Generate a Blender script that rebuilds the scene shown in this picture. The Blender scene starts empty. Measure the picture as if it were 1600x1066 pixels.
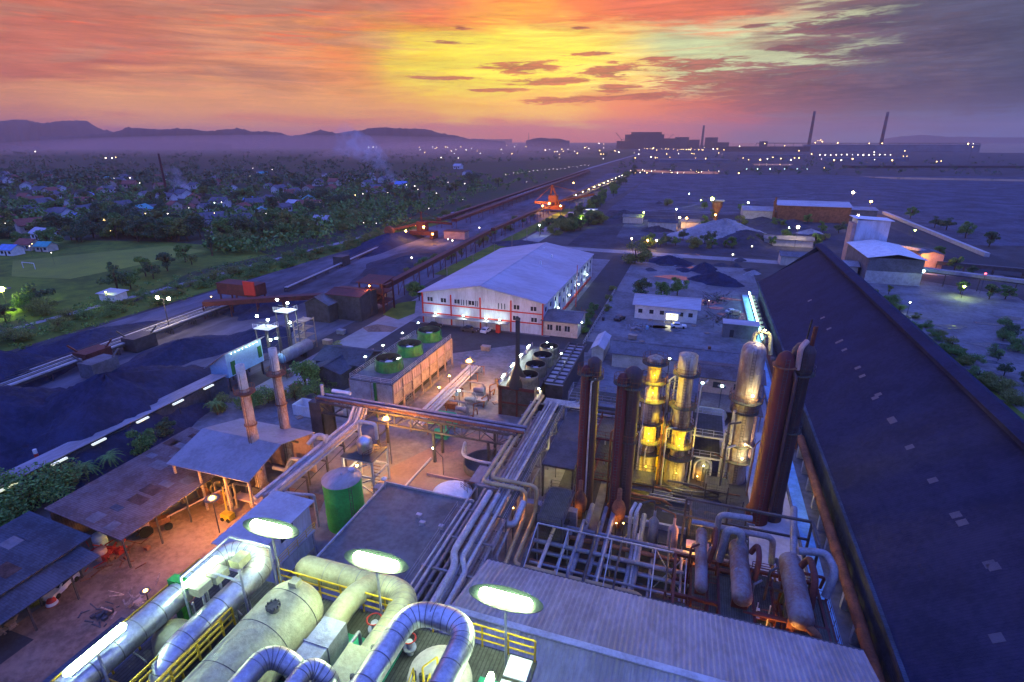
import bpy, math, random
from mathutils import Vector, Matrix
random.seed(7)
R = math.radians
scene = bpy.context.scene
col = scene.collection
# ------------------------------------------------------------------ camera model
F = 850.0; PIT = math.atan(315 / F); YAW = R(18.4); H = 50.0
cp_, sp_, cy_, sy_ = math.cos(PIT), math.sin(PIT), math.cos(YAW), math.sin(YAW)
def ray(px, py):
    u = (px - 800) / F; v = (py - 533) / F
    f = cp_ - v * sp_
    return Vector((u * cy_ - f * sy_, u * sy_ + f * cy_, -(sp_ + v * cp_)))
def P(px, py, z=0.0):
    r = ray(px, py); t = (z - H) / r.z
    return Vector((r.x * t, r.y * t, z))
def shed_plane(px, py, x0, z0, s):
    r = ray(px, py); t = (z0 - s * x0 - H) / (r.z - s * r.x)
    return Vector((r.x * t, r.y * t, H + r.z * t))
# ------------------------------------------------------------------ materials
def lin(c):
    return tuple((x / 255 / 12.92) if x / 255 <= 0.04045 else ((x / 255 + 0.055) / 1.055) ** 2.4 for x in c)
MATS = {}
class NT:
    def __init__(s, nt): s.nt = nt
    def n(s, t, **k):
        o = s.nt.nodes.new(t)
        for a, b in k.items(): setattr(o, a, b)
        return o
    def l(s, a, b): s.nt.links.new(a, b)
    def val(s, x, sock):
        if isinstance(x, (int, float)): sock.default_value = x
        else: s.l(x, sock)
    def m(s, op, a, b=0.0, c=None, clamp=False):
        o = s.n('ShaderNodeMath', operation=op, use_clamp=clamp)
        s.val(a, o.inputs[0]); s.val(b, o.inputs[1])
        if c is not None: s.val(c, o.inputs[2])
        return o.outputs[0]
    def ss(s, x, a, b):
        o = s.n('ShaderNodeMapRange', interpolation_type='SMOOTHSTEP')
        s.val(x, o.inputs[0]); o.inputs[1].default_value = a; o.inputs[2].default_value = b
        return o.outputs[0]
    def mix(s, f, a, b, mode='MIX'):
        o = s.n('ShaderNodeMix', data_type='RGBA', blend_type=mode)
        s.val(f, o.inputs[0])
        for x, i in ((a, 6), (b, 7)):
            if isinstance(x, (tuple, list)): o.inputs[i].default_value = (*x[:3], 1)
            else: s.l(x, o.inputs[i])
        return o.outputs[2]
    def noise(s, vec, scale, detail=4, rough=0.55, dist=0.0):
        o = s.n('ShaderNodeTexNoise'); o.inputs['Scale'].default_value = scale
        o.inputs['Detail'].default_value = detail; o.inputs['Roughness'].default_value = rough
        o.inputs['Distortion'].default_value = dist
        s.l(vec, o.inputs['Vector']); return o.outputs[0]
def mat(name, c, rough=0.6, metal=0.0, dirt=0.35, scale=0.6, c2=None, bump=0.15, bscale=None, stretch=None, leaf=False, spec=None, wave=None, rvar=0.3):
    """base colour varied by two octaves of weathering noise in world position"""
    spec = (0.08 if rough > 0.7 else 0.35) if spec is None else spec
    m = bpy.data.materials.new(name); m.use_nodes = True
    g = NT(m.node_tree); b = m.node_tree.nodes['Principled BSDF']
    geo = g.n('ShaderNodeNewGeometry'); pos = geo.outputs['Position']
    if stretch:
        mp = g.n('ShaderNodeMapping'); mp.inputs['Scale'].default_value = stretch; g.l(pos, mp.inputs[0]); pos = mp.outputs[0]
    n1 = g.noise(pos, scale, 6, 0.62); n2 = g.noise(pos, scale * 7.3, 3, 0.6)
    f = g.m('ADD', g.m('MULTIPLY', n1, 0.65), g.m('MULTIPLY', n2, 0.35))
    f = g.ss(f, 0.36, 0.64)
    c2 = c2 or tuple(x * (1 - dirt) * k for x, k in zip(c, (1, 0.97, 0.92)))
    cc = g.mix(f, c2, c)
    if leaf:
        rnd = geo.outputs['Random Per Island']
        cc = g.mix(rnd, cc, tuple(x * 2.2 for x in c))
    if wave:
        w = g.n('ShaderNodeTexWave', wave_type='BANDS', bands_direction=wave[0], wave_profile='SAW' if len(wave) > 3 else 'SIN'); w.inputs['Scale'].default_value = wave[1]
        w.inputs['Distortion'].default_value = 0.0; g.l(geo.outputs['Position'], w.inputs[0])
        cc = g.mix(g.m('MULTIPLY', g.ss(w.outputs[1], 0.75, 0.98), wave[2]), cc, tuple(x * 0.35 for x in c))
    g.l(cc, b.inputs['Base Color'])
    b.inputs['Metallic'].default_value = metal
    b.inputs['Specular IOR Level'].default_value = spec
    g.l(g.m('ADD', g.m('MULTIPLY', n1, rvar), rough - rvar / 2, clamp=True), b.inputs['Roughness'])
    if bump:
        bp = g.n('ShaderNodeBump'); bp.inputs['Strength'].default_value = bump; bp.inputs['Distance'].default_value = 0.3
        nb = g.noise(pos, bscale or scale * 5, 4, 0.6); g.l(nb, bp.inputs['Height']); g.l(bp.outputs[0], b.inputs['Normal'])
    MATS[name] = m; return m
def emis(name, c, s, sampled=True):
    m = bpy.data.materials.new(name); m.use_nodes = True
    b = m.node_tree.nodes['Principled BSDF']
    b.inputs['Base Color'].default_value = (0.8, 0.8, 0.8, 1)
    b.inputs['Emission Color'].default_value = (*c, 1); b.inputs['Emission Strength'].default_value = s
    m.cycles.emission_sampling = 'FRONT_BACK' if sampled else 'NONE'
    MATS[name] = m; return m
mat('earth', (0.095, 0.085, 0.085), 0.9, 0, 0.5, 0.02, bump=0.3, bscale=0.4)
mat('concrete', (0.20, 0.195, 0.205), 0.75, 0, 0.5, 0.12, bump=0.1, bscale=2)
mat('apron', (0.50, 0.46, 0.45), 0.8, 0, 0.25, 0.2)
mat('wet_red_concrete', (0.19, 0.125, 0.105), 0.6, 0, 0.45, 0.25)
mat('red_dirt', (0.26, 0.17, 0.125), 0.9, 0, 0.5, 0.2, bump=0.4, bscale=1.5)
mat('asphalt', (0.06, 0.06, 0.065), 0.85, 0, 0.3, 0.3)
mat('gravel', (0.105, 0.108, 0.14), 0.95, 0, 0.55, 0.05, bump=0.5, bscale=0.8)
mat('stock_yard', (0.16, 0.15, 0.175), 0.95, 0, 0.65, 0.03, bump=0.6, bscale=0.5, stretch=(1, 0.35, 1))
mat('coal', (0.030, 0.040, 0.085), 0.9, 0, 0.45, 0.15, bump=0.8, bscale=2.0)  # blue sky sheen on the coal is put into its base colour
mat('ash', (0.32, 0.31, 0.32), 0.95, 0, 0.4, 0.1, bump=0.5, bscale=1)
mat('slag', (0.065, 0.065, 0.085), 0.95, 0, 0.5, 0.06, bump=0.8, bscale=0.7)
mat('pale_road', (0.30, 0.28, 0.28), 0.85, 0, 0.3, 0.08)
mat('grass', (0.15, 0.20, 0.028), 0.95, 0, 0.55, 0.035, c2=(0.06, 0.095, 0.02), bump=0.5, bscale=1.0)
mat('field_grass', (0.23, 0.27, 0.04), 0.95, 0, 0.4, 0.02, c2=(0.16, 0.19, 0.04), bump=0.2, bscale=1.0)
mat('scrub', (0.05, 0.075, 0.03), 0.95, 0, 0.6, 0.012, c2=(0.06, 0.055, 0.045), bump=0.5, bscale=0.3)
mat('leaf', (0.07, 0.14, 0.026), 0.7, 0, 0.5, 0.8, leaf=True, bump=0)
mat('leaf_dark', (0.042, 0.075, 0.03), 0.7, 0, 0.5, 0.5, leaf=True, bump=0)
mat('leaf_olive', (0.11, 0.13, 0.026), 0.7, 0, 0.5, 0.8, leaf=True, bump=0)
mat('bark', (0.09, 0.06, 0.045), 0.9)
mat('hill_rock', (0.07, 0.055, 0.06), 0.95, 0, 0.5, 0.002, bump=0)
mat('silver', (0.60, 0.60, 0.61), 0.34, 0.8, 0.45, 0.7, bump=0.0, rvar=0.06)
mat('galv', (0.48, 0.48, 0.50), 0.5, 0.4, 0.35, 0.6)
mat('pipe_grey', (0.25, 0.25, 0.28), 0.55, 0.2, 0.4, 0.7)
mat('pipe_pale', (0.48, 0.46, 0.45), 0.5, 0.15, 0.35, 0.7)
mat('steel_dark', (0.085, 0.08, 0.085), 0.6, 0.3, 0.5, 0.8)
mat('steel_red', (0.12, 0.028, 0.024), 0.7, 0.0, 0.5, 0.6)
mat('rust', (0.26, 0.11, 0.06), 0.85, 0.0, 0.55, 0.7, c2=(0.12, 0.055, 0.035))
mat('tower_red', (0.13, 0.022, 0.017), 0.7, 0.0, 0.6, 0.35, c2=(0.06, 0.018, 0.018), stretch=(1, 1, 0.25))
mat('tower_dark', (0.09, 0.045, 0.042), 0.7, 0.1, 0.5, 0.5, c2=(0.045, 0.035, 0.04), stretch=(1, 1, 0.25))
mat('column_grey', (0.46, 0.40, 0.28), 0.55, 0.15, 0.5, 0.5, c2=(0.20, 0.13, 0.07), stretch=(1, 1, 0.3))
mat('column_silver', (0.42, 0.38, 0.35), 0.45, 0.35, 0.5, 0.5, c2=(0.25, 0.16, 0.12), stretch=(1, 1, 0.3))
mat('brick_chimney', (0.42, 0.33, 0.27), 0.85, 0, 0.5, 0.9, c2=(0.24, 0.12, 0.07), stretch=(1, 1, 0.5))
mat('yellow', (0.72, 0.46, 0.02), 0.5, 0, 0.3, 1.0)
mat('pipe_yellow', (0.50, 0.36, 0.17), 0.5, 0.1, 0.35, 1.0)
mat('tank_green', (0.02, 0.40, 0.07), 0.5, 0, 0.35, 0.5)
mat('green', (0.018, 0.20, 0.045), 0.55, 0, 0.6, 0.5)
mat('green_deck', (0.03, 0.36, 0.18), 0.7, 0, 0.35, 0.5)
mat('deck', (0.10, 0.10, 0.085), 0.8, 0.1, 0.4, 1.0, wave=('X', 1.4, 0.7))
mat('cream', (0.40, 0.38, 0.24), 0.5, 0.05, 0.3, 0.6, c2=(0.24, 0.22, 0.13))
mat('cladding_band', (0.26, 0.25, 0.24), 0.5, 0.4, 0.5, 0.8)
mat('halo_enamel_pale', (0.09, 0.09, 0.085), 0.6, 0, 0.2, 1.0)  # for the halo rims added round the bulbs
mat('halo_enamel', (0.022, 0.034, 0.028), 0.55, 0, 0.2, 1.0)  # for the halo rims added round the floodlights
mat('fan_grey', (0.17, 0.16, 0.12), 0.7, 0, 0.5, 0.6)
mat('drum_grey', (0.20, 0.18, 0.19), 0.6, 0.1, 0.5, 0.5, c2=(0.14, 0.07, 0.055))
mat('stack_red', (0.22, 0.05, 0.04), 0.9, bump=0)
mat('puddle', (0.09, 0.10, 0.12), 0.15, 0, 0.2, 0.2, bump=0, rvar=0.05)
mat('track', (0.17, 0.17, 0.20), 0.95, 0, 0.4, 0.1)
mat('white', (0.72, 0.72, 0.70), 0.6, 0, 0.25, 0.5)
mat('white_sheet', (0.56, 0.60, 0.66), 0.6, 0, 0.35, 0.5, stretch=(1, 1, .2), wave=('X', 1.2, 0.25))
mat('blue_or_lit_sheet', (0.30, 0.52, 0.70), 0.5, 0, 0.2, 0.3)  # blue paint; on the stilt house it carries teal light on white walls
mat('red', (0.55, 0.035, 0.025), 0.5, 0, 0.2, 1.0)
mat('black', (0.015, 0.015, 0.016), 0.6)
mat('rubber', (0.02, 0.02, 0.02), 0.9)
mat('glass', (0.03, 0.035, 0.045), 0.12, 0, 0.1, 1.0, bump=0, spec=0.8)
mat('roof_ware', (0.46, 0.44, 0.47), 0.6, 0.05, 0.3, 0.10, stretch=(.4, 1, 1), wave=('Y', 0.5, 0.42))
mat('roof_sheet', (0.30, 0.285, 0.30), 0.65, 0.0, 0.4, 0.3, c2=(0.19, 0.17, 0.17), stretch=(1, .35, 1))
mat('roof_mid', (0.27, 0.26, 0.28), 0.65, 0.05, 0.3, 0.3)
mat('kiosk_roof', (0.40, 0.40, 0.42), 0.6, 0, 0.25, 0.3)
mat('roof_old', (0.15, 0.125, 0.13), 0.85, 0, 0.5, 0.35, c2=(0.09, 0.06, 0.055), wave=('Y', 1.1, 0.5))
mat('roof_patch', (0.10, 0.06, 0.05), 0.9, 0, 0.5, 0.8)
mat('roof_slate', (0.07, 0.085, 0.115), 0.8, 0, 0.5, 0.35, wave=('Y', 1.1, 0.45))
mat('roof_coal_shed', (0.030, 0.032, 0.066), 0.85, 0.0, 0.55, 0.22, c2=(0.017, 0.019, 0.042), bump=0.4, bscale=6, wave=('Y', 0.9, 0.25))
mat('roof_long', (0.16, 0.155, 0.17), 0.8, 0, 0.4, 0.3)
mat('skylight', (0.055, 0.055, 0.085), 0.4, 0, 0.3, 1.0)
mat('flat_roof', (0.145, 0.15, 0.15), 0.85, 0, 0.45, 0.18)
mat('plaster', (0.60, 0.54, 0.44), 0.8, 0, 0.3, 0.5)
mat('plaster_pink', (0.52, 0.33, 0.28), 0.8, 0, 0.3, 0.5)
mat('timber', (0.47, 0.33, 0.24), 0.8, 0, 0.4, 0.8, wave=('Z', 1.0, 0.55))
mat('channel_lit_blue', (0.22, 0.50, 0.75), 0.4, 0, 0.35, 0.5)  # cyan light on the concrete is put into this blue
mat('tile_roof', (0.30, 0.11, 0.08), 0.8); mat('teal_roof', (0.05, 0.38, 0.36), 0.6); mat('blue_roof', (0.10, 0.26, 0.60), 0.5); mat('grey_roof', (0.15, 0.145, 0.16), 0.8)
mat('far_steel', (0.09, 0.07, 0.075), 0.9, 0, 0.3, 0.02, bump=0)
mat('far_roof', (0.20, 0.19, 0.21), 0.8, 0, 0.3, 0.02, bump=0)
mat('orange_paint', (0.36, 0.09, 0.02), 0.6)
mat('far_chimney', (0.55, 0.53, 0.52), 0.8, bump=0)
mat('water', (0.10, 0.10, 0.12), 0.12, 0, 0.2, 0.01, bump=0, rvar=0.04, spec=0.6)
emis('mercury', (0.74, 1.0, 0.50), 250); emis('mercury_small', (0.66, 1.0, 0.85), 120); emis('mercury_tube', (0.66, 1.0, 0.55), 190)
emis('sodium', (1.0, 0.40, 0.05), 2800); emis('sodium_small', (1.0, 0.42, 0.07), 800)
emis('amber', (1.0, 0.74, 0.02), 8500); emis('warm', (1.0, 0.85, 0.40), 1100); emis('pale_tube', (0.95, 1.0, 0.55), 0.8)
emis('lamp_white', (0.80, 1.0, 0.84), 240); emis('twin_white', (1.0, 0.80, 0.45), 520); emis('lime', (0.72, 1.0, 0.12), 520); emis('window_lit', (1.0, 0.95, 0.55), 5); emis('cyan_tube', (0.35, 0.9, 1.0), 22)
emis('far_white', (1.0, 0.86, 0.62), 11, False); emis('far_amber', (1.0, 0.62, 0.16), 15, False); emis('far_green', (0.7, 1.0, 0.75), 9, False); emis('far_red', (1.0, 0.08, 0.05), 7, False)
M = MATS
# ------------------------------------------------------------------ mesh builder
LOC = {}
def V(*a): return Vector(a)
class MB:
    def __init__(s): s.v = []; s.f = []; s.sm = []; s.mi = []; s.cur = 0
    def add(s, vs, fs, smooth=False):
        o = len(s.v); s.v.extend([tuple(x) for x in vs])
        for f in fs: s.f.append([o + i for i in f]); s.sm.append(smooth); s.mi.append(s.cur)
        return s
    def use(s, i): s.cur = i; return s
    def box(s, x0, y0, z0, x1, y1, z1):
        x0, x1 = min(x0, x1), max(x0, x1); y0, y1 = min(y0, y1), max(y0, y1); z0, z1 = min(z0, z1), max(z0, z1)
        return s.add([(x0, y0, z0), (x1, y0, z0), (x1, y1, z0), (x0, y1, z0), (x0, y0, z1), (x1, y0, z1), (x1, y1, z1), (x0, y1, z1)],
                     [(3, 2, 1, 0), (4, 5, 6, 7), (0, 1, 5, 4), (1, 2, 6, 5), (2, 3, 7, 6), (3, 0, 4, 7)])
    def bar(s, p, q, w, h=None):
        p, q = Vector(p), Vector(q); h = h or w; d = (q - p)
        if d.length < 1e-6: return s
        d.normalize(); up = V(0, 0, 1) if abs(d.z) < 0.95 else V(0, 1, 0)
        a = d.cross(up).normalized() * (w / 2); b = a.cross(d).normalized() * (h / 2)
        return s.add([p - a - b, p + a - b, p + a + b, p - a + b, q - a - b, q + a - b, q + a + b, q - a + b],
                     [(0, 1, 2, 3), (7, 6, 5, 4), (4, 5, 1, 0), (5, 6, 2, 1), (6, 7, 3, 2), (7, 4, 0, 3)])
    def cyl(s, p, q, r0, r1=None, seg=12, caps=True, smooth=True):
        r1 = r0 if r1 is None else r1; p, q = Vector(p), Vector(q); d = (q - p).normalized()
        up = V(0, 0, 1) if abs(d.z) < 0.95 else V(0, 1, 0)
        a = d.cross(up).normalized(); b = a.cross(d).normalized(); vs = []
        for c, r in ((p, r0), (q, r1)):
            for k in range(seg):
                t = 2 * math.pi * k / seg; vs.append(c + a * (r * math.cos(t)) + b * (r * math.sin(t)))
        s.add(vs, [(k, (k + 1) % seg, seg + (k + 1) % seg, seg + k) for k in range(seg)], smooth)
        if caps: s.add(vs, [tuple(range(seg))[::-1], tuple(range(seg, 2 * seg))])
        return s
    def tube(s, pts, r, seg=10, bend=None, caps=True):
        pts = [Vector(p) for p in pts]; bend = r * 2.0 if bend is None else bend
        out = [pts[0]]
        for i in range(1, len(pts) - 1):
            a, b, c = pts[i - 1], pts[i], pts[i + 1]
            u, w = a - b, c - b
            k = min(bend, u.length * 0.48, w.length * 0.48); u.normalize(); w.normalize()
            if k < 1e-4 or abs(u.dot(w) + 1) < 1e-4: out.append(b); continue
            for j in range(7):
                t = j / 6; out.append((b + u * k) * (1 - t) ** 2 + b * 2 * t * (1 - t) + (b + w * k) * t * t)
        out.append(pts[-1]); n = len(out); vs = []
        d = (out[1] - out[0]).normalized(); up = V(0, 0, 1) if abs(d.z) < 0.9 else V(1, 0, 0)
        a = d.cross(up).normalized()
        for i in range(n):
            d = (out[min(i + 1, n - 1)] - out[max(i - 1, 0)])
            d = d.normalized() if d.length > 1e-6 else V(0, 0, 1)
            a = (a - d * a.dot(d)).normalized(); b = d.cross(a)
            for k in range(seg):
                t = 2 * math.pi * k / seg; vs.append(out[i] + a * (r * math.cos(t)) + b * (r * math.sin(t)))
        s.add(vs, [(i * seg + k, i * seg + (k + 1) % seg, (i + 1) * seg + (k + 1) % seg, (i + 1) * seg + k) for i in range(n - 1) for k in range(seg)], True)
        if caps: s.add(vs, [tuple(range(seg))[::-1], tuple(range((n - 1) * seg, n * seg))])
        return s
    def lathe(s, c, prof, seg=20, axis='z', smooth=True):
        c = Vector(c); vs = []
        for r, z in prof:
            for k in range(seg):
                t = 2 * math.pi * k / seg; x, y = r * math.cos(t), r * math.sin(t)
                vs.append(c + (V(x, y, z) if axis == 'z' else V(x, z, y) if axis == 'y' else V(z, x, y)))
        n = len(prof)
        s.add(vs, [(i * seg + k, i * seg + (k + 1) % seg, (i + 1) * seg + (k + 1) % seg, (i + 1) * seg + k) for i in range(n - 1) for k in range(seg)], smooth)
        return s
    def ball(s, c, r, seg=10, sq=1.0):
        n = seg // 2
        return s.lathe(c, [(max(r * math.sin(math.pi * i / n), 1e-4), -r * sq * math.cos(math.pi * i / n)) for i in range(n + 1)], seg)
    def prism(s, poly, z0, z1):
        n = len(poly); area = sum(poly[i][0] * poly[(i + 1) % n][1] - poly[(i + 1) % n][0] * poly[i][1] for i in range(n))
        if area < 0: poly = poly[::-1]
        vs = [(p[0], p[1], z0) for p in poly] + [(p[0], p[1], z1) for p in poly]
        return s.add(vs, [tuple(range(n))[::-1], tuple(range(n, 2 * n))] + [(i, (i + 1) % n, n + (i + 1) % n, n + i) for i in range(n)])
    def slab(s, quad, t):
        q = [Vector(p) for p in quad]; n = (q[1] - q[0]).cross(q[-1] - q[0]).normalized()
        if n.z < 0: q = q[::-1]; n = -n
        k = len(q); vs = q + [p - n * t for p in q]
        return s.add(vs, [tuple(range(k)), tuple(range(k, 2 * k))[::-1]] + [(k + i, k + (i + 1) % k, (i + 1) % k, i) for i in range(k)])
    def rail(s, p, q, h=1.1, step=1.5, r=0.035, mids=2):
        p, q = Vector(p), Vector(q); L = (q - p).length; n = max(1, round(L / step)); up = V(0, 0, h)
        for i in range(n + 1):
            a = p.lerp(q, i / n); s.cyl(a, a + up, r, seg=6)
        for k in range(mids + 1):
            o = up * ((k + 1) / (mids + 1)); s.cyl(p + o, q + o, r, seg=6)
        return s
    def build(s, name, mats, parent=None, loc=None):
        if isinstance(mats, str): mats = [mats]
        me = bpy.data.meshes.new(name)
        off = LOC.get(parent.name, V(0, 0, 0)) if parent else Vector(loc or (0, 0, 0))
        me.from_pydata([(x - off.x, y - off.y, z - off.z) for x, y, z in s.v], [], s.f)
        for m in mats: me.materials.append(M[m])
        me.polygons.foreach_set('use_smooth', s.sm); me.polygons.foreach_set('material_index', s.mi); me.update()
        o = bpy.data.objects.new(name, me); col.objects.link(o)
        if parent: o.parent = parent; LOC[o.name] = off
        else: o.location = off; LOC[o.name] = off
        return o
def tag(o, label, cat, group=None):
    o['label'] = label; o['category'] = cat
    if group: o['group'] = group
    return o
def T(name, label, cat, loc=(0, 0, 0), group=None):
    o = bpy.data.objects.new(name, None); col.objects.link(o); o.location = loc; LOC[o.name] = Vector(loc)
    o.empty_display_size = 0.5
    return tag(o, label, cat, group)
def dup(root, loc, label=None, group=None, rotz=None, scale=None):
    r = root.copy(); col.objects.link(r); r.location = loc; LOC[r.name] = Vector(loc)
    if label: r['label'] = label
    if group: r['group'] = group
    if rotz is not None: r.rotation_euler.z = rotz
    if scale is not None: r.scale = (scale,) * 3 if isinstance(scale, (int, float)) else scale
    for ch in list(root.children):
        c = ch.copy(); col.objects.link(c); c.parent = r
        for gch in ch.children:
            d = gch.copy(); col.objects.link(d); d.parent = c
    return r
def sheet(name, pts, z, m, kind='structure'):
    b = MB(); n = len(pts); pts = [(p[0], p[1], z) for p in pts]
    area = sum(pts[i][0] * pts[(i + 1) % n][1] - pts[(i + 1) % n][0] * pts[i][1] for i in range(n))
    if area < 0: pts = pts[::-1]
    b.add(pts, [tuple(range(n))]); o = b.build(name, m); o['kind'] = kind; return o
def rect(x0, y0, x1, y1): return [(x0, y0), (x1, y0), (x1, y1), (x0, y1)]
def pipe(label, pts, r, m, group=None, bend=None, name='pipe', seg=10, cat='pipe', flanges=0):
    b = MB(); b.tube(pts, r, seg, bend)
    if flanges:
        for i in range(len(pts) - 1):
            p, q = Vector(pts[i]), Vector(pts[i + 1]); L = (q - p).length; n = int(L / flanges)
            d = (q - p).normalized()
            for k in range(1, n + 1):
                c = p.lerp(q, k / (n + 1)); b.cyl(c - d * 0.05, c + d * 0.05, r * 1.07, seg=seg)
    return tag(b.build(name, m, loc=pts[0]), label, cat, group)
# ------------------------------------------------------------------ camera, world, sun
cam = bpy.data.cameras.new('camera'); co = bpy.data.objects.new('camera', cam); col.objects.link(co)
cam.sensor_width = 36; cam.lens = 36 * F / 1600; cam.clip_start = 0.5; cam.clip_end = 200000
co.location = (0, 0, H); co.rotation_euler = (math.pi / 2 - PIT, 0, YAW); scene.camera = co
scene.view_settings.view_transform = 'Standard'; scene.view_settings.look = 'None'; scene.view_settings.exposure = 0.0; scene.view_settings.gamma = 1
scene.cycles.max_bounces = 5; scene.cycles.diffuse_bounces = 2; scene.cycles.glossy_bounces = 3; scene.cycles.volume_bounces = 1
scene.cycles.sample_clamp_indirect = 3.0; scene.cycles.sample_clamp_direct = 40.0
scene.cycles.use_denoising = True; scene.cycles.use_adaptive_sampling = True; scene.cycles.adaptive_threshold = 0.02
SUN_EL = R(1.6); SUN_AZ = -0.32 + 0.10     # azimuth measured clockwise from +Y; a little right of the view axis
w = bpy.data.worlds.new('World'); scene.world = w; w.use_nodes = True
nt = w.node_tree; g = NT(nt); bg = nt.nodes['Background']; out = nt.nodes['World Output']
tc = g.n('ShaderNodeTexCoord'); dirv = tc.outputs['Generated']
sx = g.n('ShaderNodeSeparateXYZ'); g.l(dirv, sx.inputs[0])
az = g.m('ADD', g.m('ARCTAN2', sx.outputs[0], sx.outputs[1]), YAW)      # 0 = where the view looks, + to the right
el = g.m('ARCSINE', g.m('MINIMUM', sx.outputs[2], 1.0))
A0 = g.m('DIVIDE', az, R(41.4)); E0 = g.m('DIVIDE', el, R(11.8))
cv = g.n('ShaderNodeCombineXYZ'); g.l(A0, cv.inputs[0]); g.l(E0, cv.inputs[1])
def cmap(sc, off=(0, 0, 0), rot=0.0):
    mp = g.n('ShaderNodeMapping'); mp.inputs['Scale'].default_value = sc; mp.inputs['Location'].default_value = off
    mp.inputs['Rotation'].default_value = (0, 0, rot); g.l(cv.outputs[0], mp.inputs[0]); return mp.outputs[0]
nA = g.noise(cmap((2.2, 2.6, 1), rot=-0.12), 1.3, 6, 0.6, 0.6); nB = g.noise(cmap((3.1, 7.5, 1), (3.3, 1.7, 0), -0.08), 1.2, 7, 0.62, 0.8)
A = g.m('ADD', A0, g.m('MULTIPLY', g.m('SUBTRACT', nA, 0.5), 0.34))
E = g.m('ADD', E0, g.m('ADD', g.m('MULTIPLY', g.m('SUBTRACT', nB, 0.5), 0.50), g.m('MULTIPLY', g.m('SUBTRACT', nA, 0.5), 0.16)))
def xa(px): return math.atan((px - 800) / F / (cp_ + sp_ * 315 / F)) / R(41.4)
def ramp(fac, stops):
    o = g.n('ShaderNodeValToRGB'); cr = o.color_ramp; cr.interpolation = 'EASE'
    f2 = g.m('MULTIPLY_ADD', fac, 0.4, 0.5); g.l(f2, o.inputs[0])
    st = [(0.5 + 0.4 * xa(px), (*lin(c), 1)) for px, c in stops]
    cr.elements[0].position, cr.elements[0].color = st[0]; cr.elements[1].position, cr.elements[1].color = st[-1]
    for p, c in st[1:-1]: e = cr.elements.new(p); e.color = c
    return o.outputs[0]
r0 = ramp(A, [(0, (190, 118, 100)), (200, (214, 126, 98)), (400, (226, 136, 96)), (600, (228, 132, 92)), (800, (218, 118, 100)), (1000, (214, 112, 104)), (1120, (178, 108, 112)), (1230, (122, 112, 138)), (1400, (104, 114, 152)), (1600, (88, 108, 158))])
r1 = ramp(A, [(0, (222, 146, 98)), (200, (238, 164, 102)), (400, (240, 164, 98)), (600, (244, 170, 88)), (720, (255, 196, 70)), (850, (255, 200, 84)), (980, (240, 130, 80)), (1150, (196, 94, 78)), (1300, (112, 88, 104)), (1450, (90, 92, 120)), (1600, (74, 92, 136))])
r2 = ramp(A, [(0, (196, 106, 84)), (200, (204, 112, 84)), (400, (228, 146, 98)), (560, (238, 146, 74)), (660, (255, 212, 40)), (760, (255, 236, 64)), (860, (255, 234, 90)), (950, (255, 226, 130)), (1060, (204, 220, 166)), (1250, (196, 204, 164)), (1420, (96, 92, 112)), (1600, (62, 70, 100))])
r3 = ramp(A, [(0, (210, 112, 82)), (120, (220, 118, 86)), (300, (196, 126, 102)), (480, (190, 128, 104)), (680, (240, 118, 70)), (800, (255, 172, 58)), (900, (246, 124, 66)), (1000, (228, 108, 76)), (1150, (232, 118, 84)), (1260, (190, 182, 146)), (1400, (136, 156, 150)), (1600, (74, 90, 122))])
c = g.mix(g.ss(E, 0.02, 0.22), r0, r1); c = g.mix(g.ss(E, 0.25, 0.48), c, r2); c = g.mix(g.ss(E, 0.70, 0.90), c, r3)
# broken dark cloud: thin streaks over the glow, a solid bank towards the right
nC = g.noise(cmap((4.2, 12.0, 1), (7.1, 2.0, 0), -0.10), 1.1, 9, 0.66, 0.5)
nD = g.noise(cmap((1.5, 3.4, 1), (1.2, 5.0, 0), -0.16), 1.3, 8, 0.60, 0.7)
right = g.ss(A0, xa(860), xa(1430)); band = g.m('MULTIPLY', g.ss(E0, 0.10, 0.30), g.m('SUBTRACT', 1.0, g.ss(E0, 0.86, 1.15)))
sky_gap = g.m('MULTIPLY', g.m('MULTIPLY', g.ss(A0, xa(930), xa(1080)), g.m('SUBTRACT', 1.0, g.ss(A0, xa(1330), xa(1560)))), g.m('MULTIPLY', g.ss(E0, 0.38, 0.52), g.m('SUBTRACT', 1.0, g.ss(E0, 0.62, 0.86))))
thr = g.m('ADD', g.m('MULTIPLY', right, 0.24), g.m('MULTIPLY', g.m('SUBTRACT', nD, 0.5), 0.85))
thr = g.m('ADD', thr, g.m('MULTIPLY', sky_gap, -0.13))
mask = g.ss(g.m('ADD', g.m('ADD', nC, thr), -0.03), 0.50, 0.64)
mask = g.m('MULTIPLY', mask, g.m('MULTIPLY', band, g.ss(A0, xa(960), xa(1300))))
cdark = ramp(A0, [(0, (150, 80, 70)), (700, (150, 72, 62)), (900, (150, 70, 66)), (1100, (138, 74, 80)), (1250, (98, 78, 96)), (1400, (74, 74, 98)), (1600, (58, 66, 96))])
clit = ramp(A0, [(0, (205, 110, 80)), (800, (215, 104, 70)), (1000, (212, 96, 76)), (1200, (150, 88, 92)), (1400, (100, 86, 108)), (1600, (70, 78, 108))])
c = g.mix(g.m('MULTIPLY', mask, 0.93), c, g.mix(g.ss(nB, 0.42, 0.66), cdark, clit))
nH = g.noise(cmap((2.0, 9.0, 1), (6.3, 3.1, 0), -0.10), 1.6, 9, 0.66, 0.7)
ur = g.m('MULTIPLY', g.ss(g.m('ADD', A0, g.m('MULTIPLY', g.m('SUBTRACT', nD, 0.5), 0.5)), xa(1300), xa(1480)), g.ss(E0, 0.15, 0.35))
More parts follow.
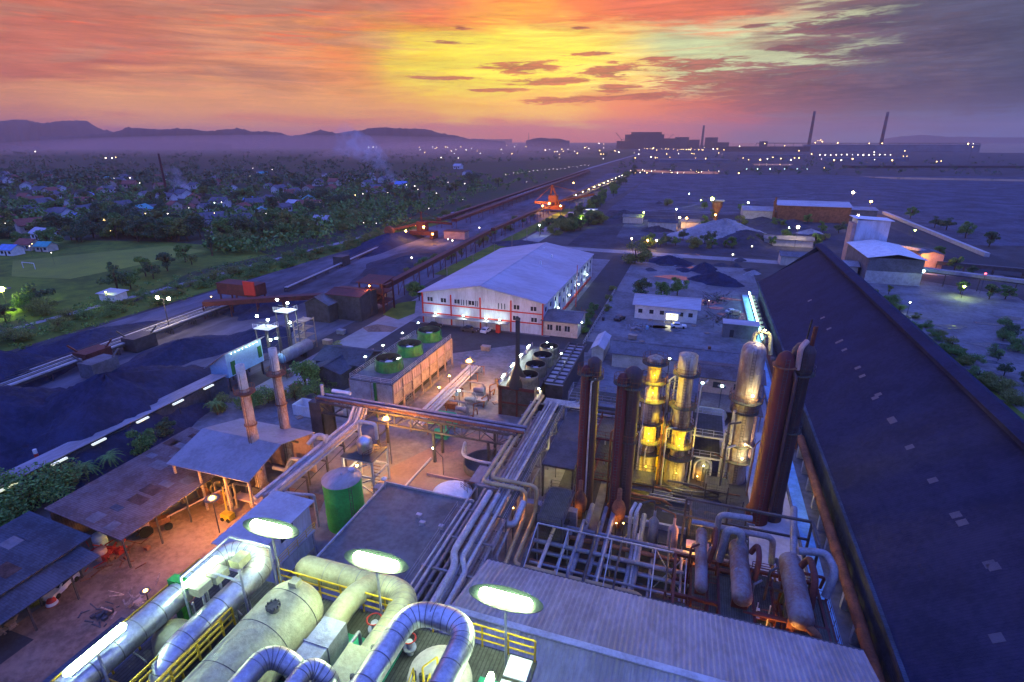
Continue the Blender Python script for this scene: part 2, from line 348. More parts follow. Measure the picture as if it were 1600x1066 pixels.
c = g.mix(g.m('MULTIPLY', ur, g.m('MULTIPLY_ADD', g.ss(nH, 0.38, 0.6), 0.35, 0.45)), c, lin((80, 82, 116)))
def dirpix(px, py):
    r = ray(px, py).normalized(); a = math.atan2(r.x, r.y) + YAW; return a / R(41.4), math.asin(r.z) / R(11.8)
best = None
for px, py, rx, ry in ((822, 106, 62, 11), (952, 112, 62, 14), (868, 127, 84, 7), (962, 137, 46, 7), (892, 156, 92, 8), (1010, 150, 110, 8), (1088, 101, 84, 11), (1170, 122, 190, 24), (1335, 40, 130, 20), (1235, 74, 52, 7), (1410, 78, 180, 15), (1520, 62, 170, 48), (1330, 140, 300, 36), (720, 44, 16, 4), (690, 122, 60, 4), (770, 141, 50, 4), (1560, 120, 200, 60), (905, 43, 16, 3), (700, 66, 40, 3), (930, 84, 46, 4), (1020, 92, 34, 4), (1180, 40, 30, 4)):
    a, e = dirpix(px, py); a2, e2 = dirpix(px + rx, py); a3, e3 = dirpix(px, py - ry)
    dx = g.m('DIVIDE', g.m('SUBTRACT', A0, a), abs(a2 - a)); dy = g.m('DIVIDE', g.m('SUBTRACT', g.m('SUBTRACT', E0, e), g.m('MULTIPLY', g.m('SUBTRACT', A0, a), 0.06)), abs(e3 - e))
    q = g.m('SUBTRACT', 1.0, g.m('SQRT', g.m('ADD', g.m('MULTIPLY', dx, dx), g.m('MULTIPLY', dy, dy)))); best = q if best is None else g.m('MAXIMUM', best, q)
nE = g.noise(cmap((13.0, 34.0, 1), (2.2, 8.1, 0), -0.06), 1.0, 10, 0.72, 0.5)
edge = g.m('ADD', g.m('MAXIMUM', best, -0.9), g.m('MULTIPLY', g.m('SUBTRACT', nE, 0.5), 4.6)); mask2 = g.m('MULTIPLY', g.ss(edge, 0.0, 0.45), g.ss(best, -0.8, -0.1))
cd2 = ramp(A0, [(0, (150, 72, 60)), (800, (146, 66, 54)), (950, (120, 56, 50)), (1100, (128, 66, 66)), (1220, (84, 62, 80)), (1400, (56, 58, 88)), (1600, (44, 56, 90))])
c = g.mix(g.m('MULTIPLY', mask2, 0.92), c, g.mix(g.m('MULTIPLY', g.ss(nE, 0.40, 0.62), 0.8), cd2, clit))
nG = g.noise(cmap((1.9, 4.2, 1), (4.0, 9.3, 0), -0.1), 1.5, 7, 0.62, 0.8)
c = g.mix(g.m('MULTIPLY', g.m('MULTIPLY', g.ss(nG, 0.46, 0.64), g.m('SUBTRACT', 1.0, g.ss(A0, xa(560), xa(820)))), g.m('MULTIPLY', g.ss(E0, 0.2, 0.5), 0.6)), c, lin((192, 138, 112)))
warm = g.m('MULTIPLY', g.m('MULTIPLY', g.ss(nH, 0.50, 0.66), g.ss(E0, 0.42, 0.7)), g.m('MULTIPLY', g.m('SUBTRACT', 1.0, g.ss(A0, xa(1040), xa(1260))), g.m('SUBTRACT', 1.0, mask2)))
c = g.mix(g.m('MULTIPLY', warm, 0.6), c, lin((246, 98, 52)))
glow = g.m('MULTIPLY', g.m('MULTIPLY', g.ss(A0, xa(540), xa(700)), g.m('SUBTRACT', 1.0, g.ss(A0, xa(900), xa(1060)))), g.m('MULTIPLY', g.ss(E0, 0.3, 0.5), g.m('SUBTRACT', 1.0, g.ss(E0, 0.66, 0.86))))
c = g.mix(g.m('MULTIPLY', g.m('MULTIPLY', glow, g.ss(nH, 0.36, 0.56)), g.m('SUBTRACT', 0.8, g.m('MULTIPLY', mask2, 0.8))), c, (1.0, 0.86, 0.06))
# soft shaded streaks on the left
nF = g.noise(cmap((1.6, 9.0, 1), (9.0, 4.4, 0), -0.05), 1.2, 6, 0.6, 0.4)
lft = g.m('MULTIPLY', g.m('SUBTRACT', 1.0, g.ss(A0, xa(420), xa(760))), g.ss(E0, 0.25, 0.45))
c = g.mix(g.m('MULTIPLY', g.m('MULTIPLY', g.ss(nF, 0.52, 0.68), lft), 0.55), c, lin((168, 96, 84)))
nI = g.noise(cmap((9.0, 34.0, 1), (5.5, 2.7, 0), -0.07), 1.0, 10, 0.72, 0.6); nJ = g.noise(cmap((3.4, 11.0, 1), (8.5, 6.1, 0), -0.12), 1.0, 8, 0.66, 1.0)
shade = g.m('ADD', g.m('MULTIPLY', g.ss(nI, 0.30, 0.70), 0.20), g.m('MULTIPLY', g.ss(nJ, 0.34, 0.66), 0.30)); shade = g.m('ADD', shade, 0.74)
cs = g.n('ShaderNodeCombineXYZ'); g.l(shade, cs.inputs[0]); g.l(g.m('MULTIPLY_ADD', shade, 1.1, -0.08), cs.inputs[1]); g.l(shade, cs.inputs[2])
c = g.mix(g.ss(E0, 0.12, 0.4), c, g.mix(1.0, c, cs.outputs[0], 'MULTIPLY'))
# dusk blue overhead and behind the viewer
absA = g.m('ABSOLUTE', az)
zen = g.n('ShaderNodeValToRGB'); zen.color_ramp.elements[0].color = (0.24, 0.37, 1.45, 1); zen.color_ramp.elements[1].color = (0.25, 0.43, 2.2, 1)
g.l(g.m('DIVIDE', el, R(90)), zen.inputs[0])
c = g.mix(g.ss(E0, 1.12, 2.1), c, zen.outputs[0])
c = g.mix(g.ss(absA, R(62), R(120)), c, zen.outputs[0])
sk = g.n('ShaderNodeTexSky', sky_type='NISHITA'); sk.sun_disc = False; sk.sun_elevation = SUN_EL; sk.sun_rotation = SUN_AZ; sk.dust_density = 2.0
bg2 = g.n('ShaderNodeBackground'); g.l(sk.outputs[0], bg2.inputs[0]); bg2.inputs[1].default_value = 0.01
g.l(c, bg.inputs[0]); bg.inputs[1].default_value = 1.0
ad = g.n('ShaderNodeAddShader'); g.l(bg.outputs[0], ad.inputs[0]); g.l(bg2.outputs[0], ad.inputs[1]); g.l(ad.outputs[0], out.inputs[0])
sun = bpy.data.lights.new('sun', 'SUN'); sun.energy = 0.2; sun.angle = R(6); sun.color = (1, 0.5, 0.25)
so = bpy.data.objects.new('sun', sun); col.objects.link(so)
so.rotation_euler = Vector((-math.sin(SUN_AZ) * math.cos(SUN_EL), -math.cos(SUN_AZ) * math.cos(SUN_EL), -math.sin(SUN_EL))).to_track_quat('-Z', 'Y').to_euler()
# haze: one closed box of even, pale air
hz = MB().box(-12000, -1200, -2, 12000, 9600, 250).build('haze', 'water'); hz['kind'] = 'stuff'
hm = bpy.data.materials.new('haze_air'); hm.use_nodes = True; hn = hm.node_tree
hn.nodes.remove(hn.nodes['Principled BSDF']); pv = hn.nodes.new('ShaderNodeVolumePrincipled')
pv.inputs['Color'].default_value = (1.0, 0.78, 0.62, 1); pv.inputs['Density'].default_value = 0.00011; pv.inputs['Anisotropy'].default_value = 0.6
hn.links.new(pv.outputs[0], hn.nodes['Material Output'].inputs['Volume']); hz.data.materials.clear(); hz.data.materials.append(hm)
def mist(x, y, rx, ry, h, dens, name='mist'):
    n, seg = 8, 40; vs = []
    for i in range(n + 1):
        t = i / n * math.pi / 2
        for k in range(seg): a = 2 * math.pi * k / seg; vs.append((x + rx * math.cos(t) * math.cos(a) * (1 + .15 * math.sin(3 * a)), y + ry * math.cos(t) * math.sin(a), 1 + h * math.sin(t)))
    b = MB(); b.add(vs, [(i * seg + k, i * seg + (k + 1) % seg, (i + 1) * seg + (k + 1) % seg, (i + 1) * seg + k) for i in range(n) for k in range(seg)] + [tuple(range(seg))[::-1]]); o = b.build(name, 'water'); o['kind'] = 'stuff'
    m = bpy.data.materials.new('mist_air'); m.use_nodes = True; q = m.node_tree; q.nodes.remove(q.nodes['Principled BSDF']); v_ = q.nodes.new('ShaderNodeVolumePrincipled'); v_.inputs['Color'].default_value = (1.0, 0.72, 0.66, 1); v_.inputs['Density'].default_value = dens; v_.inputs['Anisotropy'].default_value = .5
    q.links.new(v_.outputs[0], q.nodes['Material Output'].inputs['Volume']); o.data.materials.clear(); o.data.materials.append(m)
mist(-1900, 2200, 1500, 1000, 70, .00035); mist(-700, 1500, 420, 380, 45, .0005)
# ------------------------------------------------------------------ ground, yards, roads, water, hills
def G(px, py): p = P(px, py); return (p.x, p.y)
sheet('ground', rect(-11900, -1100, 11900, 9500), 0.0, 'earth')
SH = [('countryside', [(-182, 20), (-174, 220), (-168, 500), (-200, 1060), (-240, 2200), (-420, 3400), (-9000, 7800), (-9000, 100), (-1500, -200), (-182, -100)], 0.012, 'scrub'),
      ('meadow', [G(-80, 440), G(-80, 372), G(260, 378), G(385, 388), G(420, 398), G(300, 425), G(190, 478), G(60, 515), (-186, 100), (-205, 60)], 0.024, 'grass'),
      ('playing_field', [G(18, 432), G(20, 408), G(262, 384), G(322, 392), G(190, 420), G(110, 436)], 0.03, 'field_grass'),
      ('grass_verge', [(-172, 100), (-171.5, 214), (-165, 330), (-152, 330), (-158, 214), (-161, 60), (-190, 40)], 0.036, 'grass'),
      ('coal_stock_yard', [(-158, 20), (-158, 214), (-151, 330), (-140, 520), (-92, 520), (-96, 330), (-91.5, 165), (-91.5, 20)], 0.024, 'stock_yard'),
      ('stacker_yard', [(-108, 345), (-140, 900), (-66, 900), (-76, 345)], 0.036, 'gravel'),
      ('plant_yard', [(-86, 20), (-86, 135), (-76, 240), (24, 240), (24, 20)], 0.018, 'concrete'),
      ('apron_by_the_coal_shed', [(6.5, 30), (6.5, 92), (17.6, 112), (17.6, 30)], 0.030, 'apron'),
      ('workshop_court', [(-66, 20), (-66, 56), (-48, 56), (-43.5, 46), (-43.5, 20)], 0.030, 'red_dirt'),
      ('tank_court', [(-42.5, 56.4), (-42.5, 66), (-36, 80), (-24, 80), (-24, 56.4)], 0.030, 'wet_red_concrete'),
      ('cooling_court', [(-49.9, 80), (-49.9, 130), (-35, 130), (-35, 80)], 0.030, 'concrete'),
      ('warehouse_road', [(-86, 108), (-86, 134), (-22, 134), (-22, 126), (-40, 126), (-60, 110)], 0.042, 'asphalt'),
      ('haul_road', [(-86, 80), (-86, 330), (-76, 330), (-76, 80)], 0.048, 'pale_road'),
      ('cross_road', [(-86, 258), (-86, 266), (120, 258), (120, 250)], 0.054, 'pale_road'),
      ('warehouse_lane', [(-34, 133), (-34, 250), (-24, 250), (-24, 133)], 0.048, 'asphalt'),
      ('scrap_yard', [(-60, 268), (-62, 420), (110, 420), (118, 262)], 0.030, 'slag'),
      ('gravel_yard', [(-64, 420), (-70, 900), (1200, 1150), (480, 420), (124, 330), (118, 420)], 0.036, 'gravel'),
      ('sandy_clearing', [(-40, 300), (-44, 380), (0, 400), (16, 330), (-4, 286)], 0.042, 'gravel'),
      ('diagonal_road', [(116, 230), (117, 330), (112, 470), (124, 470), (131, 330), (134, 222)], 0.054, 'asphalt'),
      ('transfer_yard', [(57, 120), (57, 260), (106, 222), (100, 160), (90, 120)], 0.036, 'concrete'),
      ('east_yard', [(66, 60), (66, 170), (110, 215), (260, 260), (260, 60)], 0.030, 'gravel'),
      ('east_verge', [(55.5, 60), (55.5, 190), (58, 200), (63, 178), (66, 60)], 0.048, 'grass'),
      ('process_floor', [(-15.5, 39), (-15.5, 86), (12, 86), (12, 74), (11, 60), (17, 58), (17, 39)], 0.042, 'asphalt'),
      ('grass_patch', [G(598, 492), G(622, 474), G(650, 470), G(648, 490), G(622, 500)], 0.060, 'grass'),
      ('bare_patch', [G(566, 512), G(590, 507), G(622, 512), G(612, 519), G(575, 519)], 0.060, 'red_dirt'),
      ('front_verge', [G(600, 545), G(480, 600), G(520, 618), G(560, 600)], 0.060, 'asphalt'),
      ('far_verge', [(-96, 190), (-96, 420), (-88, 420), (-88, 190)], 0.060, 'grass'),
      ('lower_road', [(-62, 20), (-62, 25), (-70, 25)], 0.036, 'asphalt'),
      ('sea', [G(1128, 231), G(1330, 236), G(1545, 239), (3600, 2600), (11800, 4000), (11800, 9450), (-300, 9450), G(1060, 222.6)], 0.30, 'water'),
      ('pond', [G(1340, 276), G(1480, 278.5), G(1620, 281), G(1620, 284.5), G(1490, 282), G(1400, 280.5)], 0.20, 'water'),
      ('canal', [G(990, 265), G(1060, 268), G(1125, 268.5), G(1122, 272.5), G(1050, 271), G(992, 268)], 0.20, 'water'),
      ('upper_pond', [G(1175, 256), G(1240, 256.5), G(1235, 259), G(1178, 258.5)], 0.20, 'water')]
for n_, pts_, z_, m_ in SH: sheet(n_, pts_, z_, m_)
# service path with a covered pale surface along the verge, and the road that follows it into the distance
p1 = [(-180.5, 60), (-179.5, 122), (-176, 218), (-170, 310), (-168.5, 510), (-202, 1070), (-228, 2220)]
b = MB()
for i in range(len(p1) - 1):
    (x0, y0), (x1, y1) = p1[i], p1[i + 1]; wd = 2.6 if i < 2 else 2.2 + i
    b.add([(x0, y0, .06), (x0 + wd, y0, .06), (x1 + wd, y1, .06), (x1, y1, .06)], [(0, 1, 2, 3)])
o = b.build('service_road', 'pale_road'); o['kind'] = 'structure'
def ridge(name, prof, dist, depth, seed, rocky=1.0):
    """a range of hills: crest heights read off the skyline, real depth in front and behind"""
    rnd = random.Random(seed); vs = []; fs = []; rows = 9; xs = []
    for i in range(len(prof) - 1):
        (xa_, ya_), (xb_, yb_) = prof[i], prof[i + 1]; k = max(2, int(abs(xb_ - xa_) / 5))
        for j in range(k): t = j / k; t2 = t * t * (3 - 2 * t); xs.append((xa_ + (xb_ - xa_) * t, ya_ + (yb_ - ya_) * t2))
    xs.append(prof[-1])
    for x, y in xs:
        r = ray(x, 218); hd = V(r.x, r.y, 0); s_ = dist / hd.dot(V(-sy_, cy_, 0)); c0 = hd * s_
        rr = ray(x, y); hc = max(6, H + rr.z / V(rr.x, rr.y).length * c0.length) + rnd.uniform(-1, 1) * 3 * rocky
        u = hd.normalized()
        for k in range(rows):
            t = k / (rows - 1) * 2 - 1; prof_ = math.cos(t * math.pi / 2) ** 1.25
            vs.append(c0 + u * (t * depth * (1 + 0.12 * rnd.uniform(-1, 1))) + V(0, 0, hc * prof_ * (1 + (0.16 * rnd.uniform(-1, 1) if k != rows // 2 else 0)) - 0.5))
    n = len(xs)
    for i in range(n - 1):
        for k in range(rows - 1): a = i * rows + k; fs.append((a, a + rows, a + rows + 1, a + 1))
    b = MB(); b.add(vs, fs, True); o = b.build(name, 'hill_rock'); o['kind'] = 'structure'; return o
ridge('far_mountains', [(-160, 196), (-60, 190), (0, 190), (40, 187), (75, 193), (105, 189), (138, 188), (165, 203), (190, 209), (230, 212), (330, 216)], 5000, 600, 1)
ridge('mountains', [(60, 214), (120, 212), (175, 208), (205, 200), (245, 202), (290, 201), (330, 205), (372, 201), (400, 206), (425, 206), (460, 212), (480, 209), (503, 203), (525, 208), (560, 204), (590, 199), (625, 201), (660, 201), (700, 210), (735, 217), (790, 220.5)], 4000, 450, 2)
ridge('low_hills', [(822, 219), (845, 215.5), (870, 216), (890, 220)], 3900, 240, 3)
ridge('islands', [(1380, 216.6), (1410, 213), (1440, 211), (1480, 214), (1500, 213.8), (1560, 215), (1660, 215.4)], 8600, 400, 4, 0.3)
ridge('foothill', [(-200, 216), (-60, 222), (0, 226), (40, 229), (120, 224), (200, 219), (300, 221), (360, 225)], 3500, 400, 5)
# ================================================================== foreground process platform
pf = T('process_platform', 'high steel process platform with yellow railings at the bottom of the view', 'platform', (-16, 12, 0))
ZD = 23.2
b = MB(); b.box(-27.0, 2, ZD - 0.25, -21.0, 21.2, ZD); b.box(-21.0, 2, ZD - 0.25, -5.6, 21.2, ZD - 0.02); b.build('deck', 'deck', pf)
b = MB()
for x in (-26.6, -21, -15.8, -11, -6.0):
    b.bar((x, 2, ZD - 0.55), (x, 19.5, ZD - 0.55), 0.3, 0.5)
for y in (2.2, 8, 13.5, 19.3): b.bar((-27, y, ZD - 0.56), (-5.6, y, ZD - 0.56), 0.28, 0.48)
b.build('deck_beam', 'steel_dark', pf)
for x in (-26.6, -21, -16.2):
    for y in (5, 17.5): MB().bar((x, y, 0), (x, y, ZD - 0.8), 0.45).build('column', 'steel_dark', pf)
for x in (-11, -6.0):
    for y in (5, 17.5): MB().bar((x, y, 14.6), (x, y, ZD - 0.8), 0.4).build('column', 'steel_dark', pf)
def yrail(p, q, h=1.2, step=1.6): return MB().rail(p, q, h, step, 0.06, 2).build('railing', 'yellow', pf)
yrail((-22.6, 21.1, ZD), (-5.7, 21.1, ZD), 1.5); yrail((-26.9, 4, ZD), (-26.9, 19.5, ZD)); yrail((-24.3, 5, ZD), (-24.3, 18.5, ZD))
yrail((-21.5, 5.0, ZD + 1.9), (-21.5, 16.6, ZD + 1.9)); yrail((-22.6, 5.0, ZD + 1.9), (-22.6, 16.6, ZD + 1.9)); yrail((-5.7, 8, ZD), (-5.7, 19.5, ZD))
yrail((-12.6, 8, ZD), (-12.6, 16.2, ZD)); yrail((-11.3, 16.6, ZD), (-8.4, 16.6, ZD), 1.2, 1.0)
MB().box(-22.7, 5, ZD + 1.78, -21.45, 16.7, ZD + 1.9).build('walkway', 'deck', pf)
for y in (6, 9.5, 13, 16.4): MB().bar((-22.65, y, ZD), (-22.65, y, ZD + 1.85), 0.12).build('walkway_post', 'yellow', pf)
MB().box(-19.0, 14.0, ZD + 0.02, -12.9, 19.4, ZD + 0.08).build('deck_plate', 'green_deck', pf)
MB().box(-8.2, 10.0, ZD + 0.02, -5.9, 19.3, ZD + 0.08).build('deck_plate', 'green_deck', pf)
for (p, q) in (((-9.6, 10.4, ZD), (-9.6, 15.8, ZD + 3.0)),):
    bb = MB()
    for dx in (-0.42, 0.42):
        bb.bar((p[0] + dx, p[1], p[2] + .1), (q[0] + dx, q[1], q[2] + .1), 0.08, 0.22)
        bb.rail((p[0] + dx, p[1], p[2] + .1), (q[0] + dx, q[1], q[2] + .1), 1.0, 1.5, 0.035, 1)
    for k in range(15):
        c = Vector(p).lerp(Vector(q), (k + .5) / 15); bb.box(c.x - .4, c.y - .12, c.z + .08, c.x + .4, c.y + .12, c.z + .13)
    bb.build('stair', 'yellow', pf)
MB().tube([(-9.6, 15.9, ZD), (-9.6, 15.9, ZD + 4.2), (-9.2, 16.6, ZD + 4.2), (-9.2, 16.6, ZD)], 0.05, 6).build('ladder_hoop', 'yellow', pf)
b = MB(); b.bar((-25.7, 16.9, ZD), (-25.7, 16.9, ZD + 3.6), 0.55, 0.5); b.bar((-25.7, 16.9, ZD + 3.4), (-24.0, 16.9, ZD + 3.4), 0.4, 0.4)
tag(b.build('duct_support', 'green', loc=(-25.7, 16.9, ZD)), 'bright green steel bracket standing between the two silver ducts', 'support')
# silver ducts
def duct(label, pts, r, m='silver', bend=None, seams=1.2):
    root = T('duct', label, 'duct', pts[0]); b = MB(); b.tube(pts, r, 24, bend); b.use(1)
    for i in range(len(pts) - 1):
        p, q = Vector(pts[i]), Vector(pts[i + 1]); L = (q - p).length; d = (q - p).normalized(); k = r * 2
        while k < L - r * 2: c = p + d * k; b.cyl(c - d * .03, c + d * .03, r * 1.015, seg=24, caps=False); k += seams
    for i in range(1, len(pts) - 1):
        B_ = Vector(pts[i]); k = min(bend or r * 2, (Vector(pts[i - 1]) - B_).length * .48, (Vector(pts[i + 1]) - B_).length * .48); u = (Vector(pts[i - 1]) - B_).normalized(); w_ = (Vector(pts[i + 1]) - B_).normalized()
        for t_ in (.0, .2, .4, .6, .8, 1.0):
            c = (B_ + u * k) * (1 - t_) ** 2 + B_ * 2 * t_ * (1 - t_) + (B_ + w_ * k) * t_ * t_; d = ((-u * (1 - t_) + w_ * t_) if t_ not in (0, 1) else (-u if t_ == 0 else w_)).normalized(); b.cyl(c - d * .025, c + d * .025, r * 1.012, seg=24, caps=False)
    b.build('duct_shell', [m, 'cladding_band'], root)
    return root
duct('long insulated silver duct turning back in a U beside the workshop court', [(-25.3, 3, 26.0), (-25.3, 20.4, 26.0), (-22.3, 20.4, 26.0), (-22.3, 12.9, 26.0), (-22.3, 12.9, 22)], 0.72, bend=1.45)
duct('arched silver duct making an upside-down U over the yellow stair', [(-11.4, 8.0, 28.0), (-11.3, 18.2, 28.0), (-8.15, 18.2, 28.0), (-8.15, 11.0, 28.0), (-8.15, 9.5, 23)], 0.58, bend=1.35)
duct('small bent silver duct below the round vessel, its leg dropping to the deck', [(-16.4, 9.5, 28.0), (-16.4, 13.9, 28.0), (-14.9, 14.1, 27.4), (-14.9, 13.4, 24)], 0.5, bend=0.8)
duct('stub of silver duct with a tight elbow next to the grey box duct', [(-14.2, 9.0, 28.0), (-14.2, 14.0, 28.0), (-13.2, 14.1, 27.4), (-13.2, 13.6, 23.5)], 0.42, bend=0.7)
rt = duct('thick cream duct lying outside the yellow railing with a tee and a long elbow', [(-21.9, 22.9, 23.2), (-14.6, 22.9, 23.4), (-13.6, 20.4, 24.3), (-13.9, 15.0, 24.2)], 0.85, 'cream', bend=1.5)
MB().ball((-21.9, 22.9, 23.2), 0.85, 16).build('end_cap', 'cream', rt); MB().tube([(-16.9, 22.8, 23.6), (-16.8, 20.6, 24.7), (-16.7, 18.3, 24.7)], 0.68, 18).build('branch_duct', 'cream', rt)
# the horizontal vessel
v = T('pressure_vessel', 'large cream horizontal vessel with a domed end and bolted manway', 'vessel', (-19.3, 12, ZD))
vx, vz, vr = -19.05, 25.15, 1.76
prof = [(0.01, 19.7), (0.6, 19.63), (1.1, 19.43), (1.45, 19.1), (1.66, 18.7), (vr, 18.1), (vr, 5.0), (1.5, 4.0), (0.01, 3.7)]
MB().lathe((vx, 0, vz), prof, 36, 'y').build('shell', 'cream', v)
b = MB()
for y in (18.05, 15.9, 13.4, 10.8): b.lathe((vx, 0, vz), [(vr + .012, y), (vr + .02, y + .02), (vr + .012, y + .05)], 36, 'y')
b.build('weld_seam', 'steel_dark', v)
b = MB(); b.cyl((vx + .3, 16.8, vz + vr - .2), (vx + .3, 16.8, vz + vr + .2), 0.28, seg=16); b.cyl((vx + .3, 16.8, vz + vr + .15), (vx + .3, 16.8, vz + vr + .26), 0.38, seg=16)
for k in range(10): t = k * math.pi / 5; b.cyl((vx + .3 + .32 * math.cos(t), 16.8 + .32 * math.sin(t), vz + vr + .24), (vx + .3 + .32 * math.cos(t), 16.8 + .32 * math.sin(t), vz + vr + .36), 0.05, seg=6)
b.build('manway', 'steel_dark', v)
b = MB(); b.bar((vx + 0.2, 18.6, vz + 1.7), (vx + 0.2, 18.6, vz + 2.0), .5, .5); b.build('lifting_lug', 'cream', v)
for y in (8, 16): MB().box(vx - 1.6, y - .25, ZD, vx + 1.6, y + .25, vz - 1.3).build('saddle', 'steel_dark', v)
v2 = T('round_tank', 'pinkish cream tank with small nozzles seen through the arched silver duct', 'tank', (-9.6, 17, ZD))
MB().lathe((-9.7, 17.6, 0), [(0.01, ZD + 2.5), (0.9, ZD + 2.35), (1.5, ZD + 1.9), (1.65, ZD + 1.3), (1.65, ZD + .02)], 28).build('shell', 'plaster', v2)
for k in range(4): MB().cyl((-10.5 + .35 * k, 16.6, ZD + 2.2), (-10.5 + .35 * k, 16.6, ZD + 2.7), .1, seg=8).build('nozzle', 'steel_dark', v2)
v3 = T('round_tank', 'short cream tank under the long silver duct next to the green bracket', 'tank', (-24.4, 15.5, ZD))
MB().lathe((-24.5, 15.2, 0), [(0.01, ZD + 2.2), (0.6, ZD + 2.1), (.95, ZD + 1.7), (1.0, ZD + 1.2), (1.0, ZD)], 24).build('shell', 'cream', v3)
v4 = T('round_tank', 'cream tank wrapped by yellow railings at the bottom left of the platform', 'tank', (-24.5, 11.3, ZD))
MB().lathe((-24.6, 11.0, 0), [(0.01, ZD + 2.4), (0.6, ZD + 2.3), (.95, ZD + 1.9), (1.05, ZD + 1.3), (1.05, ZD)], 24).build('shell', 'cream', v4)
MB().rail((-25.8, 12.4, ZD), (-23.6, 12.4, ZD), 1.2, 1.0, .05).build('guard_rail', 'yellow', v4)
# box ducts, cabinets
bx = T('box_duct', 'grey rectangular duct box with a round outlet facing the round vessel', 'duct', (-16.2, 17, ZD))
MB().box(-17.0, 15.2, ZD + .4, -15.6, 18.4, ZD + 2.2).build('casing', 'galv', bx); MB().cyl((-16.3, 15.25, ZD + 1.2), (-16.3, 14.2, ZD + 1.2), .6, seg=18).build('outlet', 'pipe_grey', bx)
MB().box(-17.06, 16.7, ZD + .36, -15.54, 16.8, ZD + 2.26).build('flange', 'galv', bx)
b2 = T('box_duct', 'pale cream cabinet with a tarpaulin crumpled against it', 'cabinet', (-13.9, 16.3, ZD))
MB().box(-14.9, 15.0, ZD + .1, -13.5, 17.6, ZD + 1.9).build('casing', 'cream', b2)
b = MB(); rnd = random.Random(5); nx = 8
pts = [(-14.0 + 1.0 * i / nx, 14.2 + 1.4 * j / nx, ZD + .3 + rnd.uniform(0, .5) + .5 * math.sin(i * .9)) for i in range(nx + 1) for j in range(nx + 1)]
b.add(pts, [(i * (nx + 1) + j, (i + 1) * (nx + 1) + j, (i + 1) * (nx + 1) + j + 1, i * (nx + 1) + j + 1) for i in range(nx) for j in range(nx)]); b.build('tarpaulin', 'white', b2)
for k, (y, lab) in enumerate(((18.9, 'topmost pale box cabinet on the platform edge, farthest along its row'), (17.5, 'second pale box cabinet along the platform edge beside the tube lamp'), (16.1, 'third pale box cabinet along the platform edge beside the tube lamp'), (14.7, 'pale box cabinet on the platform edge cut by the bottom of the view'))):
    t = T('cabinet', lab, 'cabinet', (-5.9, y, ZD), 'box cabinets on the platform edge')
    MB().box(-6.5, y - .55, ZD + .9, -5.45, y + .55, ZD + 1.95).build('cabinet_body', 'cream', t); MB().box(-6.56, y - .6, ZD + 1.95, -5.39, y + .6, ZD + 2.03).build('lid', 'white', t)
    MB().box(-6.4, y - .45, ZD, -5.55, y + .45, ZD + .9).build('stand', 'steel_dark', t)
pipe('thin grey pipe running up the platform beside the cream cabinet', [(-15.0, 11, ZD + 1.2), (-15.0, 18.6, ZD + 1.6), (-15.0, 18.6, ZD)], .09, 'pipe_pale')
for i, (x, lab) in enumerate(((-13.0, 'dark upright stub pipe next to the arched silver duct, taller one'), (-13.4, 'dark upright stub pipe next to the tarpaulin, shorter one'))):
    pipe(lab, [(x, 17.0 - i * 1.3, ZD), (x, 17.0 - i * 1.3, ZD + 3.0 - i * .6)], .12, 'steel_dark', seg=8)
vv = T('valve', 'orange hand valve at the foot of the small bent duct', 'valve', (-14.1, 13.9, ZD)); MB().cyl((-13.9, 14.6, ZD), (-13.9, 14.6, ZD + 1.6), .16, seg=10).build('stem', 'orange_paint', vv)
MB().lathe((-13.9, 14.6, ZD + 1.6), [(.3, 0), (.36, .04), (.3, .08), (.24, .04), (.3, 0)], 16).build('handwheel', 'orange_paint', vv)
vv = T('valve_cluster', 'dark cluster of small valves and tubes below the yellow walkway', 'valves', (-21.0, 14.6, ZD)); rnd = random.Random(3)
b = MB()
for k in range(26):
    x, y, z = -23.9 + rnd.uniform(0, 1.0), 14.0 + rnd.uniform(0, 4.2), ZD + rnd.uniform(.1, 1.6)
    b.tube([(x, y, ZD), (x, y, z), (x + rnd.uniform(-.5, .5), y + rnd.uniform(-.5, .5), z)], .05, 6)
b.build('tubing', 'galv', vv)
b = MB()
for k in range(12): b.ball((-23.9 + rnd.uniform(0, 1.0), 14.0 + rnd.uniform(0, 4.2), ZD + rnd.uniform(.4, 1.6)), .16, 8)
b.build('valve_body', 'steel_dark', vv)
vv = T('valve_cluster', 'tangle of small pipes and gauges inside the arched silver duct', 'valves', (-10.6, 14, ZD)); b = MB()
for k in range(22):
    x, y, z = -11.0 + rnd.uniform(0, .9), 12.5 + rnd.uniform(0, 4), ZD + rnd.uniform(.1, 1.8)
    b.tube([(x, y, ZD), (x, y, z), (x + rnd.uniform(-.6, .6), y + rnd.uniform(-.6, .6), z)], .06, 6)
b.build('tubing', 'galv', vv)
for k, (x, y, lab) in enumerate(((-22.9, 18.9, 'small white instrument box above the returning silver duct, nearest the bend'), (-23.2, 17.6, 'small white instrument box above the returning silver duct, second from the bend'), (-23.4, 16.6, 'small white instrument box above the returning silver duct, third from the bend'))):
    t = T('instrument_box', lab, 'box', (x, y, ZD)); MB().box(x - .35, y - .45, 26.9, x + .35, y + .45, 27.4).build('box_body', 'cream', t); MB().bar((x, y, ZD), (x, y, 26.9), .1).build('stand', 'galv', t)
t = T('support_frame', 'thin frame of posts and bars standing over the returning silver duct', 'frame', (-22.4, 18, ZD)); b = MB(); b.tube([(-21.3, 19.6, ZD), (-21.3, 19.6, 27.9), (-24.2, 19.6, 27.9), (-24.2, 16.2, 27.9), (-24.2, 16.2, ZD)], .06, 8, .05); b.cyl((-21.3, 17.4, ZD), (-21.3, 17.4, 28.2), .07, seg=8); b.bar((-21.3, 17.4, 27.4), (-24.2, 17.4, 27.4), .09); b.build('frame', 'galv', t)
rnd = random.Random(8)
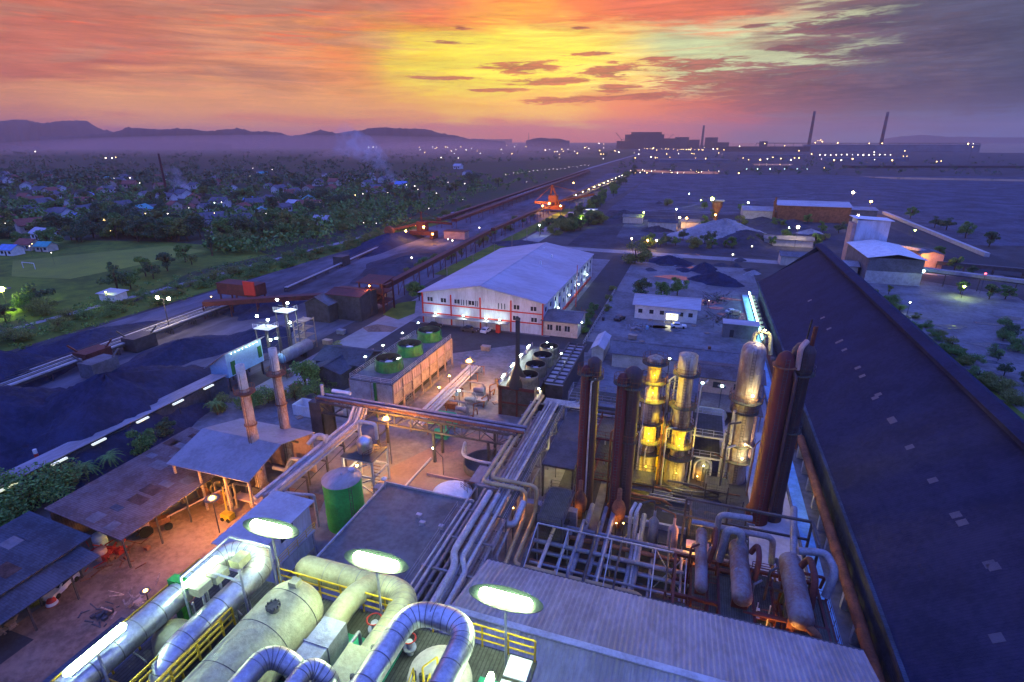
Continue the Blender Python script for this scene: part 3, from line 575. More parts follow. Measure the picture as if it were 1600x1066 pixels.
for k in range(16):
    x = rnd.choice((-23.9, -20.9, -16.9, -13.2, -12.0)) + rnd.uniform(-.4, .4); y = rnd.uniform(9.5, 20); h = rnd.uniform(1, 3.2); pipe('thin conduit rising from the platform deck', [(x, y, ZD), (x, y, ZD + h), (x + rnd.uniform(-1.2, 1.2), y + rnd.uniform(-.5, 1.5), ZD + h + .1)], rnd.uniform(.04, .1), rnd.choice(('galv', 'cream', 'steel_dark', 'yellow')), 'conduits on the platform', seg=6)
for (x, y, r_) in ((-20.9, 19.9, .5), (-14.9, 19.9, .42), (-12.4, 19.4, .36)):
    t = T('valve', 'grey flanged valve with a handwheel on the far platform edge', 'valve', (x, y, ZD), 'flanged valves on the platform'); MB().cyl((x, y, ZD), (x, y, ZD + .9), r_ * .5, seg=12).cyl((x, y, ZD + .4), (x, y, ZD + .5), r_, seg=14).build('valve_body', 'galv', t); MB().lathe((x, y, ZD + 1.1), [(r_, 0), (r_ + .05, .04), (r_, .08), (r_ - .05, .04), (r_, 0)], 16).build('handwheel', 'red', t)
yrail((-24.0, 12.2, ZD), (-21.4, 12.2, ZD), 1.3, .9); yrail((-20.9, 8, ZD + 2.6), (-20.9, 15.4, ZD + 2.6), 1.1, 1.4); yrail((-16.9, 14.2, ZD), (-16.9, 18.8, ZD), 1.3, 1.4); yrail((-26.9, 4, ZD + 1.2), (-26.9, 19.5, ZD + 1.2), 1.2, 2.2); yrail((-7.9, 10, ZD), (-7.9, 16.5, ZD), 1.2, 1.4)
# fluorescent floodlights
def flood(p, axis, label, post, L=2.3, m='mercury', r=.4):
    p = Vector(p); t = T('floodlight', label, 'lamp', (p.x, p.y, post))
    d = V(1, 0, 0) if axis == 'x' else V(0, 1, 0); b = MB()
    a0, a1 = p - d * L / 2, p + d * L / 2
    r = r * (.72 if r > .3 else 1); b.cyl(a0, a1, r, seg=14); b.ball(a0, r, 12); b.ball(a1, r, 12); b.build('diffuser', m, t)
    if r > .2:
        b = MB(); n = 40; o_ = [(p.x + (L / 2 + .85) * math.cos(k * 2 * math.pi / n), p.y + .75 * math.sin(k * 2 * math.pi / n), p.z) for k in range(n)]; i_ = [(p.x + (L / 2 + r) * math.cos(k * 2 * math.pi / n), p.y + r * .9 * math.sin(k * 2 * math.pi / n), p.z) for k in range(n)]
        b.add([(*q[:2], q[2] + .02) for q in o_ + i_] + [(*q[:2], q[2] - .02) for q in o_ + i_], [(k, (k + 1) % n, n + (k + 1) % n, n + k) for k in range(n)] + [(2 * n + (k + 1) % n, 2 * n + k, 3 * n + k, 3 * n + (k + 1) % n) for k in range(n)] + [(k, 2 * n + k, 2 * n + (k + 1) % n, (k + 1) % n) for k in range(n)]); b.build('halo_rim', 'halo_enamel', t)  # rim added round the lamp so its glow shows as a halo
    b = MB(); b.cyl((p.x, p.y, post), (p.x, p.y, p.z - r * .9), .07, seg=8); b.build('post', 'galv', t)
    b = MB(); b.box(p.x - (L / 2 if axis == 'x' else .2), p.y - (L / 2 if axis == 'y' else .2), p.z - r - .06, p.x + (L / 2 if axis == 'x' else .2), p.y + (L / 2 if axis == 'y' else .2), p.z - r + .05); b.build('bracket', 'galv', t)
flood((-22.3, 20.9, 28.0), 'x', 'glowing floodlight above the kiosk roof where the silver duct bends', ZD)
flood((-14.8, 20.5, 28.0), 'x', 'glowing floodlight over the thick cream duct', ZD)
flood((-7.1, 20.3, 28.0), 'x', 'glowing floodlight hanging over the corrugated grey roof', ZD)
flood((-24.0, 17.3, 27.4), 'y', 'glowing tube lamp on the long silver duct near its bend', ZD, 2.0, 'mercury_tube', .17)
flood((-24.5, 11.8, 27.6), 'y', 'glowing tube lamp on the long silver duct at the lower left corner', ZD, 2.6, 'mercury_tube', .17)
flood((-6.6, 15.6, 27.0), 'y', 'glowing tube lamp beside the row of pale box cabinets', ZD, 2.4, 'mercury_tube', .15)
# ================================================================== near roofs
def gable(label, cat, x0, x1, y0, y1, ze, zr, axis, wall, roofm, ov=0.5, z0=0.0, th=.12, name='shed', wallparts=True, walls=True):
    """axis: direction of the ridge"""
    t = T(name, label, cat, ((x0 + x1) / 2, (y0 + y1) / 2, z0)); b = MB()
    if walls:
        if axis == 'x':
            ym = (y0 + y1) / 2; pr = [(y0, z0), (y1, z0), (y1, ze - .05), (ym, zr - .05), (y0, ze - .05)]
            vs = [(x0, y, z) for y, z in pr] + [(x1, y, z) for y, z in pr]
        else:
            xm = (x0 + x1) / 2; pr = [(x0, z0), (x1, z0), (x1, ze - .05), (xm, zr - .05), (x0, ze - .05)]
            vs = [(x, y1, z) for x, z in pr] + [(x, y0, z) for x, z in pr]
        b.add(vs, [(0, 1, 2, 3, 4)[::-1], (5, 6, 7, 8, 9), (0, 1, 6, 5), (1, 2, 7, 6), (4, 0, 5, 9), (2, 3, 8, 7), (3, 4, 9, 8)]); b.build('wall', wall, t)
    b = MB()
    if axis == 'x':
        ym = (y0 + y1) / 2; s = (zr - ze) / (ym - y0); e = ze - ov * s
        b.slab([(x0 - ov, y0 - ov, e + th), (x1 + ov, y0 - ov, e + th), (x1 + ov, ym, zr + th), (x0 - ov, ym, zr + th)], th)
        b.slab([(x1 + ov, y1 + ov, e + th), (x0 - ov, y1 + ov, e + th), (x0 - ov, ym, zr + th), (x1 + ov, ym, zr + th)], th)
        b.bar((x0 - ov, ym, zr + th), (x1 + ov, ym, zr + th), .5, .1)
    else:
        xm = (x0 + x1) / 2; s = (zr - ze) / (xm - x0); e = ze - ov * s
        b.slab([(x0 - ov, y1 + ov, e + th), (x0 - ov, y0 - ov, e + th), (xm, y0 - ov, zr + th), (xm, y1 + ov, zr + th)], th)
        b.slab([(x1 + ov, y0 - ov, e + th), (x1 + ov, y1 + ov, e + th), (xm, y1 + ov, zr + th), (xm, y0 - ov, zr + th)], th)
        b.bar((xm, y0 - ov, zr + th), (xm, y1 + ov, zr + th), .5, .1)
    b.build('roof', roofm, t); return t
# corrugated roof, lower right: true corrugations
cb = T('corrugated_roof_building', 'long building with a pale corrugated metal roof and folded ridge', 'building', (0, 30, 0))
MB().box(-14.8, 22, 0, 15.4, 38.4, 11.9).build('wall', 'roof_old', cb)
b = MB(); x = -15.5; pitch = .42; xs = []
while x < 16.2:
    for dx, dz in ((0, 0), (.13, 0), (.21, .07), (.34, .07)): xs.append((x + dx, dz))
    x += pitch
for (ya, za, yb, zb_) in ((39.0, 12.0, 30.3, 14.5), (21.6, 12.0, 30.3, 14.5)):
    vs = []; n = len(xs)
    for x, dz in xs: vs += [(x, ya, za + dz), (x, yb, zb_ + dz)]
    b.add(vs, [(2 * i, 2 * i + 1, 2 * i + 3, 2 * i + 2) if ya > yb else (2 * i + 2, 2 * i + 3, 2 * i + 1, 2 * i) for i in range(n - 1)])
b.build('roof', 'roof_sheet', cb); MB().bar((-15.6, 30.3, 14.62), (16.4, 30.3, 14.62), .55, .12).build('ridge_cap', 'galv', cb)
MB().bar((-15.6, 39.1, 11.85), (16.4, 39.1, 11.85), .22, .25).build('gutter', 'steel_dark', cb)
# dark slate roof at lower left, kiosk with teal walls
gable('building with a dark slate roof tucked under the silver duct', 'building', -45.0, -29, 8, 24, 9.4, 10.4, 'y', 'plaster', 'roof_slate', .4, name='slate_roof_building')
k = T('kiosk', 'small kiosk with a pale sheet roof and bluish teal walls under the floodlight', 'building', (-44.5, 42, 0))
MB().box(-47.6, 37.4, 0, -42.6, 46.4, 6.8).build('wall', 'white_sheet', k); MB().slab([(-48.2, 36.6, 7.05), (-42.0, 36.6, 6.85), (-42.0, 46.9, 7.0), (-48.2, 46.9, 7.2)], .12).build('roof', 'kiosk_roof', k)
MB().box(-42.55, 39, 3.6, -41.3, 45.5, 3.75).build('balcony', 'galv', k); MB().rail((-41.35, 39, 3.75), (-41.35, 45.5, 3.75), 1.1, 1.6, .04).build('railing', 'yellow', k)
for y in (39.5, 45): MB().bar((-41.4, y, 0), (-41.4, y, 3.6), .14).build('post', 'galv', k)
MB().box(-42.58, 41, 4.9, -42.52, 43.2, 6.2).build('window', 'glass', k)
# low flat-roofed building right of the green tank
fb = T('flat_roof_building', 'low building with a wide flat dark grey roof beside the pipe rack', 'building', (-31, 48, 0))
MB().box(-37.6, 26, 0, -24.6, 56.6, 3.7).build('wall', 'concrete', fb); MB().box(-37.9, 25.6, 3.7, -24.3, 56.9, 3.9).build('roof', 'flat_roof', fb)
b = MB(); b.box(-37.9, 56.7, 3.9, -24.3, 56.9, 4.2); b.box(-37.95, 25.6, 3.9, -37.75, 56.7, 4.15); b.build('parapet', 'pipe_pale', fb)
for (px, py) in ((660, 820), (690, 826), (655, 808)): c = P(px, py, 3.9); MB().box(c.x - .35, c.y - .25, 3.9, c.x + .35, c.y + .25, 4.4).build('roof_vent', 'galv', fb)
pl = T('post_lamp', 'unlit white lamp head on the corner of the flat grey roof', 'lamp', (-37.3, 55.6, 3.9)); MB().cyl((-37.3, 55.6, 3.9), (-37.3, 55.6, 5.4), .06, seg=8).build('post', 'galv', pl); MB().lathe((-37.3, 55.6, 5.4), [(.06, 0), (.42, .12), (.42, .3), (.05, .5)], 12).build('lamp_head', 'white', pl)
# ================================================================== workshop sheds, lower left
s1 = T('open_workshop', 'open workshop under a low pitched roof, lower half blue and upper half pinkish', 'shed', (-60, 54, 0))
b = MB(); b.slab([(-67.2, 47.2, 7.1), (-52.8, 47.2, 7.1), (-52.8, 54.0, 9.1), (-67.2, 54.0, 9.1)], .12); b.slab([(-52.8, 61.2, 7.1), (-67.2, 61.2, 7.1), (-67.2, 54.0, 9.1), (-52.8, 54.0, 9.1)], .12); b.build('roof', 'roof_mid', s1)
for x in (-66.6, -62, -57.5, -53.4):
    for y in (47.8, 60.6): MB().bar((x, y, 0), (x, y, 7.0), .26).build('post', 'timber', s1)
MB().box(-66.9, 60.7, 0, -53.2, 60.95, 6.9).build('rear_wall', 'plaster_pink', s1)
b = MB()
for y in (50, 57.6):
    b.bar((-67, y, 7.3), (-53, y, 7.3), .18, .25)
b.build('roof_beam', 'steel_dark', s1)
fm = T('machine', 'tall workshop machine with wheels and pipes glowing under the orange lamp', 'machine', (-62, 49, 0)); rnd = random.Random(11)
b = MB(); b.box(-64.5, 50, 0, -60, 52.5, 2.2); b.box(-63.5, 50.4, 2.2, -61.5, 52, 3.4); b.build('machine_body', 'steel_dark', fm)
b = MB()
for k in range(9): x = -65.5 + k * .9; b.tube([(x, 49.6, 0), (x, 49.6, 2.2 + rnd.uniform(0, 2)), (x + rnd.uniform(-.5, .5), 51.5, 2.6)], .16, 8)
b.build('machine_pipe', 'pipe_yellow', fm)
for x in (-63.6, -60.9): MB().cyl((x, 49.0, 1.5), (x, 49.35, 1.5), 1.1, seg=18).build('flywheel', 'rust', fm)
fm2 = T('workbench', 'long bench with square panels under the workshop roof', 'bench', (-56, 50, 0))
MB().box(-59.5, 50.0, 1.0, -53.8, 52.2, 1.25).build('bench_top', 'plaster_pink', fm2)
for x in (-59.2, -56.6, -54.1): MB().bar((x, 50.3, 0), (x, 50.3, 1), .2).build('leg', 'timber', fm2)
for x in (-58.6, -56.4, -54.9): MB().box(x - .6, 51.4, 1.25, x + .6, 51.6, 2.6).build('panel', 'steel_dark', fm2)
def shedroof(label, x0, x1, y0, y1, z0, z1, m, name='lean_to_shed', back=True):
    t = T(name, label, 'shed', ((x0 + x1) / 2, (y0 + y1) / 2, 0)); MB().slab([(x0, y0, z0), (x1, y0, z1), (x1, y1, z1), (x0, y1, z0)], .12).build('roof', m, t)
    y = y0 + .4
    while y < y1: MB().bar((x1 - .4, y, 0), (x1 - .4, y, z1 - .1), .18).build('post', 'steel_dark', t); y += 4.5
    if back: MB().box(x0 + .3, y0 + .2, 0, x0 + .5, y1 - .2, z0 - .15).build('rear_wall', 'roof_old', t)
    return t
shedroof('lean-to shed with a purplish old sheet roof beside the open workshop', -74.3, -61.6, 35.6, 57.5, 6.2, 4.6, 'roof_old')
shedroof('lean-to shed with a plain dark blue roof left of the purplish one', -76.2, -65.6, 10, 35.0, 5.8, 4.7, 'roof_slate')
shedroof('low narrow canopy running along the front of the dark blue lean-to', -65.9, -62.6, 12, 33.6, 4.3, 3.7, 'roof_slate', 'canopy', False)
def patches(x0, x1, y0, y1, z0, z1, n, sd):
    rnd = random.Random(sd)
    for k in range(n):
        x = rnd.uniform(x0, x1 - 2.6); y = rnd.uniform(y0, y1 - 2); w_, l_ = rnd.uniform(1.2, 2.6), rnd.uniform(.9, 1.9); zf = lambda q: z0 + (z1 - z0) * (q - x0) / (x1 - x0) + .035; r_ = bpy.data.objects['lean_to_shed' if sd == 1 else 'lean_to_shed.001']
        MB().slab([(x, y, zf(x)), (x + w_, y, zf(x + w_)), (x + w_, y + l_, zf(x + w_)), (x, y + l_, zf(x))], .03).build('roof_sheet_patch', rnd.choice(('roof_patch', 'roof_slate', 'roof_patch', 'roof_long')), r_)
patches(-74.3, -61.6, 35.6, 57.5, 6.2, 4.6, 16, 1); patches(-76.2, -65.6, 10, 35, 5.8, 4.7, 9, 2)
# chimneys
def chimney(base, h, label, r0=.82, r1=.62):
    x, y = base; t = T('chimney', label, 'chimney', (x, y, 0), 'round chimneys beside the open workshop')
    b = MB(); b.lathe((x, y, 0), [(r0 * 1.25, 0), (r0 * 1.25, 1.2), (r0, 1.4), (r1 + .06, h * .72), (r1, h * .83)], 24); b.build('shaft', 'brick_chimney', t)
    b = MB(); b.lathe((x, y, 0), [(r1, h * .83), (r1 - .02, h), (r1 - .2, h), (r1 - .22, h - 2.5)], 24); b.build('white_collar', 'plaster', t)
    b = MB()
    for z in (h * .30, h * .55, h * .78): b.lathe((x, y, z), [(r1 + .05, 0), (r1 + .27, .05), (r1 + .27, .2), (r1 + .15, .25)], 24)
    b.build('band', 'rust', t)
    b = MB(); z = h * .80; b.lathe((x, y, z), [(r1, 0), (1.45, .02), (1.45, .12), (r1, .14)], 20); b.build('gallery', 'rust', t)
    b = MB()
    for k in range(12):
        a = k * math.pi / 6; b.cyl((x + 1.4 * math.cos(a), y + 1.4 * math.sin(a), z), (x + 1.4 * math.cos(a), y + 1.4 * math.sin(a), z + .9), .03, seg=5)
    b.lathe((x, y, z + .85), [(1.4, 0), (1.44, .04), (1.4, .08), (1.36, .04), (1.4, 0)], 20); b.build('gallery_rail', 'rust', t)
    b = MB()
    for dx in (-.2, .2): b.bar((x + dx + .2, y - r0 - .12, 1), (x + dx + .2, y - r1 - .12, h * .95), .05)
    b.build('ladder', 'steel_dark', t); return t
chimney((-57.6, 53.9), 20.8, 'round brick chimney with a whitish top rising through the workshop roof, nearer one')
chimney((-58.0, 60.7), 20.7, 'round brick chimney with a whitish top behind the workshop roof, farther one')
# court clutter
def barrel(x, y, label, m='leaf_olive', h=1.1, r=.42):
    b = MB(); b.lathe((x, y, 0), [(.01, h), (r * .95, h), (r, h - .05), (r, h * .66), (r * 1.05, h * .64), (r, h * .62), (r, h * .34), (r * 1.05, h * .32), (r, h * .3), (r, 0)], 14)
    return tag(b.build('barrel', m, loc=(x, y, 0)), label, 'barrel')
c = P(160, 872); barrel(c.x, c.y, 'pale drum standing alone on the court below the lean-to', 'plaster_pink', 1.4, .7)
c = P(152, 862); barrel(c.x - .6, c.y + 1, 'blue drum in the shade of the canopy near the pale drum', 'blue_or_lit_sheet', 1.8, .8)
c = P(82, 944); t = tag(MB().lathe((c.x, c.y, 0), [(.7, 0), (.7, .08)], 12).build('traffic_marker', 'red', loc=(c.x, c.y, 0)), 'red and white striped marker in front of the potted bush', 'marker')
MB().lathe((c.x, c.y, .08), [(.6, 0), (.5, .35)], 12).build('white_band', 'white', t); MB().lathe((c.x, c.y, .43), [(.5, 0), (.36, .35), (.01, .4)], 12).build('red_tip', 'red', t)
def car(x, y, rz, label, body, L=4.2, W=1.75, name='parked_car'):
    t = T(name, label, 'car', (x, y, 0)); o = LOC[t.name]; X, Y = x, y
    b = MB(); pr = [(-L / 2, .35), (L / 2, .35), (L / 2, .75), (L * .46, .88), (L * .2, .95), (L * .06, 1.42), (-L * .27, 1.45), (-L * .42, 1.0), (-L / 2, .92)]
    n = len(pr); vs = [(X + a, Y - W / 2 * (1 if z < 1 else .86), z) for a, z in pr] + [(X + a, Y + W / 2 * (1 if z < 1 else .86), z) for a, z in pr]
    b.add(vs, [tuple(range(n)), tuple(range(n, 2 * n))[::-1]] + [(i, n + i, n + (i + 1) % n, (i + 1) % n) for i in range(n)]); b.build('body', body, t)
    MB().add([(X + L * .19, Y - .68, 1.0), (X + L * .19, Y + .68, 1.0), (X + L * .075, Y + .66, 1.40), (X + L * .075, Y - .66, 1.40)], [(0, 1, 2, 3)]).build('windscreen', 'glass', t)
    MB().add([(X - L * .41, Y + .68, 1.06), (X - L * .41, Y - .68, 1.06), (X - L * .29, Y - .66, 1.42), (X - L * .29, Y + .66, 1.42)], [(0, 1, 2, 3)]).build('rear_window', 'glass', t)
    for s in (-1, 1):
        MB().add([(X - L * .36, Y + s * (W / 2 * .97), 1.02), (X + L * .15, Y + s * (W / 2 * .97), 1.02), (X + L * .05, Y + s * (W / 2 * .895), 1.38), (X - L * .26, Y + s * (W / 2 * .895), 1.38)], [(0, 1, 2, 3)]).build('side_window', 'glass', t)
        for a in (-L * .31, L * .31): MB().cyl((X + a, Y + s * (W / 2 - .2), .33), (X + a, Y + s * (W / 2 + .02), .33), .33, seg=14).build('wheel', 'rubber', t)
        MB().ball((X + L / 2 - .02, Y + s * .6, .68), .14, 8).build('headlight', 'white', t)
    t.rotation_euler.z = rz; return t
c = P(96, 921); car(c.x, c.y, R(-75), 'white car with dark windows parked under the canopy beside the bushes', 'white')
tr = T('tractor', 'dark farm tractor parked at the edge of the lean-to roof', 'tractor', (-61.2, 45.5, 0)); c = P(250, 826)
X, Y = c.x, c.y; tr.location = (X, Y, 0); LOC[tr.name] = V(X, Y, 0)
MB().box(X - 1.2, Y - .5, .8, X + 1.4, Y + .5, 1.6).build('bonnet', 'rust', tr); MB().box(X - 2.2, Y - .8, 1.4, X - 1.0, Y + .8, 2.6).build('cab', 'plaster_pink', tr)
for a, s, r in ((-1.5, -1, .8), (-1.5, 1, .8), (1.0, -1, .5), (1.0, 1, .5)): MB().cyl((X + a, Y + s * .8, r), (X + a, Y + s * 1.15, r), r, seg=16).build('wheel', 'rubber', tr)
tr.rotation_euler.z = R(55)
def junk(px, py, label, name, n, m, sz, cat, sd):
    c = P(px, py); rnd = random.Random(sd); b = MB()
    for k in range(n):
        p = V(c.x + rnd.gauss(0, sz), c.y + rnd.gauss(0, sz), .1 + abs(rnd.gauss(0, .5))); q = p + V(rnd.uniform(-1, 1), rnd.uniform(-1, 1), rnd.uniform(-.3, .7)) * sz; b.bar(p, q, .08 + .1 * rnd.random(), .1)
    for k in range(n // 4): p = V(c.x + rnd.gauss(0, sz * .7), c.y + rnd.gauss(0, sz * .7), 0); s = rnd.uniform(.2, .5); b.box(p.x - s, p.y - s, .01, p.x + s, p.y + s, s * 1.6)
    o = tag(b.build(name, m, loc=(c.x, c.y, 0)), label, cat); o['kind'] = 'stuff'; return o
junk(168, 866, 'red heap of bent scrap frames lying off the end of the canopy', 'scrap_heap', 34, 'red', 1.1, 'scrap', 1); junk(190, 872, 'loose bits of dull scrap around the red scrap frames', 'scrap_heap', 20, 'rust', 1.6, 'scrap', 2)
junk(215, 945, 'scattered timber offcuts next to the long silver duct', 'timber_offcuts', 18, 'timber', 1.3, 'timber', 3); junk(222, 822, 'pile of machine parts under the edge of the purplish roof', 'parts_pile', 30, 'rust', 1.2, 'scrap', 4); junk(300, 745, 'rack of upright pipes at the corner of the open workshop', 'pipe_stock', 26, 'timber', 1.0, 'pipes', 5)
junk(5, 985, 'orange lit crates at the left edge of the court', 'crate_pile', 14, 'timber', 1.0, 'crates', 8); junk(160, 965, 'wire and pipe scraps at the corner of the slate roof', 'scrap_heap', 18, 'steel_dark', .9, 'scrap', 9)
c = P(265, 825); mb = tag(MB().bar((c.x, c.y, 1.8), (c.x + 4.2, c.y + 6.5, 3.2), .16).build('crane_jib', 'plaster_pink', loc=(c.x, c.y, 1.8)), 'thin pale jib poking out under the purplish roof edge', 'jib')
c = P(357, 812); yt = T('hoist', 'small yellow hoist with a raised arm on the orange lit court', 'hoist', (c.x, c.y, 0)); MB().box(c.x - .8, c.y - .5, .2, c.x + .8, c.y + .5, 1.1).build('hoist_body', 'yellow', yt); MB().bar((c.x, c.y, .9), (c.x - 1.3, c.y + 1.2, 4.4), .2).build('arm', 'yellow', yt)
for a in (-.5, .5): MB().cyl((c.x + a, c.y - .6, .3), (c.x + a, c.y + .6, .3), .3, seg=12).build('wheel', 'rubber', yt)
# ================================================================== lamps used in the plant
def bulb_lamp(p, label, m='sodium', r=.3, base=0.0, side=None, group=None, hang=False, name='lamp_post'):
    p = Vector(p); x, y = (p.x, p.y); t = T(name, label, 'lamp', (x, y, base), group)
    MB().ball(p, r, 12).build('bulb', m, t)
    if side: MB().tube([(x + side[0], y + side[1], base), (x + side[0], y + side[1], p.z + r + .3), (x, y, p.z + r + .1)], .06, 6).build('post', 'steel_dark', t)
    else: MB().cyl((x, y, base), (x, y, p.z - r * .8), .07, seg=6).build('post', 'steel_dark', t)
    MB().lathe(p, [(r * .93, .03), (r * 2.9, .05), (r * 2.9, -.02), (r * .93, -.03), (r * .93, .03)], 24).build('halo_rim', 'halo_enamel_pale', t); MB().cyl((x, y, p.z + r * .9), (x, y, p.z + r * 1.3), r * .2, seg=8).build('cap', 'steel_dark', t)  # pale disc added round the bulb to give it a halo
    return t
bulb_lamp(P(603, 655, 8.6), 'glaring orange lamp in front of the pipe bridge', 'sodium', .42, 0, (0, .5))
bulb_lamp(P(733, 565, 6.5), 'glaring orange lamp in the court beside the green fan tower', 'sodium', .5, 0, (0, .5))
bulb_lamp(V(-56.5, 44.5, 5.6), 'orange lamp glowing under the edge of the open workshop roof', 'sodium', .34, 0)
bulb_lamp(V(-50.5, 30.0, 5.6), 'orange lamp low over the red court near the slate roof', 'sodium_small', .18, 0)
# ================================================================== tanks
t = T('storage_tank', 'bright green round storage tank with a grey conical lid', 'tank', (-41.2, 51.6, 0)); tx, ty = -41.4, 51.8
MB().lathe((tx, ty, 0), [(2.55, 0), (2.55, 7.3)], 40).build('shell', 'tank_green', t); MB().lathe((tx, ty, 7.3), [(2.62, -.08), (2.62, .06), (.01, .55)], 40).build('lid', 'roof_sheet', t)
b = MB(); b.cyl((tx + .6, ty + 1.5, 7.5), (tx + .6, ty + 1.5, 7.95), .45, seg=14); b.build('hatch', 'galv', t); MB().cyl((tx, ty, 7.8), (tx, ty, 8.1), .12, seg=8).build('vent', 'galv', t)
b = MB()
for z in (2.4, 4.9): b.lathe((tx, ty, z), [(2.56, -.05), (2.6, 0), (2.56, .05)], 40)
b.build('band', 'tank_green', t); b = MB()
for dx in (-.22, .22): b.bar((tx + 2.3 + dx, ty - 1.5, 0), (tx + 2.3 + dx, ty - 1.5, 7.4), .05)
for k in range(18): b.bar((tx + 2.08, ty - 1.5, .4 + k * .4), (tx + 2.52, ty - 1.5, .4 + k * .4), .04)
b.build('ladder', 'steel_dark', t)
t = T('storage_tank', 'squat round tank with a bluish white domed top in the reddish court', 'tank', (-28.5, 58.8, 0))
MB().lathe((-28.5, 58.9, 0), [(2.75, 0), (2.75, 3.1)], 36).build('shell', 'plaster_pink', t); MB().lathe((-28.5, 58.9, 3.1), [(2.82, -.05), (2.82, .05), (1.6, .32), (.01, .42)], 36).build('lid', 'white', t)
b = MB(); b.rail((-27.6, 59.9, 3.4), (-26.3, 59.2, 3.2), .9, .6, .03); b.build('railing', 'steel_dark', t)
b = MB(); rnd = random.Random(2)
for k in range(7): b.tube([(-27.3 + .2 * k, 60.4, 3.1), (-27.3 + .2 * k, 60.4, 3.9 + rnd.random() * .5), (-26.5 + .2 * k, 61.3, 3.6)], .05, 6)
b.build('nozzle_pipe', 'rust', t)
t = T('open_basin', 'square grey open basin in the shadow of the pipe rack', 'basin', (-25, 64, 0)); b = MB(); b.box(-27.2, 61.6, 0, -23.2, 66.2, 3.3); b.build('wall', 'pipe_grey', t); MB().box(-26.9, 61.9, 3.3, -23.5, 65.9, 3.36).build('cover', 'roof_sheet', t)
t = T('round_pit', 'dark round settling pit ringed by a pale curved pipe under the pipe bridge', 'pit', (-28, 72, 0)); MB().lathe((-28.0, 70.6, 0), [(3.6, 0), (3.6, 1.2), (3.35, 1.2), (3.3, .1), (.01, .1)], 32).build('wall', 'steel_dark', t)
MB().tube([(-32.3, 72.5, .0), (-32.3, 72.5, 3.2), (-31.0, 68.0, 3.2), (-27.5, 66.9, 3.4), (-23.5, 67.0, 3.6), (-23.4, 67.0, 7)], .22, 10, 1.4).build('ring_pipe', 'pipe_pale', t)
lp = T('street_lamp', 'small curved lamp with a lit tip beside the squat domed tank', 'lamp', (-33, 61, 0)); c = P(693, 742, 0); MB().tube([(c.x, c.y, 0), (c.x, c.y, 3.2), (c.x - 1.9, c.y + .5, 4.3)], .06, 6).build('post', 'steel_dark', lp); MB().ball((c.x - 1.9, c.y + .5, 4.2), .13, 8).build('bulb', 'warm', lp)
# ================================================================== steel stand with a small silver drum
t = T('process_stand', 'steel stand carrying a small silver drum and bent pipes behind the green tank', 'stand', (-43, 60, 0)); b = MB(); x0, y0 = -46.2, 58.6
for x in (x0, x0 + 5):
    for y in (y0, y0 + 4.2): b.bar((x, y, 0), (x, y, 5.6), .28)
for z in (2.8, 5.5):
    for y in (y0, y0 + 4.2): b.bar((x0, y, z), (x0 + 5, y, z), .26)
    for x in (x0, x0 + 5): b.bar((x, y0, z), (x, y0 + 4.2, z), .26)
b.bar((x0, y0, 0), (x0 + 5, y0, 2.7), .14); b.bar((x0 + 5, y0, 0), (x0, y0, 2.7), .14); b.bar((x0, y0, 2.8), (x0 + 5, y0, 5.4), .14)
b.build('frame', 'pipe_pale', t); MB().box(x0 - .2, y0 - .2, 5.65, x0 + 5.2, y0 + 4.4, 5.75).build('deck', 'deck', t)
b = MB(); b.lathe((x0 + 2.6, y0 + 2.2, 0), [(.01, 8.3), (.7, 8.15), (1.1, 7.7), (1.15, 7.2), (1.15, 5.8)], 24); b.build('drum', 'silver', t)
b = MB(); b.tube([(x0 + .6, y0 + 4, 5.7), (x0 + .6, y0 + 4, 9.6), (x0 + 3.6, y0 + 4, 9.6), (x0 + 3.6, y0 + 4, 7)], .28, 10); b.build('bent_pipe', 'pipe_pale', t)
b = MB(); b.rail((x0 + 3.6, y0, 5.75), (x0 + 5.1, y0 + 4.2, 5.75), 1.1, 1, .04); b.build('railing', 'rust', t)
b = MB()
for k in range(9): b.bar((x0 + 4.2 + .1 * k, y0 + .2, .2 + .6 * k), (x0 + 5.6 + .1 * k, y0 + .2, .2 + .6 * k), .08)
b.build('stair', 'rust', t)
b = MB(); b.ball((x0 + 1.5, y0 + 1.2, 3.6), .16, 10); b.build('bulb', 'warm', t)
t = tag(MB().box(-40.7, 57.6, 1.6, -37.6, 59.0, 2.0).build('tray', 'roof_sheet', loc=(-39, 58, 1.6)), 'pale metal tray roof at the foot of the steel stand', 'tray')
MB().bar((-40.4, 58.3, 0), (-40.4, 58.3, 1.6), .15).build('leg', 'steel_dark', t); MB().bar((-37.9, 58.3, 0), (-37.9, 58.3, 1.6), .15).build('leg', 'steel_dark', t)
b = MB(); b.bar((-37.9, 56.9, .0), (-37.5, 70, .0), .3, .6); tag(b.build('low_wall', 'pipe_pale', loc=(-37.9, 57, 0)), 'low pale wall along the edge of the reddish tank court', 'wall')
tag(MB().box(-36, 65.4, 0, -29, 65.6, .5).build('low_wall', 'plaster_pink', loc=(-33, 65.5, 0)), 'low pinkish wall crossing the court behind the squat tank', 'wall')
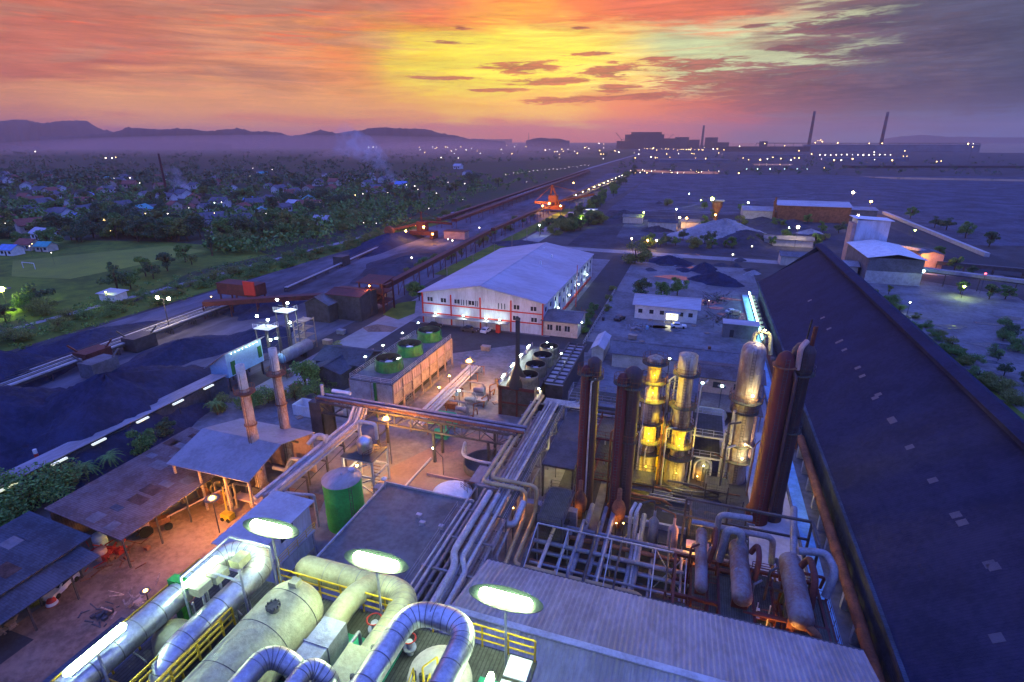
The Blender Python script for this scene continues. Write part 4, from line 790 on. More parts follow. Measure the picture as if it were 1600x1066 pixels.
# ================================================================== pipe bridge across the view
t = T('pipe_bridge', 'long dark truss pipe bridge crossing the yard to the main pipe rack', 'pipe bridge', (-40, 71, 0)); b = MB()
zb, zt, ya, yb_ = 5.6, 7.6, 69.4, 72.4; X0, X1 = -58.6, -22.4
for y in (ya, yb_):
    for z in (zb, zt): b.bar((X0, y, z), (X1, y, z), .22, .3)
    n = 12
    for k in range(n + 1): x = X0 + (X1 - X0) * k / n; b.bar((x, y, zb), (x, y, zt), .14)
    for k in range(n): xa_, xb_ = X0 + (X1 - X0) * k / n, X0 + (X1 - X0) * (k + 1) / n; b.bar((xa_, y, zb if k % 2 else zt), (xb_, y, zt if k % 2 else zb), .12)
for k in range(13): x = X0 + (X1 - X0) * k / 12; b.bar((x, ya, zb), (x, yb_, zb), .16); b.bar((x, ya, zt), (x, yb_, zt), .14)
b.build('truss', 'steel_dark', t)
for x in (X0 + .6, -47, -36.5, -27): MB().bar((x, ya, 0), (x, ya, zb), .4).bar((x, yb_, 0), (x, yb_, zb), .4).bar((x, ya, 2.8), (x, yb_, 2.8), .25).build('trestle', 'steel_dark', t)
MB().rail((X0, ya - .1, zt), (X1, ya - .1, zt), 1.0, 2.4, .04, 1).build('railing', 'steel_dark', t)
for i, (y, r, m_) in enumerate(((70.0, .22, 'rust'), (70.6, .26, 'pipe_grey'), (71.25, .18, 'tower_dark'), (71.75, .26, 'pipe_grey'))):
    pipe('pipe lying in the top of the long truss bridge', [(X0 - .6, y, zt + .3), (X1 + 1, y, zt + .3)], r, m_, 'pipes on the truss bridge')
b = MB(); b.box(-60.2, 69.2, 0, -57.8, 72.8, 7.4); tag(b.build('bridge_tower', 'steel_dark', loc=(-59, 71, 0)), 'dark box tower at the left end of the pipe bridge', 'tower')
pipe('short pale upright pipe on the left end of the pipe bridge', [(-58.6, 71.2, 7.4), (-58.6, 71.2, 10.0)], .3, 'pipe_pale'); pipe('white pipe stub lying by the left end of the pipe bridge', [(-58.0, 73.2, 8.0), (-54.4, 73.2, 8.0)], .4, 'white')
c = P(480, 645); t = T('skip', 'pale blue open skip on the ground left of the pipe bridge', 'skip', (c.x, c.y, 0)); b = MB(); b.box(c.x - 2, c.y - 1.5, 0, c.x + 2, c.y - 1.35, 2.2); b.box(c.x - 2, c.y + 1.35, 0, c.x + 2, c.y + 1.5, 2.2); b.box(c.x - 2, c.y - 1.35, 0, c.x - 1.85, c.y + 1.35, 2.2); b.box(c.x + 1.85, c.y - 1.35, 0, c.x + 2, c.y + 1.35, 2.2); b.box(c.x - 1.85, c.y - 1.35, .3, c.x + 1.85, c.y + 1.35, .5); b.build('skip_body', 'white', t)
# diagonal bundle of pipes along the workshop to the bridge
for i, (dx, r, m_) in enumerate(((0, .30, 'pipe_pale'), (.75, .24, 'pipe_grey'), (1.35, .32, 'pipe_pale'), (2.0, .22, 'pipe_yellow'), (2.5, .18, 'pipe_grey'))):
    pipe('pipe of the bundle running along the workshop towards the orange lamp', [(-51.4 + dx, 46.5 + dx, 5.4), (-51.0 + dx, 67.5, 6.0), (-51.0 + dx, 69.3, 7.9)], r, m_, 'bundle of pipes beside the workshop')
t = T('pipe_stand', 'row of dark trestles under the bundle of pipes beside the workshop', 'pipe rack', (-50, 58, 0)); b = MB()
for y in (48.5, 53, 57.5, 62, 66.5):
    for x in (-51.9, -48.3): b.bar((x, y, 0), (x, y, 5.1), .2)
    b.bar((-52, y, 5.05), (-48.2, y, 5.05), .22); b.bar((-51.9, y, 1), (-48.3, y, 4.8), .1)
b.build('trestle', 'steel_dark', t)
for lab, pts, r in (('pale pipe leaving the nearer chimney with a double bend', [(-56.6, 55.6, 3.4), (-54.2, 55.6, 3.4), (-53.6, 56.2, 5.2), (-51.2, 56.2, 5.4)], .3), ('silvery flue pipe joining the farther chimney to the pipe bundle', [(-57.2, 61.6, 5.8), (-52.6, 61.9, 5.8), (-51.2, 61.9, 6.2)], .42), ('thin hooked pipe behind the kiosk roof', [(-44.6, 49.8, 0), (-44.6, 49.8, 5.2), (-46.4, 49.4, 5.2), (-49.5, 49.2, 5.0)], .2), ('orange lit hooked pipe over the pipe bundle', [(-52.6, 59, 6.2), (-51.9, 60.4, 7.3), (-50.6, 60.6, 7.2), (-50.6, 60.6, 5.8)], .34)): pipe(lab, pts, r, 'pipe_pale')
# ================================================================== main pipe rack
t = T('pipe_rack', 'long steel pipe rack running from the roof edge back to the cooling units', 'pipe rack', (-21, 60, 0)); b = MB()
for k in range(11):
    y = 31.5 + k * 5.2
    for x in (-24.2, -18.2): b.bar((x, y, 0), (x, y, 6.4), .24)
    for z in (3.9, 6.2): b.bar((-24.4, y, z), (-18.0, y, z), .22, .26)
    b.bar((-24.2, y, .6), (-18.2, y, 3.8), .1)
for x in (-24.2, -18.2):
    for z in (3.6, 5.95): b.bar((x, 31, z), (x, 84, z), .2)
b.build('frame', 'pipe_grey', t); MB().rail((-18.0, 31, 6.4), (-18.0, 84, 6.4), 1.1, 2.6, .035, 1).build('railing', 'pipe_grey', t); MB().box(-18.9, 52, 6.35, -18.1, 84, 6.42).build('walkway', 'deck', t)
MB().rail((-24.5, 31, 6.4), (-24.5, 52, 6.4), 1.0, 2.6, .035, 1).build('railing', 'pipe_grey', t)
for i, (x, y0, r, m_) in enumerate(((-20.7, 55, .16, 'pipe_pale'), (-20.2, 30, .2, 'pipe_grey'), (-19.8, 52, .14, 'pipe_grey'), (-19.4, 40, .22, 'pipe_pale'), (-21.2, 58, .2, 'pipe_grey'))):
    pipe('straight grey pipe on the top deck of the main rack', [(x, y0, 6.55), (x, 84, 6.55)], r, m_, 'straight pipes on the main rack')
for i, (x, r) in enumerate(((-23.6, .2), (-22.7, .25), (-21.8, .2), (-20.9, .28), (-19.9, .2))): pipe('pipe on the lower deck of the main rack', [(x, 31, 4.3), (x, 84, 4.3)], r, 'pipe_grey', 'lower pipes in the main rack')
pipe('wide pale pipe swerving along the left side of the rack, larger of the pair', [(-21.5, 55.5, 7.0), (-21.5, 44.0, 7.0), (-20.6, 42.4, 6.7), (-20.6, 28, 6.7)], .42, 'pipe_pale', flanges=4); pipe('wide pale pipe swerving along the rack, slimmer of the pair', [(-20.3, 55.5, 6.9), (-20.3, 43.6, 6.9), (-19.2, 42.0, 6.7), (-19.2, 28, 6.7)], .3, 'pipe_pale', flanges=4)
pipe('thin conduit along the outer left edge of the main rack', [(-23.9, 30, 6.6), (-23.9, 54, 6.6)], .12, 'pipe_pale'); pipe('second thin conduit near the outer left edge of the main rack', [(-23.2, 30, 6.6), (-23.2, 53, 6.6)], .16, 'pipe_pale')
pipe('outer yellowish pipe with three right-angle bends from the rack to the roof edge', [(-23.1, 84.5, 7.3), (-23.1, 57.0, 7.3), (-17.1, 57.0, 7.3), (-17.1, 56.6, 3.6), (-16.6, 46.8, 3.6), (-2.0, 46.8, 3.6), (-2.0, 46.8, 0)], .28, 'pipe_yellow', bend=.9, flanges=5)
pipe('inner yellowish pipe with three right-angle bends from the rack to the roof edge', [(-22.3, 84.5, 7.3), (-22.3, 58.2, 7.3), (-15.9, 58.2, 7.3), (-15.9, 57.6, 3.6), (-15.7, 47.9, 3.6), (-1.1, 47.9, 3.6), (-1.1, 47.9, 0)], .28, 'pipe_yellow', bend=.9, flanges=5)
pipe('bare blue-grey loop pipe dipping off the rack beside the yellowish pipes', [(-20.4, 57.8, 5.9), (-18.7, 56.2, 5.9), (-18.5, 52.6, 5.0), (-17.3, 52.8, 5.0), (-16.9, 55.6, 6.6)], .42, 'galv', bend=1.0); pipe('pale elbow pipe lit orange on the far end of the main rack', [(-24.0, 86.0, 3.5), (-24.0, 86.0, 8.0), (-22.6, 84.4, 8.0), (-22.6, 82, 7.4)], .32, 'pipe_yellow')
for i, dx in enumerate((0, .8)): pipe('short upright pipe with an orange foot below the yellowish bends', [(-18.3 + dx, 50.9, 5.3), (-18.5 + dx, 47.4, 4.6), (-18.5 + dx, 47.4, .4)], .2, 'pipe_grey', 'pipes under the yellowish bends')
for i in range(4): pipe('curved pipe at the far right end of the main rack', [(-16.6 + i * .55, 97 - i * .2, 6.3), (-16.6 + i * .55, 85.5 - i * .55, 6.3), (-22 , 85.5 - i * .55, 6.3)], .2, 'pipe_pale', 'curved pipes by the dark red columns', bend=1.2)
tag(MB().box(-18.6, 58, .2, -10.5, 59.0, 4.6).build('screen_wall', 'pipe_grey', loc=(-14.6, 58.5, .2)), 'grey screen wall behind the yellowish pipe bends', 'wall')
t = T('equipment_house', 'dark open equipment house beside the main rack with a lit door lamp', 'building', (-16, 70, 0)); MB().box(-17.4, 66, 5.4, -12.6, 84, 5.7).build('roof', 'steel_dark', t)
for x in (-17.2, -12.8):
    for y in (66.2, 75, 83.8): MB().bar((x, y, 0), (x, y, 5.4), .25).build('post', 'steel_dark', t)
MB().box(-17.3, 77, 0, -12.7, 83.7, 4.2).build('inner_room', 'plaster', t)
bulb_lamp(P(869, 717, 3.4), 'small lit door lamp in the dark equipment house', 'warm', .17, 0)
# ================================================================== cooling tower with three green fans
t = T('cooling_tower', 'long wooden cooling tower with three green fans on its roof', 'cooling tower', (-55, 93, 0)); x0, x1, y0, y1 = -59.4, -50.4, 80.4, 107
b = MB(); b.box(x0, y0, 2.6, x1, y1, 7.0); b.build('casing', 'timber', t)
b = MB(); b.box(x0 - .3, y0 - .3, 0, x1 + .3, y1 + .3, .7); b.build('basin', 'concrete', t)
b = MB(); b.box(x0 + .8, y0 + .8, .7, x1 - .8, y1 - .8, 2.6); b.build('shade_core', 'black', t)  # black box put in for the shade of the open bottom
for y in [y0 + .1 + k * (y1 - y0 - .2) / 7 for k in range(8)]: b = MB(); b.box(x1, y - .14, 0, x1 + .3, y + .14, 7.1); b.box(x0 - .3, y - .14, 0, x0, y + .14, 7.1); b.build('frame_post', 'timber', t)
b = MB()
for z in (2.5, 4.8, 6.95): b.box(x1, y0, z, x1 + .2, y1, z + .2)
b.build('girt', 'timber', t)
b = MB()
for k in range(28): y = y0 + .6 + k * (y1 - y0 - 1) / 28; b.box(x1, y, 4.95, x1 + .07, y + .62, 6.85)
b.build('louvre_panel', 'plaster_pink', t)
MB().box(x0 - .1, y0 - .1, 7.0, x1 + .1, y1 + .1, 7.15).build('deck', 'flat_roof', t); b = MB(); b.rail((x0, y0, 7.15), (x0, y1, 7.15), 1.0, 2.4); b.rail((x1, y0, 7.15), (x1, y1, 7.15), 1.0, 2.4); b.rail((x0, y0, 7.15), (x1, y0, 7.15), 1.0, 2.2); b.build('railing', 'pipe_pale', t)
b = MB(); b.box(x0 - .05, y0 - .12, .5, x1 - 4.6, y0, 6.9); b.box(x1 - 4.4, y0 - .12, .5, x1, y0, 6.9); b.build('end_cladding', 'galv', t)
MB().bar((x1 - 3.4, y0 - .4, 0), (x1 - 3.4, y0 - .4, 7.2), .4).build('riser', 'green', t)
def fan(root, x, y, z, r, m, mi='black'):
    f_ = MB().lathe((x, y, z), [(r * 1.12, 0), (r * 1.0, .8), (r * .97, 1.4), (r * 1.05, 2.3), (r * 1.0, 2.3)], 36).build('fan_stack', m, root)
    MB().lathe((x, y, z), [(r * 1.0, 2.29), (r * .9, 1.4), (r * .92, .95)], 36).build('throat_shade', 'black', f_)  # throat and plate coloured black for the shade inside the cowl
    b = MB()
    for k in range(8):
        a = k * math.pi / 4; ca, sa = math.cos(a), math.sin(a)
        def q(rr, o, zz): return (x + ca * rr - sa * o, y + sa * rr + ca * o, z + zz)
        b.add([q(.5, -.2, 1.35), q(.5, .25, 1.2), q(r * .86, .4, 1.22), q(r * .86, -.3, 1.45)], [(0, 1, 2, 3)])
    b.build('fan_blade', 'steel_dark', f_); MB().lathe((x, y, z + 1.3), [(r * .30, 0), (r * .30, .16), (.01, .24)], 20).build('fan_hub', 'white', f_)
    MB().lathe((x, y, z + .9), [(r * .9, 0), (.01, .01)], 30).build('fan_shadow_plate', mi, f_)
    b = MB()
    for k in range(18): a = k * math.pi / 9; b.bar((x + r * 1.13 * math.cos(a), y + r * 1.13 * math.sin(a), z), (x + r * 1.06 * math.cos(a), y + r * 1.06 * math.sin(a), z + 2.1), .08)
    b.build('stack_rib', m, f_); return f_
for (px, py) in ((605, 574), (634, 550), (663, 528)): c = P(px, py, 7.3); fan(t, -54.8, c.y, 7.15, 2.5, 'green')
for i, (px, py) in enumerate(((567, 556), (592, 538), (623, 519), (647, 503))):
    p = P(px, py, 9.2); p.x = -60.0; bulb_lamp((p.x, p.y, 9.0), 'white lamp on a post along the far side of the green fan tower', 'lamp_white', .2, 6.6, None, 'white lamps along the green fan tower')
bulb_lamp(P(555, 608, 3.6), 'white lamp low at the near corner of the green fan tower', 'lamp_white', .24, 0)
for i, (px, py) in enumerate(((624, 560), (647, 545), (675, 524))):
    p = P(px, py, 8.6); t2 = T('tube_lamp', 'short white tube lamp fixed on the green fan cowl', 'lamp', p, 'tube lamps on the green fans'); MB().cyl(p - V(.3, .4, 0), p + V(.3, .4, .2), .06, seg=8).build('tube', 'lamp_white', t2); MB().bar(p - V(0, 0, .1), p - V(0, 0, 1.4), .06).build('bracket', 'galv', t2)
# pipework in the court right of it
for i, (dx, r) in enumerate(((0, .3), (.9, .22), (1.6, .3), (2.4, .2))): pipe('pipe running along the cooling tower court past the orange lamp', [(-44.6 + dx, 76, 2.4), (-44.6 + dx, 104, 2.4), (-44.6 + dx, 106, .3)], r, 'pipe_pale', 'court pipes')
t = T('pipe_stand', 'low trestles under the court pipes near the second orange lamp', 'pipe rack', (-43, 90, 0)); b = MB()
for k in range(8):
    y = 77 + k * 4; b.bar((-45, y, 0), (-45, y, 2.1), .16); b.bar((-41.6, y, 0), (-41.6, y, 2.1), .16); b.bar((-45.1, y, 2.05), (-41.5, y, 2.05), .16)
b.build('trestle', 'rust', t); bulb_lamp(P(717, 611, 3.2), 'pale green lamp hanging among the court pipes', 'lamp_white', .22, 0)
t = T('pump_set', 'greenish pumps on plinths beside the court pipes', 'pump', (-39, 82, 0)); rnd = random.Random(9)
for k in range(5): y = 77 + k * 4.6; b = MB(); b.box(-40.4, y - .7, 0, -37.6, y + .7, .5); b.cyl((-40.1, y, 1.1), (-38.4, y, 1.1), .5, seg=14); b.cyl((-38.4, y, 1.1), (-37.7, y, 1.1), .7, seg=14); b.tube([(-38, y, 1.5), (-38, y, 2.6), (-41.5, y, 2.6)], .16, 8); b.build('pump_body', 'green_deck' if k < 2 else 'pipe_grey', t)
b = MB()
for k in range(9): y = 79 + k * 3; b.tube([(-37.2 + .6 * (k % 3), y, 0), (-37.2 + .6 * (k % 3), y, 1.6), (-36.0 + .4 * (k % 2), y + 1.8, 1.6), (-36, y + 2, 0)], .12, 6)
tag(b.build('loose_pipework', 'rust', loc=(-37, 90, 0)), 'low tangle of rusty pipework on the court floor by the pumps', 'pipework')
c = P(640, 628); t = tag(MB().lathe((c.x, c.y, 1.2), [(1.0, -.06), (1.12, 0), (1.0, .06), (.92, 0), (1.0, -.06)], 24, 'x').build('handwheel', 'pipe_pale', loc=(c.x, c.y, 0)), 'large pale handwheel standing under the cooling tower wall', 'wheel')
for a in range(3): MB().bar((c.x, c.y - math.cos(a * 1.047), 1.2 - math.sin(a * 1.047)), (c.x, c.y + math.cos(a * 1.047), 1.2 + math.sin(a * 1.047)), .08).build('spoke', 'pipe_pale', t)
c = P(545, 585, 0); t = gable('low dark pitched shed between the leafy tree and the green fan tower', 'shed', c.x - 7, c.x + 5, c.y - 2, c.y + 7, 3.6, 5.2, 'x', 'roof_slate', 'roof_slate', .5, name='dark_shed'); c = P(520, 600, 0); gable('second low dark shed roof nearer the leafy tree', 'shed', c.x - 5, c.x + 3, c.y - 1, c.y + 5, 3.2, 4.4, 'y', 'roof_slate', 'roof_slate', .4, name='dark_shed')
# ================================================================== darker cooling tower, black stack
t = T('cooling_tower', 'darker cooling tower with grey fan cowls and a red end wall behind the pipe rack', 'cooling tower', (-29, 107, 0)); x0, x1, y0, y1 = -32.0, -24.6, 88.5, 111
MB().box(x0, y0, 0, x1, y1, 5.8).build('casing', 'steel_dark', t); b = MB(); b.box(x0 - .15, y0 - .2, .1, x0 + .5, y0, 6.2); b.box(x0 - .15, y0 - .2, 5.6, x1, y0, 6.2); b.box(x0 + 3.4, y0 - .2, .1, x0 + 3.7, y0, 5.6); b.box(x0, y0 - .15, 2.6, x1, y0, 2.9); b.build('end_frame', 'steel_red', t)
MB().box(x0 - .2, y0 - .1, 5.8, x1 + .1, y1, 5.95).build('deck', 'steel_dark', t)
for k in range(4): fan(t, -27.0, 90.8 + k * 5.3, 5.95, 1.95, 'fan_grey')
b = MB(); b.rail((x0, y0, 5.95), (x0, y1, 5.95), 1, 2.4); b.build('railing', 'pipe_pale', t)
for i in range(4): p = V(x0 - .05, 91 + i * 5.6, 7.1); t2 = T('tube_lamp', 'bluish white tube lamp on the edge of the darker cooling tower', 'lamp', (p.x, p.y, 5.95), 'tube lamps along the darker cooling tower'); MB().cyl(p - V(0, .8, 0), p + V(0, .8, 0), .12, seg=8).build('tube', 'lamp_white', t2); MB().bar(p - V(0, 0, 1.1), p, .07).build('post', 'galv', t2)
for i, (px, py) in enumerate(((862, 543), (877, 553), (842, 608))): bulb_lamp(P(px, py, 8.6), ('small yellowish lamp between the grey fan cowls', 'white lamp at the far right of the grey fan cowls', 'bright lamp by the nearest grey fan cowl')[i], 'lamp_white', .16, 5.9)
t = T('flue_stack', 'tall thin black stack standing out of a cone beside the grey fan cowls', 'stack', (-30.1, 99.8, 0)); MB().lathe((-28.9, 90.2, 0), [(2.2, 5.9), (1.7, 7.2), (.75, 9.4), (.42, 10.2), (.42, 19.4), (.36, 19.4), (.34, 17)], 20).build('shaft', 'black', t)
b = MB(); b.lathe((-28.9, 90.2, 0), [(.44, 19.0), (.5, 19.1), (.5, 19.35), (.44, 19.4)], 20); b.build('collar', 'steel_dark', t)
t = T('ladder_gantry', 'gantry of pale cells and dark beams between the grey fan cowls and the red columns', 'gantry', (-24, 110, 0)); b = MB()
for x in (-24.2, -22.3, -20.4): b.bar((x, 92, 6.6), (x, 114, 6.6), .25, .4)
for k in range(12): y = 92 + k * 2; b.bar((-24.2, y, 6.55), (-20.4, y, 6.55), .2, .3)
b.build('beam', 'steel_dark', t); MB().box(-24.1, 92.1, 6.0, -20.5, 113.9, 6.15).build('panel', 'roof_ware', t); MB().box(-24.0, 92.4, 0, -20.6, 113.6, 6.0).build('casing', 'steel_dark', t)
# ================================================================== tall columns
def ring(b, x, y, z, r0, r1, th=.12, seg=24): b.lathe((x, y, z), [(r0, 0), (r1, 0), (r1, th), (r0, th)], seg)
def rail_ring(b, x, y, z, r, h=1.05, n=12):
    for k in range(n): a = 2 * math.pi * k / n; b.cyl((x + r * math.cos(a), y + r * math.sin(a), z), (x + r * math.cos(a), y + r * math.sin(a), z + h), .03, seg=5)
    for zz in (h * .5, h): b.lathe((x, y, z + zz), [(r - .03, 0), (r, .03), (r + .03, 0), (r, -.03), (r - .03, 0)], 24)
def ladder(b, x, y, z0, z1, dy):
    for dx in (-.22, .22): b.bar((x + dx, y + dy, z0), (x + dx, y + dy, z1), .05)
    k = z0
    while k < z1: b.bar((x - .22, y + dy, k), (x + .22, y + dy, k), .035); k += .45
def column(label, x, y, prof, m, rings=(), name='process_column', rails=True, group=None, top=True, rm='rust'):
    t = T(name, label, 'column', (x, y, 0), group); MB().lathe((x, y, 0), prof, 28).build('shell', m, t); r0 = max(p[0] for p in prof); h = prof[-1][1]
    for z, ro in rings:
        b = MB(); rr = ro; ring(b, x, y, z, 0.2, rr, .12); p_ = b.build('platform', 'deck' if rails else rm, t)
        if rails: bb = MB(); rail_ring(bb, x, y, z + .1, rr - .05); bb.build('railing', rm, p_)
    b = MB(); ladder(b, x, y, .5, h * .98, -(r0 + .14)); b.build('ladder', 'steel_dark', t)
    b = MB(); z = 1.5
    while z < h - 1: ring(b, x, y, z, prof_r(prof, z) - .05, prof_r(prof, z) + .035, .08); z += 3.4
    b.build('shell_band', m, t); return t
def prof_r(prof, z):
    for (r0, z0), (r1, z1) in zip(prof, prof[1:]):
        if z0 <= z <= z1 and z1 > z0: return r0 + (r1 - r0) * (z - z0) / (z1 - z0)
    return prof[0][0]
c1 = column('tall dark red column nearest the pipe rack, left one of its pair', -11.4, 65.0, [(.9, 0), (.9, 1.2), (.62, 1.6), (.62, 21.8), (.4, 22.3), (.02, 22.5)], 'tower_red', [(21.3, 1.15)])
c1 = column('tall dark grey column behind the leftmost red one, with a wider head', -10.45, 65.7, [(.8, 0), (.74, 14), (.72, 20.5), (.9, 21), (.9, 22.9), (.4, 23.4), (.02, 23.5)], 'tower_dark', [(20.6, 1.25)])
for dx, zz in ((-.9, 21), (.95, 22.5)): pass
pipe('thin pale pipe climbing between the leftmost pair of columns', [(-10.55, 64.4, .5), (-10.55, 64.4, 20.4), (-9.9, 65.4, 20.9)], .11, 'pipe_pale', seg=8)
column('tall dark red column in the middle of the view, left one of its pair', -6.6, 65.0, [(1.0, 0), (1.0, 1.4), (.68, 1.8), (.68, 21.4), (.4, 21.9), (.02, 22)], 'tower_red', [(20.6, 1.2)])
column('thick brownish dark column right of the middle red one', -5.35, 65.7, [(1.05, 0), (1.05, 1.4), (1.0, 1.8), (1.0, 20.8), (1.1, 21), (1.1, 22.2), (.5, 22.7), (.02, 22.8)], 'tower_dark', [(20.0, 1.6), (12, 1.25)])
for x, y, lab in ((-10.9, 62.6, 'bulbous orange lit drum at the foot of the leftmost red column'), (-5.6, 62.4, 'bulbous orange lit drum at the foot of the middle red column')):
    t = T('drum', lab, 'drum', (x, y, 0)); MB().lathe((x, y, 0), [(.35, .3), (.5, 1.2), (.9, 2.0), (.95, 3.4), (.7, 4.2), (.34, 4.7), (.3, 6.4), (.02, 6.5)], 20).build('shell', 'rust', t); b = MB()
    for k in range(4): a = k * math.pi / 2 + .7; b.bar((x + .8 * math.cos(a), y + .8 * math.sin(a), 0), (x + .8 * math.cos(a), y + .8 * math.sin(a), 2.6), .12)
    b.build('leg', 'steel_dark', t)
    bulb_lamp((x - .5, y - 1.5, 1.8), 'small orange lamp at the foot of a dark red column', 'sodium_small', .085, 0, None, 'small orange lamps among the red columns')
for (px, py, z) in ((880, 777, 3), (930, 715, 4), (931, 738, 3), (950, 742, 3), (974, 818, 2.5), (963, 818, 3)): bulb_lamp(P(px, py, z), 'small orange lamp among the red columns', 'sodium_small', .075, 0, None, 'small orange lamps among the red columns')
t3 = column('lamp-lit yellow column with ring platforms, left one of the yellow pair', -3.3, 76.6, [(1.45, 0), (1.45, .4), (1.3, 4.0), (1.3, 4.4), (1.12, 4.6), (1.12, 9.4), (1.38, 9.8), (1.38, 13.2), (1.08, 13.6), (1.02, 19.2), (1.15, 19.3), (1.15, 20.0), (.3, 20.5), (.02, 20.5)], 'column_grey', [(4.6, 2.3), (6.4, 2.0), (9.6, 1.9), (13.4, 2.2), (16.3, 2.0), (19.3, 1.9)])
t4 = column('lamp-lit yellow column with a dark upper half, right one of the yellow pair', 1.2, 76.3, [(1.55, 0), (1.55, .4), (1.4, 4.4), (1.05, 4.8), (1.05, 9.6), (1.3, 10), (1.3, 13), (1.05, 13.6), (1.05, 18), (1.35, 18.4), (1.35, 21.2), (.4, 21.5), (.02, 21.5)], 'column_grey', [(4.8, 2.4), (6.6, 2.1), (9.8, 1.9), (13.2, 2.0), (18.3, 1.9)])
def col_lamp(x, y, z, r, n, m='amber', dx=0.0, a=1.5, size=.10, grp='amber lamps on the yellow columns', lab='small amber lamp lighting the shell of a yellow column'):
    p = V(x + dx, y - r - a, z); t = T('wall_lamp', lab, 'lamp', (x, y - r, z), grp); MB().ball(p, size, 10).build('bulb', m, t); MB().bar(p + V(0, .05, .14), (x + dx * .3, y - r * .8, z + .25), .05).build('bracket', 'steel_dark', t)
for (x, y, z, r) in ((-3.3, 76.6, 17.9, 1.05), (-3.3, 76.6, 15.1, 1.05), (-3.3, 76.6, 8.3, 1.12), (-3.3, 76.6, 7.1, 1.12), (1.2, 76.3, 8.4, 1.05), (1.2, 76.3, 7.2, 1.05)): col_lamp(x, y, z, r, 0, dx=.15, a=.42, size=.085)
col_lamp(-3.3, 76.6, 3.0, 1.4, 0, dx=.2, a=.9, size=.05); col_lamp(1.2, 76.3, 3.0, 1.5, 0, dx=.2, a=.9, size=.05)
for x in (-1.9, -1.45, -1.0, -.3): pipe('thin grey pipe rising between the two yellow columns', [(x, 77.6, .5), (x, 77.6, 17.5 + x), (x + .8, 78.4, 17.9 + x)], .12, 'pipe_pale', 'pipes between the yellow columns', seg=8)
pipe('yellow hooked pipe at the base of the left yellow column', [(-1.6, 75.5, .2), (-1.6, 75.5, 6.2), (-2.4, 75.8, 6.4)], .16, 'yellow', seg=8)
t5 = column('broad silvery column with a domed head and lit ring platforms', 10.0, 79.9, [(1.75, 0), (1.75, .3), (1.6, 4.0), (1.55, 4.4), (1.55, 12), (1.7, 12.2), (1.7, 21.4), (1.5, 22.2), (1.0, 22.7), (.02, 22.9)], 'column_silver', [(3.9, 2.5), (6.6, 2.3), (12.0, 2.05), (13.8, 2.4)])
col_lamp(10.0, 79.9, 15.6, 1.7, 0, 'warm', .5, .8, .15, 'pale lamps on the silvery column', 'small pale lamp lighting the silvery column'); col_lamp(10.0, 79.9, 7.6, 1.6, 0, 'warm', .6, .8, .10, 'pale lamps on the silvery column', 'small pale lamp lighting the silvery column'); col_lamp(10.0, 79.9, 5.2, 1.6, 0, 'warm', .5, .8, .12, 'pale lamps on the silvery column', 'small pale lamp lighting the silvery column')
pipe('thick pale pipe strapped down the left flank of the silvery column', [(8.6, 78.6, 1), (8.6, 78.6, 12.4)], .22, 'pipe_pale'); pipe('orange lit pipe down the right flank of the silvery column', [(11.6, 78.6, 5), (11.6, 78.6, 12)], .25, 'plaster_pink')
pipe('arched pipe lit bright over the head of the silvery column', [(9.9, 81.6, 20), (9.9, 81.6, 23.9), (11.9, 81.0, 24.2), (12.3, 80.6, 21)], .3, 'cream', bend=.9)
bulb_lamp((11.0, 80.4, 24.6), 'bright lamp by the arched pipe on top of the silvery column', 'warm', .18, 22.5)
c6 = column('huge dark red column by the coal shed, left one of the twin', 12.6, 70.4, [(1.5, 0), (1.5, 1.8), (1.18, 2.2), (1.15, 23.9), (.9, 24.8), (.4, 25.3), (.02, 25.4)], 'tower_red', [(23.4, 1.45)], rails=False)
c7 = column('huge dark bluish column by the coal shed, right one of the twin', 14.7, 71.6, [(1.3, 0), (1.15, 3), (1.15, 22.2), (1.35, 22.4), (1.35, 25.2), (1.0, 26.0), (.02, 26.4)], 'tower_dark', [(22.2, 1.7), (14, 1.5)], rm='steel_dark')
pipe('thin dark mast with a collar on top of the huge twin columns', [(14.5, 70.9, 26), (14.7, 70.9, 29.6)], .09, 'black', seg=8); pipe('stout red vent pipe on top of the bluish twin column', [(15.3, 71.4, 25.6), (15.4, 71.4, 28.6)], .26, 'steel_red'); pipe('pinkish curved vent on the shoulder of the twin columns', [(14.0, 70.2, 23.2), (13.9, 69.9, 26.2), (14.6, 70.6, 26.9)], .32, 'plaster_pink')
pipe('dark pipe running down between the huge twin columns', [(13.9, 69.3, 2), (13.9, 69.3, 22.4), (13.6, 70.2, 23)], .22, 'tower_dark')
# frames, drums and walkways behind and between the columns
def tower_frame(label, x0, x1, y0, y1, zs, m='pipe_grey', n=2):
    t = T('steel_frame', label, 'frame', ((x0 + x1) / 2, (y0 + y1) / 2, 0)); b = MB()
    for x in (x0, x1):
        for y in (y0, y1): b.bar((x, y, 0), (x, y, zs[-1] + 1.1), .2)
    for z in zs:
        for y in (y0, y1): b.bar((x0, y, z), (x1, y, z), .2)
        for x in (x0, x1): b.bar((x, y0, z), (x, y1, z), .2)
    b.build('frame', m, t)
    for z in zs: MB().box(x0 + .12, y0 + .12, z + .11, x1 - .12, y1 - .12, z + .17).build('floor', 'deck', t)
    b = MB()
    for z in zs:
        for p, q in (((x0, y0), (x1, y0)), ((x1, y0), (x1, y1)), ((x0, y1), (x1, y1)), ((x0, y0), (x0, y1))): b.rail((*p, z + .17), (*q, z + .17), 1.0, 1.6, .03, 1)
    b.build('railing', m, t); return t
tower_frame('steel access frame squeezed between the red columns and the yellow columns', -8.6, -4.8, 78, 84, (4, 8, 12), 'steel_dark'); tower_frame('steel frame between the yellow columns and the silvery column', 2.9, 7.6, 77, 84.5, (4.6, 8.2), 'pipe_pale')
